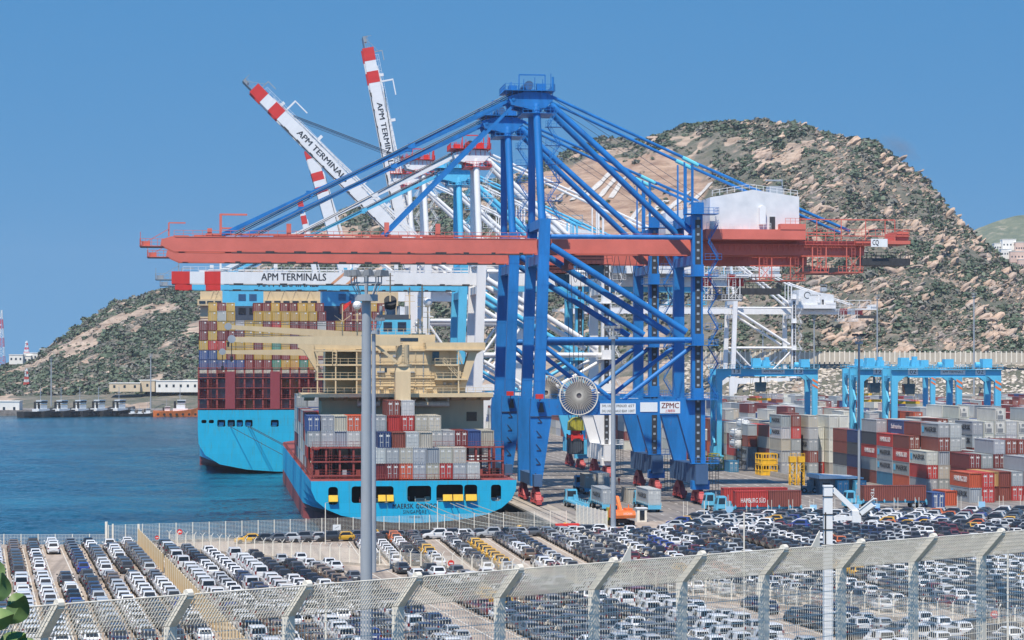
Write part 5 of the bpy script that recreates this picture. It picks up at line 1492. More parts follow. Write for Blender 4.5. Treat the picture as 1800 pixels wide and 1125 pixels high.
# block beside the quay road
tall = [4, 5, 5, 5, 4, 5, 5]
v0s = [577, 552, 552, 549, 553, 549, 549]
for c in range(7):
    for b_ in range(26):
        v = v0s[c] + 12.45 * b_
        if v > 900: continue
        n = tall[c] if b_ == 0 else max(2, min(5, int(round(3.6 + 1.6 * noise.noise(Vector((c * .4, b_ * .35, 3))) + rr.uniform(-.7, .7)))))
        for t in range(n):
            if not (b_ == 0 or c == 0 or t >= n - 2 or rr.random() < .2): continue
            reef = c in (4, 5, 6) and b_ == 0 and t > 0
            if b_ == 0 and c < 4: col_ = ['grey', 'grey', 'light grey', 'grey', 'light grey', 'grey', 'brown', 'beige'][(c + t * 3) % 8]
            else: col_ = 'white' if reef else pick(rr, {'grey': 5, 'light grey': 3, 'brown': 2, 'white': 3, 'maroon': 1, 'beige': 2, 'blue': 1, 'red': .8, 'orange': .5})
            if c == 2 and b_ == 0 and t == 3: col_ = 'red'
            lg = ML if col_ in ('grey', 'light grey') and b_ < 2 and c < 4 and rr.random() < .75 else None
            yard(136.8 + 2.6 * c + (1.0 if c > 2 else 0), v, t, col_, 'reefer' if reef else ('plain' if c < 2 and rr.random() < .6 else 'door'), lg, f'{ROWN(t)} tier, {ROWN(c)} row, {ROWN(b_)} bay of the quay-road block')
# the rest of the yard
for blk, (u0, nc, va, vb) in enumerate([(129.0, 2, 640, 1250), (168, 7, 560, 1250), (200, 7, 540, 1250), (232, 7, 600, 1250), (264, 7, 640, 1250), (296, 7, 720, 1250), (328, 7, 800, 1250), (136.8, 7, 930, 1250), (104, 6, 960, 1250)]):
    v = va; bi = 0
    while v < vb:
        gapz = 690 < v < 706 or 900 < v < 918
        if not gapz:
            for c in range(nc):
                u = u0 + 2.6 * c
                w = Q(u, v); px = 900 + FPX * w.x / w.y
                if px > 2030: continue
                n = max(0, min(5, int(round(4.0 + 1.8 * noise.noise(Vector((u * .06, v * .02, 7))) + rr.uniform(-1.0, 1.0)))))
                if v > 950: n = min(n, 4)
                base = pick(rr, {'grey': 5, 'light grey': 3, 'brown': 3, 'white': 2.5, 'maroon': 2.5, 'beige': 2, 'blue': 1.5, 'red': 1.2, 'orange': .6, 'navy': .5})
                for t in range(n):
                    if not (c == 0 or t >= n - 2 or bi == 0): continue
                    col_ = base if rr.random() < .3 else pick(rr, {'grey': 5, 'light grey': 3, 'brown': 3, 'white': 2.5, 'maroon': 2.5, 'beige': 2, 'blue': 1.5, 'red': 1.2, 'orange': .6})
                    yard(u, v, t, col_, 'door' if rr.random() < .8 else 'plain', None, f'{ROWN(t)} tier, {ROWN(c)} row, {ROWN(bi)} bay of the {ROWN(blk)} block inland')
        v += 12.45; bi += 1
# tank containers with white round ends
TANK = MB(); TANK.tube((0, .25, 1.3), (0, 5.8, 1.3), 1.12, 20); TANK.tube((0, .08, 1.3), (0, .25, 1.3), .75, 20, r2=1.12)
for x in (-1.2, 1.05):
    for y in (0, 5.9): TANK.box(x, x + .15, y, y + .15, 0, 2.6, 1)
    for z in (0, 2.45): TANK.box(x, x + .15, .15, 5.9, z, z + .15, 1)
for y in (0, 5.9):
    for z in (.001, 2.449): TANK.box(-1.05, 1.05, y, y + .15, z, z + .15, 1)
for k in range(8):
    a = k * math.pi / 4; TANK.beam((.55 * math.cos(a), .05, 1.3 + .55 * math.sin(a)), (.95 * math.cos(a), .1, 1.3 + .95 * math.sin(a)), .06, .06, 1)
tm = TANK.mesh('tank_container', [M['signwhite'], M['grey']], True)
tm2 = TANK.mesh('tank_container', [M['reefer_grey'], M['dark']], True)
for i, (px, t, dark) in enumerate([(1299, 3, 0), (1311, 3, 0), (1311, 4, 0), (1323, 3, 0), (1299, 2, 0), (1311, 0, 1), (1311, 1, 1), (1311, 2, 1)]):
    p = at(px, 700, 596); o = link('tank_container', tm2 if dark else tm, None, (p.x, p.y, 2.63 * t), PHI)
    tag(o, f"{'grey' if dark else 'white'} round-ended tank container, {ROWN(t)} from the ground, {'right' if px > 1315 else 'middle' if px > 1305 else 'left'} column of the tank stack", 'tank', 'stacked tank containers')

# ------------------------------------------------------------------ rubber-tyred yard gantries
def yard_gantry(u, v, num, label, span=26.5, H_=26.6):
    root = empty('yard_gantry', label, 'gantry crane', Q(u, v), PHI, 'light blue yard gantry cranes')
    W = 7.6; lb = M['lblue']
    def part(mb, name, mat_, parent=root, sm=False): return mb.build(name, mat_, parent, sm)
    for x in (0, span):
        for y in (0, W):
            mb = MB(); s_ = 1 if x == 0 else -1
            mb.hexa([(x - .55, y - .5, 2.6), (x + .55, y - .5, 2.6), (x + .55, y + .5, 2.6), (x - .55, y + .5, 2.6)], [(x - .8, y - .6, H_ - 2.4), (x + .8, y - .6, H_ - 2.4), (x + .8, y + .6, H_ - 2.4), (x - .8, y + .6, H_ - 2.4)])
            mb.prism([(x - .8 * s_, H_ - 2.4), (x + .8 * s_, H_ - 3.8), (x + 2.6 * s_, H_ - 2.4), (x + 3.4 * s_, H_ - 2.3), (x + 3.4 * s_, H_ - .6), (x - .8 * s_, H_ - .6)], lambda a, b_, d: (a, d, b_), y - .58, y + .58)
            part(mb, 'leg', lb)
        mb = MB(); mb.box(x - .6, x + .6, -3.0, W + 3.0, 1.5, 2.7); part(mb, 'sill_beam', lb)
        mb = MB(); mb.box(x - .5, x + .5, .6, W - .6, H_ - 3.6, H_ - 2.2); part(mb, 'cross_beam', lb)
        for y in (-2.2, -.6, W + .6, W + 2.2):
            mb = MB(); mb.tube((x - .35, y, .75), (x + .35, y, .75), .75, 14); part(mb, 'wheel', M['rubber'], sm=True)
        mb = MB(); mb.box(x - 1.2, x + .6, 1.2, W - 1.2, 2.75, 5.0); part(mb, 'engine_house' if x == 0 else 'electrical_house', lb)
    for y in (0, W):
        mb = MB(); mb.box(3.4, span - 3.4, y - .5, y + .5, H_ - 2.5, H_ - .6); mb.box(3.4, span - 3.4, y - .7, y + .7, H_ - 2.62, H_ - 2.5); part(mb, 'girder', lb)
        mb = MB(); mb.box(-1, span + 1, y + (.55 if y else -1.3), y + (1.3 if y else -.55), H_ - .72, H_ - .62)
        yy = y + (1.25 if y else -1.25); mb.rail([(-1, yy, H_ - .6), (span + 1, yy, H_ - .6)], 1.1, 1.5, .08); part(mb, 'walkway', lb)
    tx = span * (.16 if num != '13' else .45)
    mb = MB(); mb.box(tx - 3.2, tx + 3.2, -.6, W + .6, H_ - .3, H_ + .2); mb.box(tx - 2.4, tx - .2, .6, 3.2, H_ + .2, H_ + 2.3); mb.box(tx + .6, tx + 2.4, 1, 2.6, H_ + .2, H_ + 1.7); mb.tube((tx - 1.5, 4.6, H_ + 1.0), (tx + 1.8, 4.6, H_ + 1.0), .75, 12); mb.box(tx + 1.9, tx + 2.9, 4, 5.6, H_ + .2, H_ + 2.6)
    mb.rail([(tx - 3.2, -.6, H_ + .2), (tx + 3.2, -.6, H_ + .2)], 1.1, 1.0, .08); mb.beam((tx - 3, 0, H_), (tx - 3, 0, H_ + 3), .1, .1)
    part(mb, 'trolley', lb)
    mb = MB(); mb.box(span * .86, span * .95, 0, 2.6, H_ - .2, H_ + 2.0); mb.tube((span * .8, 1.2, H_ + .5), (span * .84, 1.2, H_ + .5), .7, 10); part(mb, 'hoist_motor', lb)
    mb = MB(); mb.prism([(tx - 1.2, H_ - 6.8), (tx + 1.2, H_ - 6.8), (tx + 1.4, H_ - 4.2), (tx - 1.4, H_ - 4.2)], lambda a, b_, d: (a, d, b_), .8, 3.0); mb.beam((tx, 2, H_ - 4.2), (tx, 2, H_ - .4), .5, .5)
    cab = part(mb, 'operator_cab', M['glass'])
    mb = MB(); mb.box(tx - 3.0, tx + 3.0, 2.2, 5.4, H_ - 9.2, H_ - 8.6)
    for a in (-2.6, 2.6):
        for y in (2.5, 5.1): mb.tube((tx + a * .6, y, H_ - .3), (tx + a, y, H_ - 8.6), .05, 5)
    part(mb, 'spreader', M['yellow'])
    mb = MB(); z = 3.0; k = 0                                       # zig-zag stair on the near leg
    while z < H_ - 5:
        ya, yb = (.9, 3.6) if k % 2 else (3.6, .9); mb.beam((-1.1, ya, z), (-1.1, yb, z + 3.0), .6, .12); mb.rail([(-1.4, ya, z), (-1.4, yb, z + 3.0)], 1.0, 1.2, .07); z += 3.0; k += 1
    part(mb, 'stair', lb)
    for x in (4.6, span - 4.6):
        mb = MB(); mb.box(x - 1.3, x + 1.3, -.62, -.52, H_ - 2.0, H_ - .5); s_ = part(mb, 'sign_board', M['signwhite']); lettering(num, 1.45, M['lettering'], s_, (x, -.635, H_ - 1.25), width=1.6)
    mb = MB(); mb.box(span * .44, span * .68, -.6, -.52, H_ - 1.9, H_ - .75); s_ = part(mb, 'sign_board', M['signwhite']); lettering('APM TERMINALS', .8, M['lettering'], s_, (span * .56, -.615, H_ - 1.3), width=span * .2)
    mb = MB()
    for z in (H_ - 3.2, H_ - 4.6): mb.add([(span - .78, -.62, z), (span - .78, -.62, z - .6), (span + .78, -.62, z - 1.5), (span + .78, -.62, z - .9)], [(0, 1, 2, 3)])
    mb.build('orange_stripe', M['orange'], root)
    return root
yard_gantry(134.0, 604, '13', 'light blue yard gantry numbered 13, alone beside the blue crane')
yard_gantry(165.6, 547, '02', 'light blue yard gantry numbered 02, front one of the right-hand pair')
yard_gantry(165.6, 577, '12', 'light blue yard gantry numbered 12, rear one of the right-hand pair')
yard_gantry(198.0, 700, '08', 'small far light blue yard gantry standing behind the right-hand pair')
# ------------------------------------------------------------------ quay vehicles and gear
M['tractor'] = paint('tractor_light_blue', lin(96, 176, 206), .45, .1, .8)
WH = MB(); WH.tube((-.15, 0, 0), (.15, 0, 0), .52, 16); WH_ME = WH.mesh('wheel', M['rubber'], True)
RM = MB(); RM.tube((-.165, 0, 0), (.165, 0, 0), .28, 12); RIM_ME = RM.mesh('rim', M['grey'])
def wheel(parent, x, y, z=.52, s=1.0):
    w = link('wheel', WH_ME, parent, (x, y, z)); w.scale = (1, s, s)
    r = link('rim', RIM_ME, w)
    return w
def tractor(label, loc, rz):                        # local +y is forward, origin under the coupling
    root = empty('terminal_tractor', label, 'truck', loc, rz, 'light blue terminal tractors')
    mb = MB(); mb.box(-.45, .45, -1.2, 4.0, .75, 1.1); mb.box(-1.2, 1.2, 1.0, 2.0, .8, 1.3); mb.box(-1.25, 1.25, 3.9, 4.3, .45, 1.15); mb.box(-.7, .7, -.7, .7, 1.1, 1.25); mb.build('chassis', M['tractor'], root)
    mb = MB(); mb.hexa([(-1.2, 2.2, 1.1), (1.2, 2.2, 1.1), (1.2, 4.25, 1.1), (-1.2, 4.25, 1.1)], [(-1.1, 2.3, 3.2), (1.1, 2.3, 3.2), (1.1, 3.85, 3.2), (-1.1, 3.85, 3.2)]); mb.box(-1.0, 1.0, 2.4, 3.7, 3.2, 3.32); cab = mb.build('cab', M['tractor'], root)
    for q in ([(-.9, 2.235, 1.9), (.9, 2.235, 1.9), (.87, 2.285, 3.0), (-.87, 2.285, 3.0)], [(-.95, 4.11, 1.9), (-.92, 3.90, 3.0), (.92, 3.90, 3.0), (.95, 4.11, 1.9)], [(-1.185, 2.6, 1.9), (-1.125, 2.6, 3.0), (-1.125, 3.7, 3.0), (-1.185, 3.85, 1.9)], [(1.185, 2.6, 1.9), (1.185, 3.85, 1.9), (1.125, 3.7, 3.0), (1.125, 2.6, 3.0)]):
        mb = MB(); mb.add(q, [(0, 1, 2, 3)]); mb.build('window', M['glass'], cab)
    mb = MB(); mb.tube((-.9, 2.0, 1.2), (-.9, 2.0, 3.6), .09, 8); mb.build('exhaust_pipe', M['grey'], root)
    mb = MB(); mb.box(.3, 1.1, 1.1, 2.0, 1.3, 2.3); mb.build('tank', M['tractor'], root)
    for x in (-1.05, 1.05): wheel(root, x, 3.4); wheel(root, x, 0)
    for x in (-.7, .7): wheel(root, x, 0)
    return root
def trailer(label, loc, rz, Lt=12.6):               # origin at the rear, +y forward
    root = empty('trailer', label, 'trailer', loc, rz, 'container trailers')
    mb = MB(); mb.box(-.75, -.45, 0, Lt, .95, 1.35); mb.box(.45, .75, 0, Lt, .95, 1.35)
    for k in range(7): mb.box(-1.22, 1.22, k * Lt / 6.2, k * Lt / 6.2 + .2, 1.05, 1.32)
    mb.box(-1.22, 1.22, -.15, 0, .6, 1.32)
    mb.build('frame', M['tractor'], root)
    for k in range(7):
        for s in (-1, 1): 
            mb = MB(); mb.prism([(-.25, 1.3), (.25, 1.3), (.0, 1.75)], lambda a, b_, d: (d, a + k * Lt / 6.2 + .1, b_), s * 1.2 - .04, s * 1.2 + .04); mb.build('guide_plate', M['tractor'], root)
    for x in (-.95, .95):
        for y in (1.2, 2.5): wheel(root, x, y)
    return root
def rig(u, v, name, load=None, yaw=0.0, colour='grey', logo=None, Lc=6.06, off=0.0):
    """trailer whose rear stands at (u, v), pointing up the quay, with its tractor and load"""
    d_ = Vector((-math.sin(PHI + yaw), math.cos(PHI + yaw), 0)); p = Q(u, v)
    trailer(f'light blue trailer {name}', p, PHI + yaw)
    tractor(f'light blue terminal tractor {name}', p + d_ * 11.4, PHI + yaw)
    if load: lone_container(p + d_ * (.1 + off) + Vector((0, 0, 1.36)), PHI + yaw, colour, load, Lc, logo)
def lone_container(p, rz, colour, label, Lc=6.06, logo=None, end='door', side_logo=None):
    root = empty('shipping_container', label, 'container', p, rz, 'containers on trailers and the ground')
    colr = lin(*PAL[colour]); b_ = link('body', CM[Lc, 'body'], root); b_.color = (*colr, 1)
    if end == 'door':
        for s in (1, -1):
            d = link('door', CM['door'], root); d.color = (*colr, 1); d.scale = (s, 1, 1)
    if logo: lettering(logo[0], 1.3, M[logo[1]], root, (-CW / 2 - .012, Lc * .5, 1.5), (math.radians(90), 0, math.radians(-90)), width=Lc * .7)
    if side_logo: lettering(side_logo[0], side_logo[2], M[side_logo[1]], root, (CW / 2 + .012, Lc * side_logo[3], side_logo[4]), (math.radians(90), 0, math.radians(90)), width=side_logo[5])
    return root
rig(66.8, 417.5, 'running empty beside the ship')
rig(71.2, 415.0, 'with a lettered grey box in the lane by the ship', 'lettered grey container on the trailer nearest the beige fence', 0, 'grey', ML, 12.19)
rig(76.8, 470.0, 'with a beige box under the crane', 'beige container on the trailer between the crane legs', 0, 'beige', None, 6.06)
rig(80.4, 474.0, 'with a light grey box under the crane', 'light grey container on the trailer deeper under the crane', 0, 'light grey', ML, 12.19)
rig(79.2, 411.5, 'with a light grey box in the middle lane', 'light grey container with small lettering on the middle-lane trailer', 0, 'light grey', ML, 12.19)
lone_container(Q(80.5, 441, .01), PHI, 'beige', 'short beige container standing on the quay beside the masts', 6.06, None, 'plain')
# trailers standing across the road, long sides to the camera, tractors to the left
def cross_rig(px_left, Y, boxes, tname, tlab):
    rz = PHI + math.radians(90)                     # +y of the vehicle points to -x (left)
    p = at(px_left, 640, Y); p.z = 0
    n = sum(b_[1] for b_ in boxes) + .2
    right = p + Vector((CO, SI, 0)) * n
    trailer(f'light blue trailer {tname}', right, rz, 12.6)
    tractor(tlab, right + Vector((-CO, -SI, 0)) * 11.6, rz)
    x = 0.0
    for colour, Lc, lab, sl in boxes[::-1]:
        lone_container(right + Vector((-CO, -SI, 0)) * (x + .05) + Vector((0, 0, 1.36)), rz, colour, lab, Lc, None, 'door')
        if sl:
            o = bpy.context.scene.collection.objects[-1] if False else None
        x += Lc + .12
    return right, rz
r1, rz1 = cross_rig(1290, 414, [('red', 6.06, 'short red container with white lettering standing across the road', None), ('brown', 6.06, 'short red-brown container behind the lettered red one on the same trailer', None)], 'under two short red boxes across the road', 'light blue tractor, right one of the pair by the red containers')
r2, rz2 = cross_rig(1268, 424, [('red', 12.19, 'long bright red container standing across the road behind the short ones', None)], 'under the long bright red box', 'light blue tractor, left one of the pair by the red containers')
r3, rz3 = cross_rig(1514, 432, [('brown', 12.19, 'long red-brown container on the trailer in front of the yard', None)], 'under the long red-brown box by the yard', 'light blue tractor in front of the yard by the camera post')
def camera_side_text(txt, size, mat_, right, rz, dist, z, width, vertical=False):
    o = lettering(txt, size, M[mat_], None, right + Vector((-CO, -SI, 0)) * dist + Vector((0, 0, z)) + Vector((SI, -CO, 0)) * (CW / 2 + .015), (math.radians(90), 0, PHI), width=width)
    return o
for lab, txt, size, right, dist, z, w, vert in (('short red container with white', 'HAMBURG SÜD', 1.2, r1, 9.0, 2.5, 4.6, 0), ('long bright red', 'HAMBURG SÜD', 1.3, r2, 6.5, 2.9, 7.5, 0), ('long red-brown', 'TEX', .9, r3, 10.6, 2.8, 2.0, 1)):
    host = [o for o in COL.objects if o.get('label', '').startswith(lab)][0]
    o = camera_side_text(txt, size, 'white_letter', right, 0, dist, z, w)
    if vert: o.rotation_euler = (math.radians(90), math.radians(90), PHI)
    bpy.context.view_layer.update(); mw = o.matrix_basis.copy()
    o.parent = host; hm = Matrix.Translation(host.location) @ Matrix.Rotation(host.rotation_euler[2], 4, 'Z'); o.matrix_basis = hm.inverted() @ mw
lone_container(ground(1650, 893), PHI, 'blue', 'short blue container at the end of the long red-brown one', 6.06)
lone_container(ground(1672, 889), PHI + .1, 'orange', 'short orange container on the ground beside the blue one', 6.06, None, 'plain')
# load hanging from the near crane
hp = Q(59.8 + 10.0, 437 + 6, 9.6)
mb = MB()
for x in (-1.0, 1.0):
    for y in (.3, 5.7): mb.tube((10.2 + x * .5, 6 + y, 16.0), (10.2 + x * 1.5, 6 + y, 47.0), .06, 5)
mb.build('hoist_rope', M['cable'], c1)
mb = MB(); mb.box(8.9, 11.1, 6.2, 11.9, 12.65, 13.2); mb.box(9.1, 9.4, 6, 12.2, 12.5, 12.9); mb.box(10.6, 10.9, 6, 12.2, 12.5, 12.9)
for x in (8.9, 11.0):
    for y in (6.0, 12.0): mb.box(x - .15, x + .15, y - .2, y + .2, 12.2, 13.4)
mb.box(9.3, 10.8, 7.6, 10.4, 13.2, 14.1); mb.build('spreader', M['red'], c1)
mb = MB(); mb.prism([(8.7, 14.2), (11.6, 14.2), (11.3, 16.2), (10.6, 16.8), (9.6, 16.6), (8.8, 15.8)], lambda a, b_, d: (a, d, b_), 7.2, 10.8); mb.build('head_block', M['lime'], c1)
lone_container(Q(69.9, 443, 9.55), PHI, 'charcoal', 'charcoal container hanging from the spreader of the nearest crane', 6.06, None, 'plain')
# excavator
p = ground(1092, 924)
ex = empty('excavator', 'orange tracked excavator seen from behind beside the white booth', 'excavator', p, PHI + .15)
for x in (-1.45, 1.45):
    mb = MB(); mb.prism([(-1.9, .25), (-1.5, 0), (1.5, 0), (1.9, .25), (1.9, .65), (1.5, .9), (-1.5, .9), (-1.9, .65)], lambda a, b_, d: (d, a, b_), x - .35, x + .35); mb.build('track', M['rubber'], ex)
mb = MB(); mb.box(-1.1, 1.1, -1.2, 1.2, .5, 1.1); mb.tube((0, 0, 1.0), (0, 0, 1.3), .9, 16); mb.build('undercarriage', M['dark'], ex)
mb = MB(); mb.prism([(-2.1, 1.35), (-2.3, 1.9), (-2.1, 2.6), (1.6, 2.6), (1.8, 1.35)], lambda a, b_, d: (d, a, b_), -1.75, 1.75); bo = mb.build('body', M['orange'], ex)
mb = MB(); mb.prism([(-2.5, 1.4), (-2.65, 1.9), (-2.4, 2.45), (-2.1, 2.45), (-2.1, 1.4)], lambda a, b_, d: (d, a, b_), -1.7, 1.7); cw = mb.build('counterweight', M['orange'], ex)
lettering('DOOSAN', .5, M['white_letter'], cw, (.3, -2.6, 2.15), width=1.5)
mb = MB(); mb.hexa([(-1.7, -.3, 2.6), (-.6, -.3, 2.6), (-.6, 1.6, 2.0), (-1.7, 1.6, 2.0)], [(-1.65, -.2, 3.6), (-.65, -.2, 3.6), (-.65, 1.0, 3.6), (-1.65, 1.0, 3.6)]); cb = mb.build('cab', M['orange'], ex)
mb = MB(); mb.add([(-1.55, -.29, 2.75), (-.75, -.29, 2.75), (-.78, -.22, 3.45), (-1.52, -.22, 3.45)], [(0, 1, 2, 3)]); mb.build('window', M['glass'], cb)
mb = MB(); mb.beam((.3, 1.2, 2.2), (.3, 3.2, 4.6), .5, .7); mb.beam((.3, 3.2, 4.6), (.3, 5.6, 3.4), .45, .6); mb.build('arm', M['orange'], ex)
mb = MB(); mb.beam((.3, 5.6, 3.4), (.3, 5.2, 1.2), .35, .5); mb.box(-.3, .9, 4.6, 5.6, .5, 1.3); mb.build('bucket', M['dark'], ex)
mb = MB(); mb.box(.4, 1.5, -1.6, .2, 2.6, 3.0); mb.tube((1.1, -.6, 3.0), (1.1, -.6, 3.6), .09, 8); mb.build('engine_hood', M['orange'], ex)
# yellow gear of a second machine beside it
p = ground(1072, 922)
mb = MB(); mb.box(-.6, .6, -1.2, 1.2, .5, 1.5); mb.box(-.5, .5, -.5, .8, 1.5, 2.9); mb.tube((-.7, -.8, .5), (-.7, .8, .5), .5, 10); mb.tube((.7, -.8, .5), (.7, .8, .5), .5, 10)
tag(mb.build('road_roller', M['lime'], None, False, p, PHI), 'small yellow machine half hidden behind the lamp mast', 'machine')
# white booth
p = ground(1127, 917)
bt = empty('guard_booth', 'small white guard booth beside the orange excavator', 'booth', p, PHI)
mb = MB(); mb.box(-.85, .85, -.85, .85, 0, 2.3); mb.build('wall', M['concrete_white'], bt)
mb = MB(); mb.box(-1.0, 1.0, -1.0, 1.0, 2.3, 2.45); mb.build('roof', M['signwhite'], bt)
mb = MB(); mb.box(-.4, .45, -.88, -.84, .3, 2.0); mb.build('door', M['glass'], bt)
# red awning vehicle
p = ground(998, 931)
rt = empty('utility_trailer', 'low red utility trailer parked beside the quay corner', 'trailer', p, 0.05)
mb = MB(); mb.prism([(-2.0, .45), (1.9, .45), (2.1, .8), (1.8, 1.0), (-2.1, .95)], lambda a, b_, d: (a, d, b_), -.9, .9); mb.build('body', M['red'], rt)
for x in (-1.2, 1.2):
    for y in (-.85, .85):
        w = link('wheel', WH_ME, rt, (x, y, .33)); w.rotation_euler = (0, 0, math.radians(90)); w.scale = (.8, .62, .62)
# beige panel fence beside the quay
a, b_ = ground(1013, 921), ground(1067, 935)
wf = empty('panel_fence', 'tall beige slatted panel fence beside the quay corner', 'fence', a, 0)
n = 8
for k in range(n + 1):
    c_ = a.lerp(b_, k / n) - a; mb = MB(); mb.box(c_.x - .07, c_.x + .07, c_.y - .07, c_.y + .07, 0, 3.45); mb.build('post', M['concrete_white'], wf)
SL_ME = None
for k in range(n):
    c0, c1_ = a.lerp(b_, (k + .04) / n) - a, a.lerp(b_, (k + .96) / n) - a
    for j in range(14):
        mb = MB(); mb.beam((c0.x, c0.y, .15 + j * .235), (c1_.x, c1_.y, .15 + j * .235), .04, .19); mb.build('slat', M['tanfence'] if 'tanfence' in M else M['concrete_white'], wf)
# yellow cages and pylons, reach truck, shed beside the yard
p = Q(131.5, 545)
for t in range(2):
    cg = empty('spreader_cage', f"{'upper' if t else 'lower'} orange-yellow steel cage of the stack by the tanks", 'cage', p + Vector((0, 0, 2.75 * t)), PHI, 'stacked yellow cages')
    mb = MB()
    for x in (0, 1.9, 3.9):
        for y in (0, 3.0, 6.0): mb.box(x - .12, x + .12, y - .12, y + .12, 0, 2.6)
    for z in (.12, 1.15, 2.5):
        for y in (0, 3, 6): mb.box(.12, 3.78, y - .1, y + .1, z - .1, z + .1)
        for x in (0, 3.9): mb.box(x - .1, x + .1, .12, 5.88, z - .1, z + .1)
    mb.build('frame', M['yellow'], cg)
    mb = MB(); mb.box(.2, 3.7, -.02, .04, .2, 1.05); mb.box(-.02, .04, .2, 5.8, .2, 1.05); mb.build('panel', M['yellow'], cg)
for i, px in enumerate((1393, 1408)):
    p = ground(px, 853); tw = empty('lattice_pylon', f"{'left' if i == 0 else 'right'} one of two yellow lattice pylons by the yard", 'pylon', p, PHI, 'yellow lattice pylons')
    mb = MB(); w = .62
    for x in (-w, w):
        for y in (-w, w): mb.beam((x, y, 0), (x * .9, y * .9, 6.4), .16, .16)
    mb.build('upright', M['yellow'], tw)
    mb = MB()
    for k in range(5):
        z0, z1 = k * 1.28, (k + 1) * 1.28; s = 1 if k % 2 else -1
        for y in (-w, w): mb.beam((-w * s, y, z0), (w * s, y, z1), .11, .11); mb.beam((-w, y, z1), (w, y, z1), .11, .11)
        for x in (-w, w): mb.beam((x, -w * s, z0), (x, w * s, z1), .11, .11)
    mb.build('bracing', M['yellow'], tw)
    mb = MB(); mb.box(-.75, .75, -.75, .75, 5.2, 6.5); mb.rail([(-.7, -.7, 6.5), (.7, -.7, 6.5)], .7, .7, .08); mb.build('top_box', M['yellow'], tw)
for i, (px, py) in enumerate(((1246, 800), (1262, 802), (1255, 795))):
    p = ground(px, py + 24); tw = MB()
    for x in (-1, 1):
        for y in (-2, 2): tw.box(x - .1, x + .1, y - .1, y + .1, 0, 3.4)
    for z in (.3, 1.8, 3.3):
        for y in (-2, 2): tw.box(-.9, .9, y - .08, y + .08, z - .08, z + .08)
        for x in (-1, 1): tw.box(x - .08, x + .08, -1.9, 1.9, z - .08, z + .08)
    tw.beam((-1, -2, .3), (1, -2, 3.3), .12, .12)
    tag(tw.build('storage_rack', M['lime'], None, False, p, PHI), f"{['left', 'right', 'rear'][i]} lime yellow steel rack beside the crane foot", 'rack', 'lime yellow racks')
p = ground(1424, 866)
fk = empty('reach_truck', 'dark yard forklift standing in front of the grey shed', 'forklift', p, PHI + 1.2)
mb = MB(); mb.box(-1, 1, -1.6, 1.6, .5, 1.4); mb.box(-.8, .8, -.9, .6, 1.4, 2.7); mb.box(-1, 1, -2.0, -1.6, .5, 1.7); mb.build('body', M['reefer_grey'], fk)
mb = MB(); mb.box(-.7, -.5, 1.7, 1.9, .2, 4.4); mb.box(.5, .7, 1.7, 1.9, .2, 4.4); mb.box(-.5, .5, 1.75, 1.85, 4.2, 4.4); mb.build('fork_mast', M['dark'], fk)
for x in (-.9, .9): wheel(fk, x, -1.1); wheel(fk, x, 1.1)
p = ground(1470, 868)
sh = empty('workshop_shed', 'grey workshop shed with cyan container doors in front of the yard', 'shed', p, PHI)
mb = MB(); mb.box(-3.5, 5.0, 0, 9, 0, 3.2); mb.build('wall', M['reefer_grey'], sh)
mb = MB(); mb.prism([(-4.0, 3.2), (5.6, 3.2), (5.6, 3.45), (-4.0, 4.0)], lambda a, b_, d: (a, d, b_), -1.2, 9.5); mb.build('roof', M['signwhite'], sh)
mb = MB(); mb.box(-2.9, -1.4, -.06, .02, 0, 2.3); mb.build('door', M['dark'], sh)
for k, (px, py) in enumerate(((1482, 869), (1513, 869))):
    lone_container(ground(px, py), PHI, 'cyan', f"cyan container {'left of' if k == 0 else 'right of'} the lamp mast in front of the yard", 6.06)
for k, (px, py) in enumerate(((1262, 826), (1290, 830))):
    lone_container(ground(px, py), PHI, ['white', 'teal'][k], f"{['white', 'blue'][k]} low container {['beside the lime yellow racks', 'left of the yellow cages'][k]}", 6.06)
# concrete barrier blocks by the stacks
for k in range(5):
    p = Q(133.2, 538 - k * 4.2); mb = MB(); mb.prism([(-.4, 0), (.4, 0), (.18, 1.2), (-.18, 1.2)], lambda a, b_, d: (a, d, b_), 0, 4.0)
    tag(mb.build('concrete_barrier', M['concrete'], None, False, p, PHI), f'{ROWN(k)} concrete barrier from the far end of the line beside the stacks', 'barrier', 'concrete barriers')
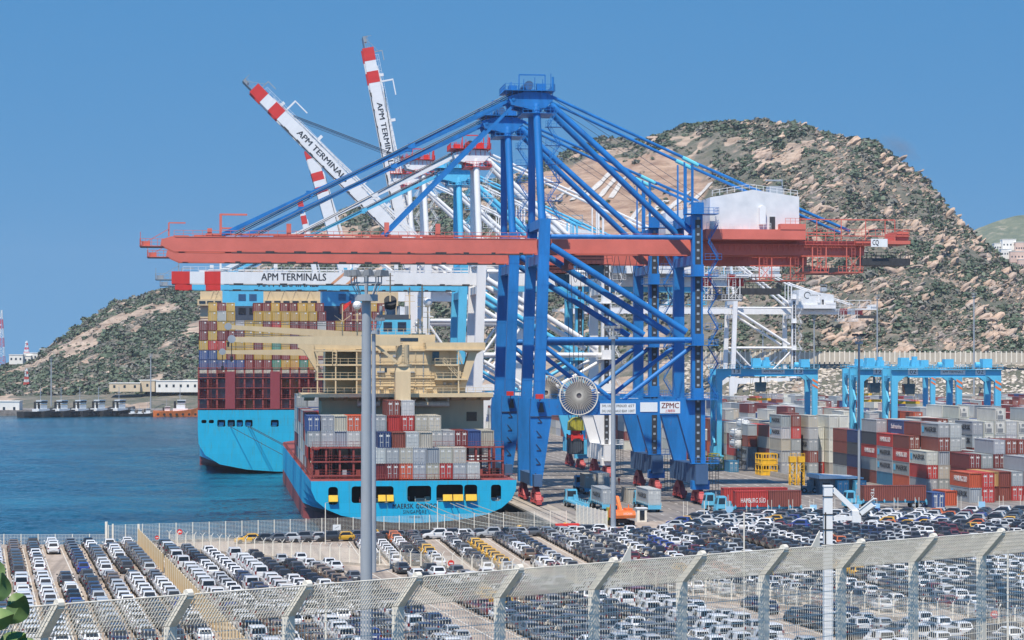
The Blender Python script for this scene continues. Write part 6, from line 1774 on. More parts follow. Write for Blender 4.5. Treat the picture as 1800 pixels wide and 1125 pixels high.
# a worker on the quay
def skin_person(label, loc, rz, shirt, trousers):
    root = empty('person', label, 'person', loc, rz)
    mb = MB()
    rings = [(0, .02, .07), (.08, .0, .06), (.45, 0, .07), (.85, 0, .09)]
    me = bpy.data.meshes.new('body'); bm = bmesh.new()
    verts = {}
    def V_(n, co): verts[n] = bm.verts.new(co)
    pts = dict(hip=(0,0,.95), chest=(0,0,1.3), neck=(0,0,1.48), head=(0,.02,1.62), top=(0,.02,1.74), hl=(-.1,0,.9), kl=(-.11,.03,.5), fl=(-.11,0,.06), tl=(-.11,.17,.03), hr=(.1,0,.9), kr=(.11,-.02,.5), fr=(.12,-.05,.06), tr=(.12,.12,.03), sl=(-.19,0,1.4), el=(-.25,0,1.12), wl=(-.24,.1,.88), sr=(.19,0,1.4), er=(.25,0,1.12), wr=(.24,.1,.88))
    for n, co in pts.items(): V_(n, co)
    for a, b_ in (('hip','chest'),('chest','neck'),('neck','head'),('head','top'),('hip','hl'),('hl','kl'),('kl','fl'),('fl','tl'),('hip','hr'),('hr','kr'),('kr','fr'),('fr','tr'),('chest','sl'),('sl','el'),('el','wl'),('chest','sr'),('sr','er'),('er','wr')): bm.edges.new((verts[a], verts[b_]))
    bm.to_mesh(me); bm.free()
    o = link('body', me, root)
    md = o.modifiers.new('skin', 'SKIN'); md.use_smooth_shade = True
    rad = dict(hip=.15, chest=.17, neck=.06, head=.1, top=.06, hl=.1, kl=.07, fl=.05, tl=.04, hr=.1, kr=.07, fr=.05, tr=.04, sl=.07, el=.05, wl=.035, sr=.07, er=.05, wr=.035)
    for v, n in zip(me.skin_vertices[0].data, pts): v.radius = (rad[n], rad[n])
    me.skin_vertices[0].data[0].use_root = True
    o.modifiers.new('sub', 'SUBSURF').levels = 1
    m, nt, b = new_mat('worker_overalls'); tc = N(nt, 'ShaderNodeTexCoord'); sp = N(nt, 'ShaderNodeSeparateXYZ'); L(nt, tc.outputs['Object'], sp.inputs[0])
    L(nt, ramp(nt, sp.outputs[2], [(0, lin(60, 54, 52)), (.05, trousers), (.93, trousers), (.95, shirt), (1.0, shirt)], 'CONSTANT'), b.inputs['Base Color'])
    me.materials.append(m)
    hm = MB(); hm.tube((0, .02, 1.66), (0, .02, 1.74), .13, 10, r2=.1); hm.tube((0, .02, 1.74), (0, .02, 1.79), .1, 10, r2=.03); hm.build('helmet', M['red'], root)
    return root
skin_person('person in red work clothes standing on the quay beside the blue crane', ground(1088, 852), .4, lin(180, 60, 50), lin(150, 60, 54))
# ------------------------------------------------------------------ cars
m, nt, b = new_mat('car_glass'); b.inputs['Base Color'].default_value = (*lin(30, 34, 40), 1); b.inputs['Roughness'].default_value = .24; b.inputs['Specular IOR Level'].default_value = .5
M['cglass'] = m
m, nt, b = new_mat('tail_lamp_red'); b.inputs['Base Color'].default_value = (*lin(120, 26, 26), 1); b.inputs['Roughness'].default_value = .2
M['tail'] = m
M['trim'] = paint('black_plastic_trim', lin(36, 37, 40), .7, .1, 2.0)
def car_pieces(kind):
    """parts of one car, rear at y = 0, heading +y: name -> MB"""
    P = {}
    if kind == 'van':
        Lc, belt, roof = 4.5, 1.08, 1.86
        st = [(0.0, .80, 1.12), (.10, .88, 1.14), (.9, .92, 1.14), (2.6, .92, 1.12), (3.3, .90, 1.08), (4.1, .86, .92), (4.42, .72, .72)]
        gb = [(.06, .86), (3.45, .84)]; gt = [(.16, .74), (2.45, .74)]
    elif kind == 'suv':
        Lc, belt, roof = 4.35, 1.05, 1.66
        st = [(0.0, .74, 1.0), (.12, .86, 1.06), (.8, .91, 1.08), (2.5, .91, 1.06), (3.1, .90, 1.04), (3.9, .86, .94), (4.3, .70, .72)]
        gb = [(.16, .80), (3.2, .80)]; gt = [(.52, .64), (2.25, .64)]
    elif kind == 'saloon':
        Lc, belt, roof = 4.5, .94, 1.44
        st = [(0.0, .70, .90), (.12, .84, .98), (.8, .88, .99), (2.6, .88, .96), (3.3, .87, .92), (4.1, .82, .80), (4.46, .64, .62)]
        gb = [(.75, .76), (3.4, .76)]; gt = [(1.35, .60), (2.5, .60)]
    else:
        Lc, belt, roof = 4.1, .95, 1.48
        st = [(0.0, .70, .88), (.12, .83, .97), (.8, .87, .98), (2.4, .87, .96), (3.0, .86, .94), (3.7, .82, .82), (4.06, .64, .62)]
        gb = [(.12, .76), (3.15, .76)]; gt = [(.62, .60), (2.05, .60)]
    mb = MB()
    ring = []
    for y, hw, zt in st:
        ring.append([(-hw * .90, y, .26), (-hw, y, .50), (-hw * .985, y, zt * .82), (-hw * .90, y, zt), (hw * .90, y, zt), (hw * .985, y, zt * .82), (hw, y, .50), (hw * .90, y, .26)])
    for r_ in ring: mb.v.extend(r_)
    n = 8
    for i in range(len(ring) - 1):
        for k in range(n):
            a, b_ = i * n + k, i * n + (k + 1) % n
            mb.f.append((a, a + n, b_ + n, b_)); mb.m.append(0)
    mb.f.append(tuple(range(n))); mb.m.append(0)
    e = (len(ring) - 1) * n; mb.f.append(tuple(range(e, e + n))[::-1]); mb.m.append(0)
    # greenhouse: pillars and roof in body colour
    (yb0, wb0), (yb1, wb1) = gb; (yt0, wt0), (yt1, wt1) = gt
    zb_ = belt - .04
    A = [(-wb0, yb0, zb_), (wb0, yb0, zb_), (wb1, yb1, zb_ - .03), (-wb1, yb1, zb_ - .03)]
    B = [(-wt0, yt0, roof - .03), (wt0, yt0, roof - .03), (wt1, yt1, roof - .02), (-wt1, yt1, roof - .02)]
    mb.hexa(A, B)
    mb.hexa(B, [(-wt0 * .86, yt0 + .12, roof + .02), (wt0 * .86, yt0 + .12, roof + .02), (wt1 * .86, yt1 - .15, roof + .02), (-wt1 * .86, yt1 - .15, roof + .02)])
    for s in (-1, 1): mb.box(s * .98 - .09, s * .98 + .09, gb[1][0] - .75, gb[1][0] - .58, belt - .02, belt + .13)
    P['body'] = [(mb, 0)]
    def quad(q0, q1, q2, q3, f, g, off):
        q0, q1, q2, q3 = map(Vector, (q0, q1, q2, q3))
        def bl(u, v): return q0.lerp(q1, u).lerp(q3.lerp(q2, u), v)
        nrm = (q1 - q0).cross(q3 - q0).normalized() * off
        m2 = MB(); m2.add([bl(f, g[0]) + nrm, bl(1 - f, g[0]) + nrm, bl(1 - f, g[1]) + nrm, bl(f, g[1]) + nrm], [(0, 1, 2, 3)]); return m2
    P['rear_window'] = [(quad(A[0], A[1], B[1], B[0], .09, (.22, .92), .012), 1)]
    P['windscreen'] = [(quad(A[2], A[3], B[3], B[2], .06, (.1, .95), .012), 1)]
    sw = []
    if kind == 'van':
        sw = [(quad(A[1], A[2], B[2], B[1], .66 / 2, (.18, .9), .012), 1), (quad(A[3], A[0], B[0], B[3], .66 / 2, (.18, .9), .012), 1)]
    else:
        sw = [(quad(A[1], A[2], B[2], B[1], .14, (.15, .9), .012), 1), (quad(A[3], A[0], B[0], B[3], .14, (.15, .9), .012), 1)]
    P['side_window'] = sw
    tl = []
    for s in (-1, 1):
        m2 = MB(); x = s * st[1][1] * .84; m2.box(x - .1, x + .1, -.02, .14, belt - .22, belt - .06 if kind != 'van' else belt + .18); tl.append((m2, 2))
    P['tail_light'] = tl
    m2 = MB(); m2.box(-.62, .62, -.05, .2, .3, .46); P['bumper'] = [(m2, 3)]
    m2 = MB(); m2.box(-.26, .26, -.035, .02, .66, .78); P['number_plate'] = [(m2, 4)]
    wl = []
    for x in (-1, 1):
        for y in (.78, Lc - .82):
            m2 = MB(); xx = x * (st[2][1] - .08); m2.tube((xx - .11, y, .32), (xx + .11, y, .32), .32, 12); wl.append((m2, 3))
    P['wheel'] = wl
    return P
CAR_MATS = [M['car'], M['cglass'], M['tail'], M['trim'], M['signwhite']]
CAR_FAR_MATS = [M['car_far'], M['cglass'], M['tail'], M['trim'], M['signwhite']]
CARS_ME, CARS_RAW, CAR_LEN = {}, {}, {'van': 4.5, 'suv': 4.35, 'hatchback': 4.1, 'saloon': 4.5}
for kind in ('van', 'suv', 'hatchback', 'saloon'):
    P = car_pieces(kind)
    CARS_ME[kind] = [(nm, mb.mesh(nm, CAR_MATS[mi], nm in ('body', 'wheel'))) for nm, l_ in P.items() for mb, mi in l_]
    allm = MB()
    for nm, l_ in P.items():
        for mb, mi in l_: allm.add(mb.v, mb.f, mi)
    CARS_RAW[kind] = raw(allm)
CCOL = {'white': (214, 216, 218), 'silver': (170, 174, 178), 'grey': (92, 97, 104), 'dark grey': (58, 62, 68), 'black': (30, 32, 36), 'blue': (44, 62, 128), 'dark blue': (42, 54, 82), 'yellow': (206, 160, 48), 'orange': (190, 100, 50), 'maroon': (104, 46, 50), 'brown': (108, 92, 78)}
CARS = []
def car(p, rz, kind, colour, where): CARS.append((p, rz, kind, colour, where))
rr = random.Random(404)
TAB_L = {'white': 8, 'dark grey': 5, 'grey': 6, 'black': 1.5, 'silver': 4, 'blue': .6, 'dark blue': .8, 'brown': .7}
TAB_R = {'white': 8, 'dark grey': 6, 'black': 3, 'grey': 7, 'silver': 4, 'dark blue': 2, 'blue': .7, 'yellow': .8, 'maroon': 1.5, 'orange': .3, 'brown': .4}
# mesh fence line between the lots (world points), shared with the fence itself
YF = [(-50.6, 336.0), (-37.0, 323.0), (-8.5, 297.0), (15.8, 269.8), (26.4, 258.8), (40.0, 243.5), (52.0, 230.0), (66.0, 214.0)]
YFX, YFY = [p[0] for p in YF], [p[1] for p in YF]
def beyond(X, Y): return Y - float(np.interp(X, YFX, YFY))         # > 0 on the quay side of that fence
E0 = Vector((-56.2, 344.0, 0)); EL = Vector((.2285, -.9735, 0)); EN = Vector((-.9735, -.2285, 0))
RZL = math.atan2(-(-EL.x), -EL.y) if False else math.atan2(EL.x, -EL.y)
run = None
def column_fill(lat, s0, s1, where, tab, van_p=.0, skip=.05, dirn=None):
    s = s0; i = 0; last = None
    while s < s1:
        p = E0 + EL * s + EN * lat
        if last is None or rr.random() > .55: last = (pick(rr, tab), rr.choice(['hatchback', 'hatchback', 'suv', 'saloon', 'suv']))
        kind = 'van' if van_p and rr.random() < van_p else last[1]
        col_ = 'white' if kind == 'van' and rr.random() < .9 else last[0]
        if rr.random() > skip:
            car(p + EN * rr.uniform(-.08, .08), math.atan2(EL.x, -EL.y) + rr.uniform(-.015, .015), kind, col_, f'{where}, {ROWN(min(i, 48))} back')
        s += CAR_LEN[kind] + .38 + rr.uniform(-.06, .1); i += 1
# left lot, left of the tan fence
for k in range(12):
    lat = 2.3 + 2.75 * k
    nm = f'{ROWN(k)} column left of tan fence'
    if k == 4: column_fill(lat, 6, 17, nm + ', far half', TAB_L)
    else: column_fill(lat, 5.5 + rr.uniform(-.4, .4), 54 - rr.uniform(0, 3), nm + ', far half', TAB_L, .9 if k == 7 else 0)
    column_fill(lat, 60 + rr.uniform(0, 1.5), 128, nm + ', near half', TAB_L, .9 if k == 6 else 0)
# middle lot, between the tan fence and the mesh fence
for k in range(34):
    lat = -(2.6 + 2.75 * k)
    if k in (8, 9, 19, 20): continue
    s0 = None
    for s in np.arange(2, 200, 1.0):
        p = E0 + EL * s + EN * lat
        if beyond(p.x, p.y) < -5: s0 = s; break
    if s0 is None: continue
    nm = f'{ROWN(k)} column right of tan fence'
    column_fill(lat, s0 + rr.uniform(0, 2), 205, nm, TAB_R if k > 6 else TAB_L, .85 if k in (0, 3, 16, 17) else .06, .10)
# quay-side lot: columns along the quay
DQ = Vector((-SI, CO, 0))
for k in range(54):
    u = 21.0 + 2.72 * k
    if k in (4, 7, 10, 21): continue
    vt = float(np.interp(u, [20, 33, 55, 84, 134, 160], [352, 354, 358, 361, 368, 372]))
    v = vt - 4.4; i = 0; last = None
    while v > 215:
        p = Q(u, v)
        if beyond(p.x, p.y) < 3.5: break
        if last is None or rr.random() > .5: last = (pick(rr, TAB_R), rr.choice(['hatchback', 'hatchback', 'suv', 'saloon', 'suv']))
        if rr.random() > (.04 if v < vt - 8 else .25):
            px = 900 + FPX * p.x / p.y
            if -100 < px < 2030: car(p, PHI + rr.uniform(-.02, .02), last[1], last[0], f'{ROWN(k)} column of the quay-side lot, {ROWN(min(i, 48))} from far end')
        v -= CAR_LEN[last[1]] + .42; i += 1
# cars parked across, seen from the side
for row in range(7):
    v = 364.5 + row * 5.0
    u = 74.0 + row * 2.2 + (4 if row < 1 else 0); i = 0
    while u < 205:
        p = Q(u, v + .03 * (u - 74)); px = 900 + FPX * p.x / p.y
        if px > 2030: break
        if rr.random() > .07 and beyond(p.x, p.y) > 0:
            car(p, PHI + math.radians(62) + rr.uniform(-.02, .02), rr.choice(['hatchback', 'hatchback', 'suv', 'saloon', 'suv']), pick(rr, {'white': 8, 'silver': 4, 'grey': 4, 'dark grey': 3, 'black': 2, 'yellow': 1.5, 'blue': 1, 'orange': .5, 'maroon': .6}), f'{ROWN(row)} slanted row by the road, {ROWN(min(i, 48))} from the left')
        u += 3.05; i += 1
for i in range(27):
    px = 458 + i * 23.5
    p = at(px, 640, float(np.interp(px, [455, 830, 1100], [347, 357, 366]))); p.z = 0
    car(p, math.radians(90) + .25 + rr.uniform(-.1, .1), rr.choice(['hatchback', 'suv']), ['yellow', 'dark grey', 'grey', 'silver', 'grey', 'silver', 'dark grey', 'yellow', 'grey'][i % 9] if i < 12 else pick(rr, TAB_R), f'{ROWN(i)} from the left in the row along the wire fence')
def fence_top_py(px): return float(np.interp(px, [0, 335, 893, 1354, 1758], [1100, 1058, 1003, 970, 933]))
def flush_cars(limit=300):
    def key(c):
        px, py = proj(c[0]); return c[0].y + (75 if py > fence_top_py(px) - 4 else 0) + (400 if not -20 < px < 1820 or py > 1160 else 0)
    CARS.sort(key=key)
    far = []
    for k, (p, rz, kind, colour, where) in enumerate(CARS):
        r_ = random.Random(k); f = r_.uniform(.88, 1.08); colr = tuple(q * f for q in lin(*CCOL[colour]))
        if k >= limit:
            far.append((CARS_RAW[kind], mat4((p.x, p.y, .008), rz), colr)); continue
        root = empty('parked_car', f"{colour} {kind if kind != 'suv' else 'tall hatchback'}, {where}", 'van' if kind == 'van' else 'car', (p.x, p.y, .008), rz, 'cars parked in the lots')
        for nm, me in CARS_ME[kind]:
            o = link(nm, me, root); o.color = (*colr, 1)
    tag(merged('parked_cars', far, CAR_FAR_MATS), 'mass of parked cars filling the rest of the lots', 'cars', kind='stuff')
# painted bay lines
mb = MB()
for k in range(13):
    lat = 2.3 + 2.75 * (k - .5); a = E0 + EL * 3 + EN * lat; b_ = E0 + EL * 130 + EN * lat; strip(mb, a, b_, .14, .012)
for k in range(32):
    lat = -(2.6 + 2.75 * (k - .5)); s0 = 0
    while s0 < 150 and beyond(*(E0 + EL * s0 + EN * lat)[:2]) > -3: s0 += 1
    strip(mb, E0 + EL * s0 + EN * lat, E0 + EL * 205 + EN * lat, .14, .012)
for k in range(44):
    u = 21.0 + 2.72 * (k - .5); v = 356.0; v1 = v
    while v1 > 215 and beyond(*Q(u, v1)[:2]) > 3: v1 -= 1
    strip(mb, Q(u, v), Q(u, v1), .14, .012)
tag(mb.build('parking_lines', M['line']), kind='structure')
# ------------------------------------------------------------------ fences
M['tanfence'] = paint('tan_fence_paint', lin(196, 172, 132), .7, .12, .8)
M['wire'] = paint('dull_galvanised_wire', lin(226, 220, 206), .6, .1, 1.0)
M['postwhite'] = paint('white_fence_post', lin(224, 218, 204), .7, .1, 1.2)
def wire_panel(a, b_, z0, z1, vp, hp, wv, wh, mb=None, top=None):
    """vertical and horizontal wires between two points; top: offset of the upper edge"""
    mb = mb or MB(); a, b_ = Vector(a), Vector(b_)
    d = (b_ - a); n = max(2, int(d.length / vp)); t = Vector(top) if top is not None else Vector((0, 0, 0))
    for k in range(n + 1):
        c = a.lerp(b_, k / n); mb.beam(c + Vector((0, 0, z0)), c + t + Vector((0, 0, z1)), wv, wv)
    m_ = max(1, int(round((Vector((0, 0, z1 - z0)) + t).length / hp)))
    for k in range(m_ + 1):
        f = k / m_; o = Vector((0, 0, z0 + (z1 - z0) * f)) + t * f; mb.beam(a + o, b_ + o, wh, wh)
    return mb
# foreground fence on the embankment
F0, F1 = Vector((-7.2, 47.9, 0)), Vector((13.5, 65.5, 0))
fd = (F1 - F0).normalized(); fn_ = Vector((fd.y, -fd.x, 0)); ZK = 21.8
ff = empty('mesh_fence', 'foreground welded mesh fence with cranked white concrete posts', 'fence', F0, 0)
sp_ = (F1 - F0).length / 9
PM = MB()
fx_ = lambda p: p
s_, n_ = fd, fn_
def pbox(mb, o, a0, a1, b0, b1, z0, z1):
    q = [o + s_ * a + n_ * b for a, b in ((a0, b0), (a1, b0), (a1, b1), (a0, b1))]
    mb.hexa([v + Vector((0, 0, z0)) for v in q], [v + Vector((0, 0, z1)) for v in q])
pbox(PM, Vector(), -.085, .085, -.11, .11, 16.0, ZK)
arm = [Vector((0, 0, ZK - .12)), Vector((0, 0, ZK + .70))]
A_ = [s_ * a + n_ * b + Vector((0, 0, ZK - .02)) for a, b in ((-.085, -.11), (.085, -.11), (.085, .11), (-.085, .11))]
B_ = [s_ * a + n_ * (b + .72) + Vector((0, 0, ZK + .70 - b * .9)) for a, b in ((-.075, -.07), (.075, -.07), (.075, .08), (-.075, .08))]
PM.hexa(A_, B_)
pm = PM.mesh('post', M['concrete_white'])
CAPM = MB(); c_ = n_ * .72 + Vector((0, 0, ZK + .72)); CAPM.tube(c_ - s_ * .07, c_ + s_ * .07, .1, 10); capm = CAPM.mesh('post_cap', M['postwhite'])
top_off = n_ * .72
for k in range(-2, 12):
    o = fd * (sp_ * k)
    p = link('post', pm, ff, o); link('post_cap', capm, p)
    a, b_ = o + fd * .09, o + fd * (sp_ - .09)
    mb = wire_panel(a + n_ * .12, b_ + n_ * .12, 17.0, ZK, .085, .2, .013, .015); mb.build('mesh_panel', M['wire'], ff)['kind'] = 'stuff'
    mb = wire_panel(a + n_ * .12, b_ + n_ * .12, ZK, ZK + .72, .075, .17, .0205, .015, top=top_off)
    mb.build('slanted_panel', M['wire'], ff)['kind'] = 'stuff'
    mb = MB(); mb.tube(a + top_off + n_ * .12 + Vector((0, 0, ZK + .72)), b_ + top_off + n_ * .12 + Vector((0, 0, ZK + .72)), .016, 6); mb.build('top_wire', M['wire'], ff)
# the cut-out plates of two warning boards on the fence
for k, w in ((4.0, .5), (6.25, .55)):
    o = fd * (sp_ * k) + n_ * .95 + Vector((0, 0, ZK + .72))
    mb = MB(); mb.add([o, o + fd * w * .55, o + fd * w * .55 + Vector((0, 0, .42)), o + fd * w * .35 + Vector((0, 0, .2))], [(0, 1, 2, 3), (3, 2, 1, 0)]); 
    mb = MB(); mb.prism([(0, 0), (.34, 0), (.34, .42), (.24, .3), (.12, .14)], lambda p, q, d: o + fd * p + Vector((0, 0, q)) + n_ * d, 0, .02); mb.build('anti_climb_plate', M['postwhite'], ff)
# embankment below the camera
mb = MB(); nx = 40
for i in range(nx + 1):
    x = -120 + i * 6.5
    for (yy, zz) in ((-30, 22.0), (30, 19.0), (46, 16.6), (80, 14.0), (110, 6.0), (150, -.3)):
        sft = max(-20, min(25, x * .7)); mb.v.append((x, yy + sft * (1 if yy > 20 else 0), zz + (.6 * noise.noise(Vector((x * .1, yy * .1, 0))) if yy < 140 else 0)))
for i in range(nx):
    for j in range(5): a = i * 6 + j; mb.f.append((a, a + 6, a + 7, a + 1)); mb.m.append(0)
tag(mb.build('embankment', M['hill'], None, True), kind='structure')

# white Y-armed fence between the lots
yf = empty('wire_fence', 'long white-posted wire fence with forked tops between the car lots', 'fence', (YF[0][0], YF[0][1], 0), 0)
Y0 = Vector((*YF[0], 0))
pts = [Vector((x, y, 0)) for x, y in YF]
YP = MB(); YP.beam((0, 0, 0), (0, 0, 2.35), .15, .15); yp = YP.mesh('post', M['postwhite'])
cum = [0]
for a, b_ in zip(pts[:-1], pts[1:]): cum.append(cum[-1] + (b_ - a).length)
def along(s):
    i = min(len(pts) - 2, max(0, int(np.searchsorted(cum, s)) - 1)); return pts[i].lerp(pts[i + 1], (s - cum[i]) / (cum[i + 1] - cum[i])), (pts[i + 1] - pts[i]).normalized()
dY = (pts[2] - pts[0]).normalized(); nY = Vector((dY.y, -dY.x, 0))
YA = MB(); YA.beam((0, 0, 2.33), nY * .42 + Vector((0, 0, 2.78)), .07, .07); ya1 = YA.mesh('arm', M['postwhite'])
YA = MB(); YA.beam((0, 0, 2.33), nY * -.42 + Vector((0, 0, 2.78)), .07, .07); ya2 = YA.mesh('arm', M['postwhite'])
s = 0; prev = None
while s < cum[-1] - .1:
    p, d = along(s); o = p - Y0
    q = link('post', yp, yf, o); link('arm', ya1, q); link('arm', ya2, q)
    if prev is not None:
        mb = wire_panel(prev, o, .25, 2.25, .14, .16, .016, .022); mb.build('mesh_panel', M['wire'], yf)['kind'] = 'stuff'
        mb = MB(); mb.beam(prev + Vector((0, 0, .1)), o + Vector((0, 0, .1)), .18, .5); mb.build('plinth', M['concrete'], yf)
    prev = o; s += 1.95
# tan sheet fence
TF0 = E0 + EN * .3; TL = 150.0
tf = empty('sheet_fence', 'tan ribbed sheet fence between the left and middle car lots', 'fence', TF0, 0)
RB = MB(); RB.prism([(-.02, 0), (.02, 0), (.02, 2.35), (-.02, 2.35)], lambda a, b_, d: EL * d + EN * a + Vector((0, 0, b_ + .1)), .05, 2.95)
for j in range(12): RB.prism([(-.05, .05), (-.02, .05), (-.02, 2.3), (-.05, 2.3)], lambda a, b_, d: EL * d + EN * a + Vector((0, 0, b_ + .1)), .15 + j * .24, .25 + j * .24); RB.prism([(.02, .05), (.05, .05), (.05, 2.3), (.02, 2.3)], lambda a, b_, d: EL * d + EN * a + Vector((0, 0, b_ + .1)), .15 + j * .24, .25 + j * .24)
rb = RB.mesh('panel', M['tanfence'])
RL = MB()
for z in (.5, 1.3, 2.1): RL.prism([(-.075, z), (-.052, z), (-.052, z + .06), (-.075, z + .06)], lambda a, b_, d: EL * d + EN * a + Vector((0, 0, b_)), 0, 3.0)
rl_ = RL.mesh('rail', paint('dark_tan_rail', lin(150, 128, 98), .7, .1, 1))
PT = MB(); PT.box(-.07, .07, -.07, .07, 0, 2.55); pt_ = PT.mesh('post', M['postwhite'])
for k in range(int(TL / 3)):
    if k == 16: continue
    o = EL * (3.0 * k)
    link('panel', rb, tf, o); link('post', pt_, tf, o); link('rail', rl_, tf, o)
mb = MB(); mb.box(-.16, .16, -.16, .16, 0, 3.1); mb.build('gate_post', M['postwhite'], tf).location = (0, .4, 0)
# wire fence along the basin
def line_fence(label, pts_, hgt, step, hp, wname='wire'):
    root = empty('wire_fence', label, 'fence', pts_[0], 0, 'fences along the basin')
    o0 = Vector(pts_[0]); pr = None
    PB = MB(); PB.box(-.06, .06, -.06, .06, 0, hgt + .1); pbm = PB.mesh('post', M['postwhite'])
    for a, b_ in zip(pts_[:-1], pts_[1:]):
        a, b_ = Vector(a), Vector(b_); n = max(1, int(round((b_ - a).length / step)))
        for k in range(n + 1):
            c = a.lerp(b_, k / n) - o0; link('post', pbm, root, c)
            if k:
                mb = wire_panel(pr, c, .1, hgt, .5, hp, .014, .035); mb.build('mesh_panel', M['wire'], root)['kind'] = 'stuff'
            pr = c
    return root
line_fence('low wire fence between the left lot and the sea', [(-100, 343.6, 0), (-61.2, 343.6, 0)], 1.55, 2.6, .22)
line_fence('taller wire fence on white posts between the middle lot and the ship', [(-61.0, 344.0, 0), (1.0, 374.2, 0), (9.0, 377.0, 0)], 2.9, 2.65, .20)
mb = MB(); mb.beam((-61, 342.2, 0), (-61, 342.2, 3.6), .35, .35); mb.beam((-60.2, 343.2, 0), (-60.2, 343.2, 3.2), .25, .25)
tag(mb.build('gate_posts', M['postwhite']), 'pair of white gate posts at the corner of the basin fence', 'posts')
# round no-entry signs
for i, (px, py, Y) in enumerate(((316, 935, 343), (276, 945, 338), (793, 990, 296), (1748, 1080, 236))):
    p = at(px, py, Y); root = empty('traffic_sign', ['red round sign by the basin fence', 'small red round sign by the tan fence end', 'red round sign on the forked fence left of the lamp mast', 'red round sign on the fence near the right edge'][i], 'sign', (p.x, p.y, 0), 0, 'round red signs')
    mb = MB(); mb.tube((0, 0, 0), (0, 0, p.z), .04, 6); mb.build('pole', M['grey'], root)
    r_ = .42 if i != 1 else .3
    mb = MB(); mb.tube((0, -.06, p.z), (0, -.03, p.z), r_, 20); d = mb.build('disc', M['red'], root)
    mb = MB(); mb.box(-r_ * .6, r_ * .6, -.075, -.062, p.z - r_ * .17, p.z + r_ * .17); mb.build('bar', M['signwhite'], d)
p = at(592, 927, 352); mb = MB(); mb.box(p.x - .62, p.x + .62, p.y - .03, p.y, p.z - .42, p.z + .42); sg = tag(mb.build('notice_board', M['signwhite']), 'small white notice board on the basin fence', 'sign')
mb = MB(); mb.beam((p.x - .3, p.y - .04, p.z - .15), (p.x + .3, p.y - .04, p.z + .15), .01, .05); mb.build('mark', M['lettering'], sg)
# perimeter wall with posts at the foot of the hill
w0, w1 = at(1215, 632, 1168), at(1850, 634, 1140)
n = 72
wl = empty('perimeter_fence', 'long pale panel fence along the foot of the rocky hill', 'fence', w0, 0)
PO = MB(); PO.box(-.3, .3, -.3, .3, -1, 4.6); po = PO.mesh('post', M['postwhite'])
pal_ = paint('pale_panel', lin(178, 170, 156), .9, .15, .2)
for k in range(n + 1):
    a = w0.lerp(w1, k / n) - w0; link('post', po, wl, a)
    if k:
        mb = MB(); mb.hexa([pr + Vector((.3, -.1, -2)), a + Vector((-.3, -.1, -2)), a + Vector((-.3, .1, -2)), pr + Vector((.3, .1, -2))], [pr + Vector((.3, -.1, 3.9)), a + Vector((-.3, -.1, 3.9)), a + Vector((-.3, .1, 3.9)), pr + Vector((.3, .1, 3.9))]); mb.build('panel', pal_, wl)
    pr = a
# thin pairs of posts along the road behind the lots
for k in range(17):
    px = 1205 + k * 37; p = at(px, 640, float(np.interp(px, [1200, 1800], [399, 418]))); p.z = 0
    root = empty('fence_post', f'{ROWN(k)} pair of thin white poles from the left along the road', 'pole', p, 0, 'pairs of thin white poles')
    for dx in (-.35, .35):
        mb = MB(); mb.tube((dx, 0, 0), (dx, 0, 3.2), .05, 6); mb.build('pole', M['postwhite'], root)
    if k in (2, 6, 8, 9, 14): 
        mb = MB(); mb.box(-.3, .9, -.06, 0, 1.1, 2.2); mb.build('sign_board', paint('pale_blue_sign', lin(150, 196, 226), .5, .05, 1), root)
# ------------------------------------------------------------------ lamp masts
def lamp_mast(label, p, H_=31.5, r0=.42, r1=.24, lamps=8, steel=None, dark=False):
    root = empty('lamp_mast', label, 'lamp mast', p, RND.uniform(0, 1), 'tall lamp masts')
    mt = steel or M['grey']
    mb = MB()
    for k in range(4):
        za, zb_ = H_ * k / 4, H_ * (k + 1) / 4; ra, rb_ = r0 + (r1 - r0) * k / 4, r0 + (r1 - r0) * (k + 1) / 4
        mb.tube((0, 0, za), (0, 0, zb_), ra, 16, r2=rb_ + .01)
    mb.build('pole', mt, root, True)
    mb = MB(); mb.tube((0, 0, H_ - .35), (0, 0, H_ + .1), .8, 16); mb.tube((0, 0, H_ + .1), (0, 0, H_ + 1.5), .1, 8)
    for k in range(8):
        a, b_ = k * math.pi / 4, (k + 1) * math.pi / 4
        mb.beam((1.05 * math.cos(a), 1.05 * math.sin(a), H_ + .9), (1.05 * math.cos(b_), 1.05 * math.sin(b_), H_ + .9), .08, .08); mb.beam((.6 * math.cos(a), .6 * math.sin(a), H_), (1.05 * math.cos(a), 1.05 * math.sin(a), H_ + .9), .06, .06); mb.beam((1.05 * math.cos(a), 1.05 * math.sin(a), H_ + .9), (1.05 * math.cos(a), 1.05 * math.sin(a), H_ + 1.5), .06, .06)
    mb.build('head_frame', mt, root)
    for k in range(lamps):
        a = k * 2 * math.pi / lamps; c, s = math.cos(a), math.sin(a)
        fl_ = MB(); q = Vector((1.15 * c, 1.15 * s, H_ + 1.45))
        fl_.hexa([q + Vector((-.32, -.32, -.1)), q + Vector((.32, -.32, -.1)), q + Vector((.32, .32, -.1)), q + Vector((-.32, .32, -.1))], [q + Vector((-.2 + .1 * c, -.2 + .1 * s, .32)), q + Vector((.2 + .1 * c, -.2 + .1 * s, .32)), q + Vector((.2 + .1 * c, .2 + .1 * s, .32)), q + Vector((-.2 + .1 * c, .2 + .1 * s, .32))])
        fl_.build('floodlight', M['dark'] if dark else M['reefer_grey'], root)
    return root
lamp_mast('thick grey lamp mast in the foreground, left of centre', at(644, 640, 157) * Vector((1, 1, 0)), 32.0, .47, .3)
lamp_mast('second grey lamp mast, just right of the thick foreground one', at(657, 640, 298) * Vector((1, 1, 0)), 31.6, .34, .24)
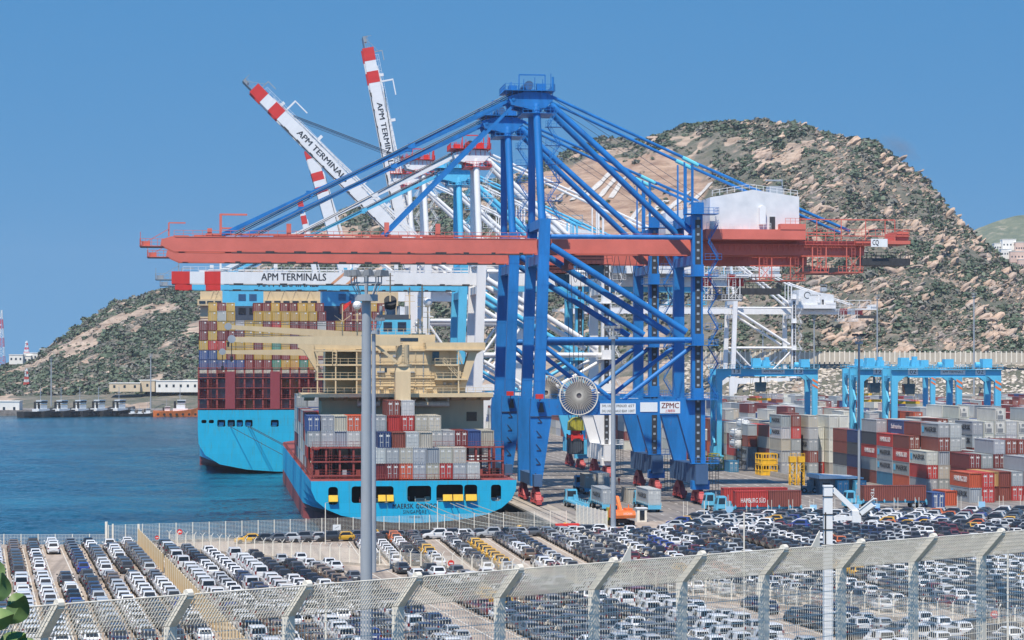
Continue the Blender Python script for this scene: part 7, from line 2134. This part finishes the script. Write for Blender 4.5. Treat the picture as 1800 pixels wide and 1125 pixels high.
lamp_mast('grey lamp mast standing in front of the blue crane portal', at(1078, 640, 361) * Vector((1, 1, 0)), 31.6, .42, .28)
lamp_mast('slim dark-headed lamp mast in front of the container yard', at(1510, 640, 470) * Vector((1, 1, 0)), 31.8, .3, .2, dark=True)
for i, (px, Y, h, lab) in enumerate([(90, 1420, 30, 'far slim lamp mast above the moored tugs'), (265, 1400, 32, 'far slim lamp mast between the white buildings'), (1431, 1150, 50, 'far slim lamp mast under the distant white crane house'), (1542, 1130, 60, 'far slim lamp mast right of the distant white crane'), (1712, 1100, 60, 'far slim lamp mast over the right-hand gantry'), (1341, 1150, 44, 'far slim lamp mast between the white crane legs')]):
    p = at(px, 640, Y); lamp_mast(lab, (p.x, p.y, 0), h, .45, .3, 4)
for i, (px, y0, Y) in enumerate([(572, 884, 345), (769, 880, 356), (1278 - 40, 880, 396)]):
    p = at(px, 640, Y); zt_ = CAM_H - (y0 - 640) / FPX * Y
    root = empty('lamp_post', ['short white lamp post left of the thick mast by the ship', 'short white lamp post below the ship name', 'short white lamp post right of the crane'][i], 'lamp post', (p.x, p.y, 0), 0, 'short lamp posts')
    mb = MB(); mb.tube((0, 0, 0), (0, 0, zt_), .09, 8, r2=.06); mb.build('pole', M['postwhite'], root)
    mb = MB(); mb.beam((-.05, 0, zt_), (-.05 + .6, -.2, zt_ + .1), .1, .08); mb.build('lamp', M['grey'], root)
# slim poles seen through the foreground fence
for i, (px, y0, Y) in enumerate([(1308, 900, 200), (573, 1040, 120), (1480, 975, 150), (1772, 965, 150)]):
    p = at(px, 640, Y); zt_ = CAM_H - (y0 - 640) / FPX * Y
    root = empty('lamp_post', ['slim white pole inside the lot right of centre', 'slim white pole behind the fence at left', 'slim white pole right of the camera post', 'slim white pole at the right edge'][i], 'lamp post', (p.x, p.y, 0), 0, 'short lamp posts')
    mb = MB(); mb.tube((0, 0, 0), (0, 0, zt_), .07, 8); mb.build('pole', M['postwhite'], root)
# surveillance camera post
p = at(1455, 640, 90); root = empty('camera_post', 'white square post with a raking arm and surveillance camera', 'camera post', (p.x, p.y, 0), 0)
M['campost'] = paint('grey_white_post', lin(226, 228, 230), .6, .06, .8)
zt_ = 22.45
mb = MB(); mb.box(-.17, .17, -.17, .17, 5, zt_); pst = mb.build('post', M['campost'], root)
mb = MB(); mb.box(-.19, .19, -.19, .19, zt_, zt_ + .06); mb.build('cap', M['campost'], pst)
mb = MB(); mb.beam((.2, 0, zt_ - .1), (1.15, 0, zt_ - 1.0), .16, .2); mb.beam((.2, 0, zt_ - 1.25), (1.0, 0, zt_ - 1.25), .14, .16); mb.box(.95, 1.3, -.16, .16, zt_ - 1.4, zt_ - .95); mb.build('arm', M['campost'], root)
mb = MB(); c_ = Vector((1.32, -.1, zt_ - 1.02)); d_ = Vector((.42, -.3, .38)); mb.beam(c_, c_ + d_, .24, .26); mb.beam(c_ + Vector((-.03, .02, .12)), c_ + d_ * 1.12 + Vector((0, 0, .15)), .3, .05); cmo = mb.build('camera', M['signwhite'], root)
mb = MB(); mb.tube(c_ + Vector((.0, -.02, 0)), c_ - d_ * .12, .1, 12); mb.build('lens', M['glass'], cmo)
mb = MB(); pr = None
for k in range(22):
    a = k / 21 * 1.5 * math.pi; q = Vector((1.75 + .22 * math.cos(a), -.1, zt_ - 1.05 + .22 * math.sin(a)))
    if pr is not None: mb.beam(pr, q, .03, .03)
    pr = q
for z in (zt_ - .4, zt_ - 1.1, zt_ - 1.7, zt_ - 2.3): mb.box(-.195, .195, -.195, .195, z, z + .035)
mb.tube((-.12, -.2, zt_ - 1.0), (-.12, -.2, zt_ - 2.4), .03, 6)
mb.build('cable', M['dark'], root)
# ------------------------------------------------------------------ far basin: tugs, quay buildings, houses, radio towers
def tug(label, px, Y, rz=0.35, colr=None, orange=False):
    p = at(px, 640, Y); root = empty('tug_boat', label, 'boat', (p.x, p.y, -3.5), rz, 'boats moored across the basin')
    Ls, B = 28.0, 5.2
    mb = MB(); st = [(-14, 3.2, 3.6), (-10, 5.0, 3.3), (0, 5.3, 3.4), (8, 4.8, 4.2), (12, 3.0, 5.2), (14, .4, 5.8)]
    for y, w, z in st: mb.v.extend([(y, -w * .8, -.6), (y, -w, z), (y, w, z), (y, w * .8, -.6)])
    for i in range(5):
        for k in range(3): a = i * 4 + k; mb.f.append((a, a + 1, a + 5, a + 4)); mb.m.append(0)
    mb.f.append((0, 3, 2, 1)); mb.m.append(0)
    mb.build('hull', M['orange'] if orange else M['holdblack'], root)
    for k in range(7):
        mb = MB(); x = -11 + k * 3.6; mb.tube((x, -5.5, 1.4), (x, -5.1, 1.4), .8, 8); mb.build('fender', M['rubber'], root)
    mb = MB(); mb.box(-2.5, 6, -2.8, 2.8, 2.4, 4.8); mb.box(-.5, 4.5, -2.2, 2.2, 4.8, 7.0); mb.build('deckhouse', M['signwhite'], root)
    mb = MB(); mb.hexa([(.2, -2.0, 7.6), (4.6, -2.0, 7.6), (4.6, 2.0, 7.6), (.2, 2.0, 7.6)], [(-.1, -2.3, 9.8), (5.0, -2.3, 9.8), (5.0, 2.3, 9.8), (-.1, 2.3, 9.8)]); wh_ = mb.build('wheelhouse', M['signwhite'], root)
    mb = MB(); mb.box(.0, 4.7, -2.27, 2.27, 8.3, 9.3); mb.build('window', M['glass'], wh_)
    mb = MB(); mb.tube((-1.5, -1.6, 5), (-1.5, -1.6, 9.0), .6, 10); mb.tube((-1.5, 1.6, 5), (-1.5, 1.6, 9.0), .6, 10); mb.build('funnel', M['holdblack'], root)
    mb = MB(); mb.tube((1.5, 0, 9.8), (1.5, 0, 17.5), .18, 6); mb.beam((1.5, -1.5, 14), (1.5, 1.5, 14), .15, .15); mb.beam((.2, 0, 12.5), (2.8, 0, 12.5), .15, .15); mb.build('mast', M['grey'], root)
    return root
for i, px in enumerate((68, 104, 137, 170, 206)):
    tug(f'{ROWN(i)} dark-hulled white tug from the left, moored across the basin', px, 1318 + i * 6, .95)
tug('orange-hulled pilot vessel moored at the far quay', 312, 1335, .1, orange=True)
for i, (px, s) in enumerate(((230, .45), (243, .42), (257, .5), (290, .6))):
    o = tug(f'{ROWN(i)} small white launch from the left beside the tugs', px, 1336, .3); o.scale = (s, s, s); o['category'] = 'boat'
def building(label, px0, px1, y0, y1, Y, depth=14, mat_=None, wins=0, parapet=True):
    a, b_ = at(px0, y0, Y), at(px1, y1, Y)
    root = empty('building', label, 'building', ((a.x + b_.x) / 2, Y, min(a.z, b_.z) - 2), 0, 'far white buildings')
    w, h = (b_.x - a.x) / 2, abs(a.z - b_.z) + 2
    mb = MB(); mb.box(-w, w, 0, depth, 0, h); mb.build('wall', mat_ or M['bwhite'], root)
    mb = MB(); mb.box(-w - .3, w + .3, -.3, depth + .3, h, h + .5); mb.build('roof', M['bwhite'], root)
    for k in range(wins):
        x = -w + 2 * w * (k + .5) / wins; mb = MB(); mb.box(x - .7, x + .7, -.08, .05, h * .45, h * .45 + min(1.8, h * .4)); mb.build('window', M['glass'], root)
    return root
M['bwhite'] = paint('limewash', lin(226, 224, 218), .9, .08, .1)
M['bbeige'] = paint('beige_render', lin(206, 188, 162), .9, .1, .1)
building('low pale quay building at the left edge with a dark doorway', -20, 34, 706, 727, 1352, 9, M['bwhite'], 3)
building('long white building left of the big ship', 274, 349, 670, 684, 1455, 14, None, 6)
building('white upper block beside the long white building', 322, 349, 669, 676, 1470, 14, None, 4)
building('low beige building in the middle of the far shore', 192, 246, 674, 683, 1455, 12, M['bbeige'], 3)
building('taller beige block beside the low beige building', 246, 272, 669, 683, 1458, 12, M['bbeige'], 1)
for i, (x0, x1, y0, y1) in enumerate([(16, 40, 624, 636), (36, 54, 626, 638), (42, 66, 621, 632), (60, 80, 626, 636), (70, 86, 614, 628), (74, 80, 618, 630), (26, 46, 629, 640)]):
    building(f'{ROWN(i)} white house of the cluster on the left shoulder of the hill', x0, x1, y0, y1, 1830 + i * 5, 12, None, 3)
for i, (x0, x1, y0, y1, pink) in enumerate([(1748, 1764, 428, 440, 0), (1762, 1786, 421, 437, 0), (1785, 1802, 426, 444, 1), (1760, 1778, 438, 452, 0), (1776, 1800, 442, 458, 1), (1790, 1806, 456, 474, 1), (1742, 1756, 440, 450, 0)]):
    building(f'{ROWN(i)} {"pink" if pink else "white"} house of the cluster right of the big hill', x0, x1, y0, y1, 2480 - i * 6, 12, paint('pink_render', lin(206, 178, 164), .9, .1, .1) if pink else None, 4)
def radio_tower(label, px, y0, y1, Y, w=3.0):
    a, b_ = at(px, y1, Y), at(px, y0, Y); root = empty('radio_tower', label, 'tower', a, 0, 'lattice radio towers'); h = b_.z - a.z
    n = 12
    for band in range(6):
        mb = MB()
        for k in range(band * 2, band * 2 + 2):
            f0, f1 = k / n, (k + 1) / n; w0, w1 = w * (1 - f0 * .85), w * (1 - f1 * .85)
            for sx, sy in ((-1, -1), (1, -1), (1, 1), (-1, 1)):
                mb.beam((sx * w0, sy * w0, h * f0), (sx * w1, sy * w1, h * f1), .28, .28); 
            mb.beam((-w0, -w0, h * f0), (w1, -w1, h * f1), .18, .18); mb.beam((w0, -w0, h * f0), (-w1, -w1, h * f1), .18, .18); mb.beam((-w0, -w0, h * f0), (w0, -w0, h * f0), .18, .18)
        mb.build('lattice_section', M['red'] if band % 2 == 0 else M['signwhite'], root)
    for k in range(3):
        mb = MB(); z = h * (.6 + .13 * k); mb.tube((-.6, -1.6, z), (-.6, -1.1, z), .5, 10); mb.build('dish', M['signwhite'], root)
radio_tower('tall red and white radio tower at the left edge', 3, 545, 642, 1900, 2.6)
radio_tower('small red and white radio tower among the houses', 47, 599, 622, 1850, 2.0)
radio_tower('faint lattice tower on the slope above the tugs', 47, 648, 676, 1560, 1.8)
# loose stone bank below the perimeter fence
rr = random.Random(3); items = []
for k in range(2600):
    px = rr.uniform(1180, 1870); t = -rr.random() * .8
    p = hill_p(px, t); s = rr.uniform(.5, 1.5); tn = rr.uniform(.75, 1.1)
    items.append((ROCK_RAW[k % 7], mat4(p, rr.uniform(0, 6), (s * 1.2, s, s * .8)), tuple(c * tn for c in lin(198, 190, 178))))
tag(merged('stone_bank', items, M['loose_rock']), 'pale loose stone bank above the container yard', kind='stuff')
# leaves in the lower left corner
lf = empty('leafy_branch', 'green leafy branch poking into the lower left corner', 'plant', at(4, 1150, 9), 0)
m, nt, b = new_mat('fig_leaf'); g = N(nt, 'ShaderNodeTexNoise', **{'Scale': 9.0, 'Detail': 4.0}); tc = N(nt, 'ShaderNodeTexCoord'); L(nt, tc.outputs['Object'], g.inputs[0])
L(nt, ramp(nt, g.outputs[0], [(.3, lin(54, 82, 48)), (.7, lin(110, 136, 72))]), b.inputs['Base Color']); b.inputs['Roughness'].default_value = .5
mb = MB(); mb.tube((-.06, 0, -.25), (-.03, 0, .22), .008, 6); mb.tube((-.03, 0, .22), (-.05, .02, .42), .006, 6); mb.build('stem', M['tanfence'], lf)
for k, (x, z, a, s) in enumerate([(-.02, .27, .4, .13), (.03, .12, -.5, .13), (-.01, .0, -.9, .14), (.06, .02, -1.3, .1), (-.05, .38, 1.0, .10), (.04, .2, -1.0, .08), (-.06, .16, .9, .12), (-.03, .06, .2, .15), (.01, .22, -.2, .12), (-.05, .28, .7, .13), (.02, -.04, -.6, .15), (-.02, .14, -1.2, .12), (-.06, .0, .5, .14), (.0, .08, .1, .11)]):
    mb = MB(); mid = []
    for j in range(9):
        t = j / 8; w = s * .42 * math.sin(math.pi * min(1, t * 1.02)) ** .8 * (1 - .35 * t) + .002
        mid.append((t * s, w, .03 * math.sin(t * 3)))
    ca, sa = math.cos(a + math.pi / 2), math.sin(a + math.pi / 2)
    vs = []
    for l_, w, b2 in mid:
        vs += [(x + l_ * ca - w * sa, -.02 * k + b2 + .01, z + l_ * sa + w * ca), (x + l_ * ca, -.02 * k + b2 - .012, z + l_ * sa), (x + l_ * ca + w * sa, -.02 * k + b2 + .01, z + l_ * sa - w * ca)]
    mb.add(vs, [f for j in range(8) for f in ((3*j, 3*j+1, 3*j+4, 3*j+3), (3*j+1, 3*j+2, 3*j+5, 3*j+4))]); mb.build('leaf', m, lf, True)
# ------------------------------------------------------------------ thin sea haze
mb = MB(); mb.box(-3950, 3950, -60, 4700, -9.9, 262)
hz_ = mb.build('haze', None)
hz_.data.materials.clear()
m = bpy.data.materials.new('sea_haze'); m.use_nodes = True
nt = m.node_tree
for n in list(nt.nodes):
    if n.type == 'BSDF_PRINCIPLED': nt.nodes.remove(n)
pv = N(nt, 'ShaderNodeVolumePrincipled'); pv.inputs['Color'].default_value = (.86, .92, 1.0, 1); pv.inputs['Density'].default_value = 0.00005
L(nt, pv.outputs[0], nt.nodes['Material Output'].inputs['Volume'])
hz_.data.materials.append(m)
tag(hz_, 'thin bluish sea haze over the whole port', 'haze', kind='stuff')
# ------------------------------------------------------------------ a wisp of exhaust smoke drifting over the hill
sp0 = at(1580, 258, 1480)
bm = bmesh.new(); bmesh.ops.create_icosphere(bm, subdivisions=3, radius=1)
me = bpy.data.meshes.new('smoke'); bm.to_mesh(me); bm.free()
sm = link('smoke', me, None, sp0); sm.scale = (17, 10, 9); sm.rotation_euler = (0, .6, 0)
m = bpy.data.materials.new('thin_smoke'); m.use_nodes = True; nt = m.node_tree
for n in list(nt.nodes):
    if n.type == 'BSDF_PRINCIPLED': nt.nodes.remove(n)
pv = N(nt, 'ShaderNodeVolumePrincipled'); pv.inputs['Color'].default_value = (.42, .46, .55, 1)
tc = N(nt, 'ShaderNodeTexCoord'); ns = N(nt, 'ShaderNodeTexNoise', **{'Scale': 1.7, 'Detail': 4.0, 'Roughness': .6}); L(nt, tc.outputs['Object'], ns.inputs[0])
ln = N(nt, 'ShaderNodeVectorMath', operation='LENGTH'); L(nt, tc.outputs['Object'], ln.inputs[0])
a = N(nt, 'ShaderNodeMath', operation='MULTIPLY_ADD'); L(nt, ln.outputs['Value'], a.inputs[0]); a.inputs[1].default_value = -.55; L(nt, ns.outputs[0], a.inputs[2])
mx = N(nt, 'ShaderNodeMath', operation='MAXIMUM'); L(nt, a.outputs[0], mx.inputs[0]); mx.inputs[1].default_value = 0
mu = N(nt, 'ShaderNodeMath', operation='MULTIPLY'); L(nt, mx.outputs[0], mu.inputs[0]); mu.inputs[1].default_value = .11
L(nt, mu.outputs[0], pv.inputs['Density']); L(nt, pv.outputs[0], nt.nodes['Material Output'].inputs['Volume'])
me.materials.append(m)
tag(sm, 'faint grey wisp of smoke in the sky right of the big hill', 'smoke', kind='stuff')
flush_containers(300)
flush_cars(300)
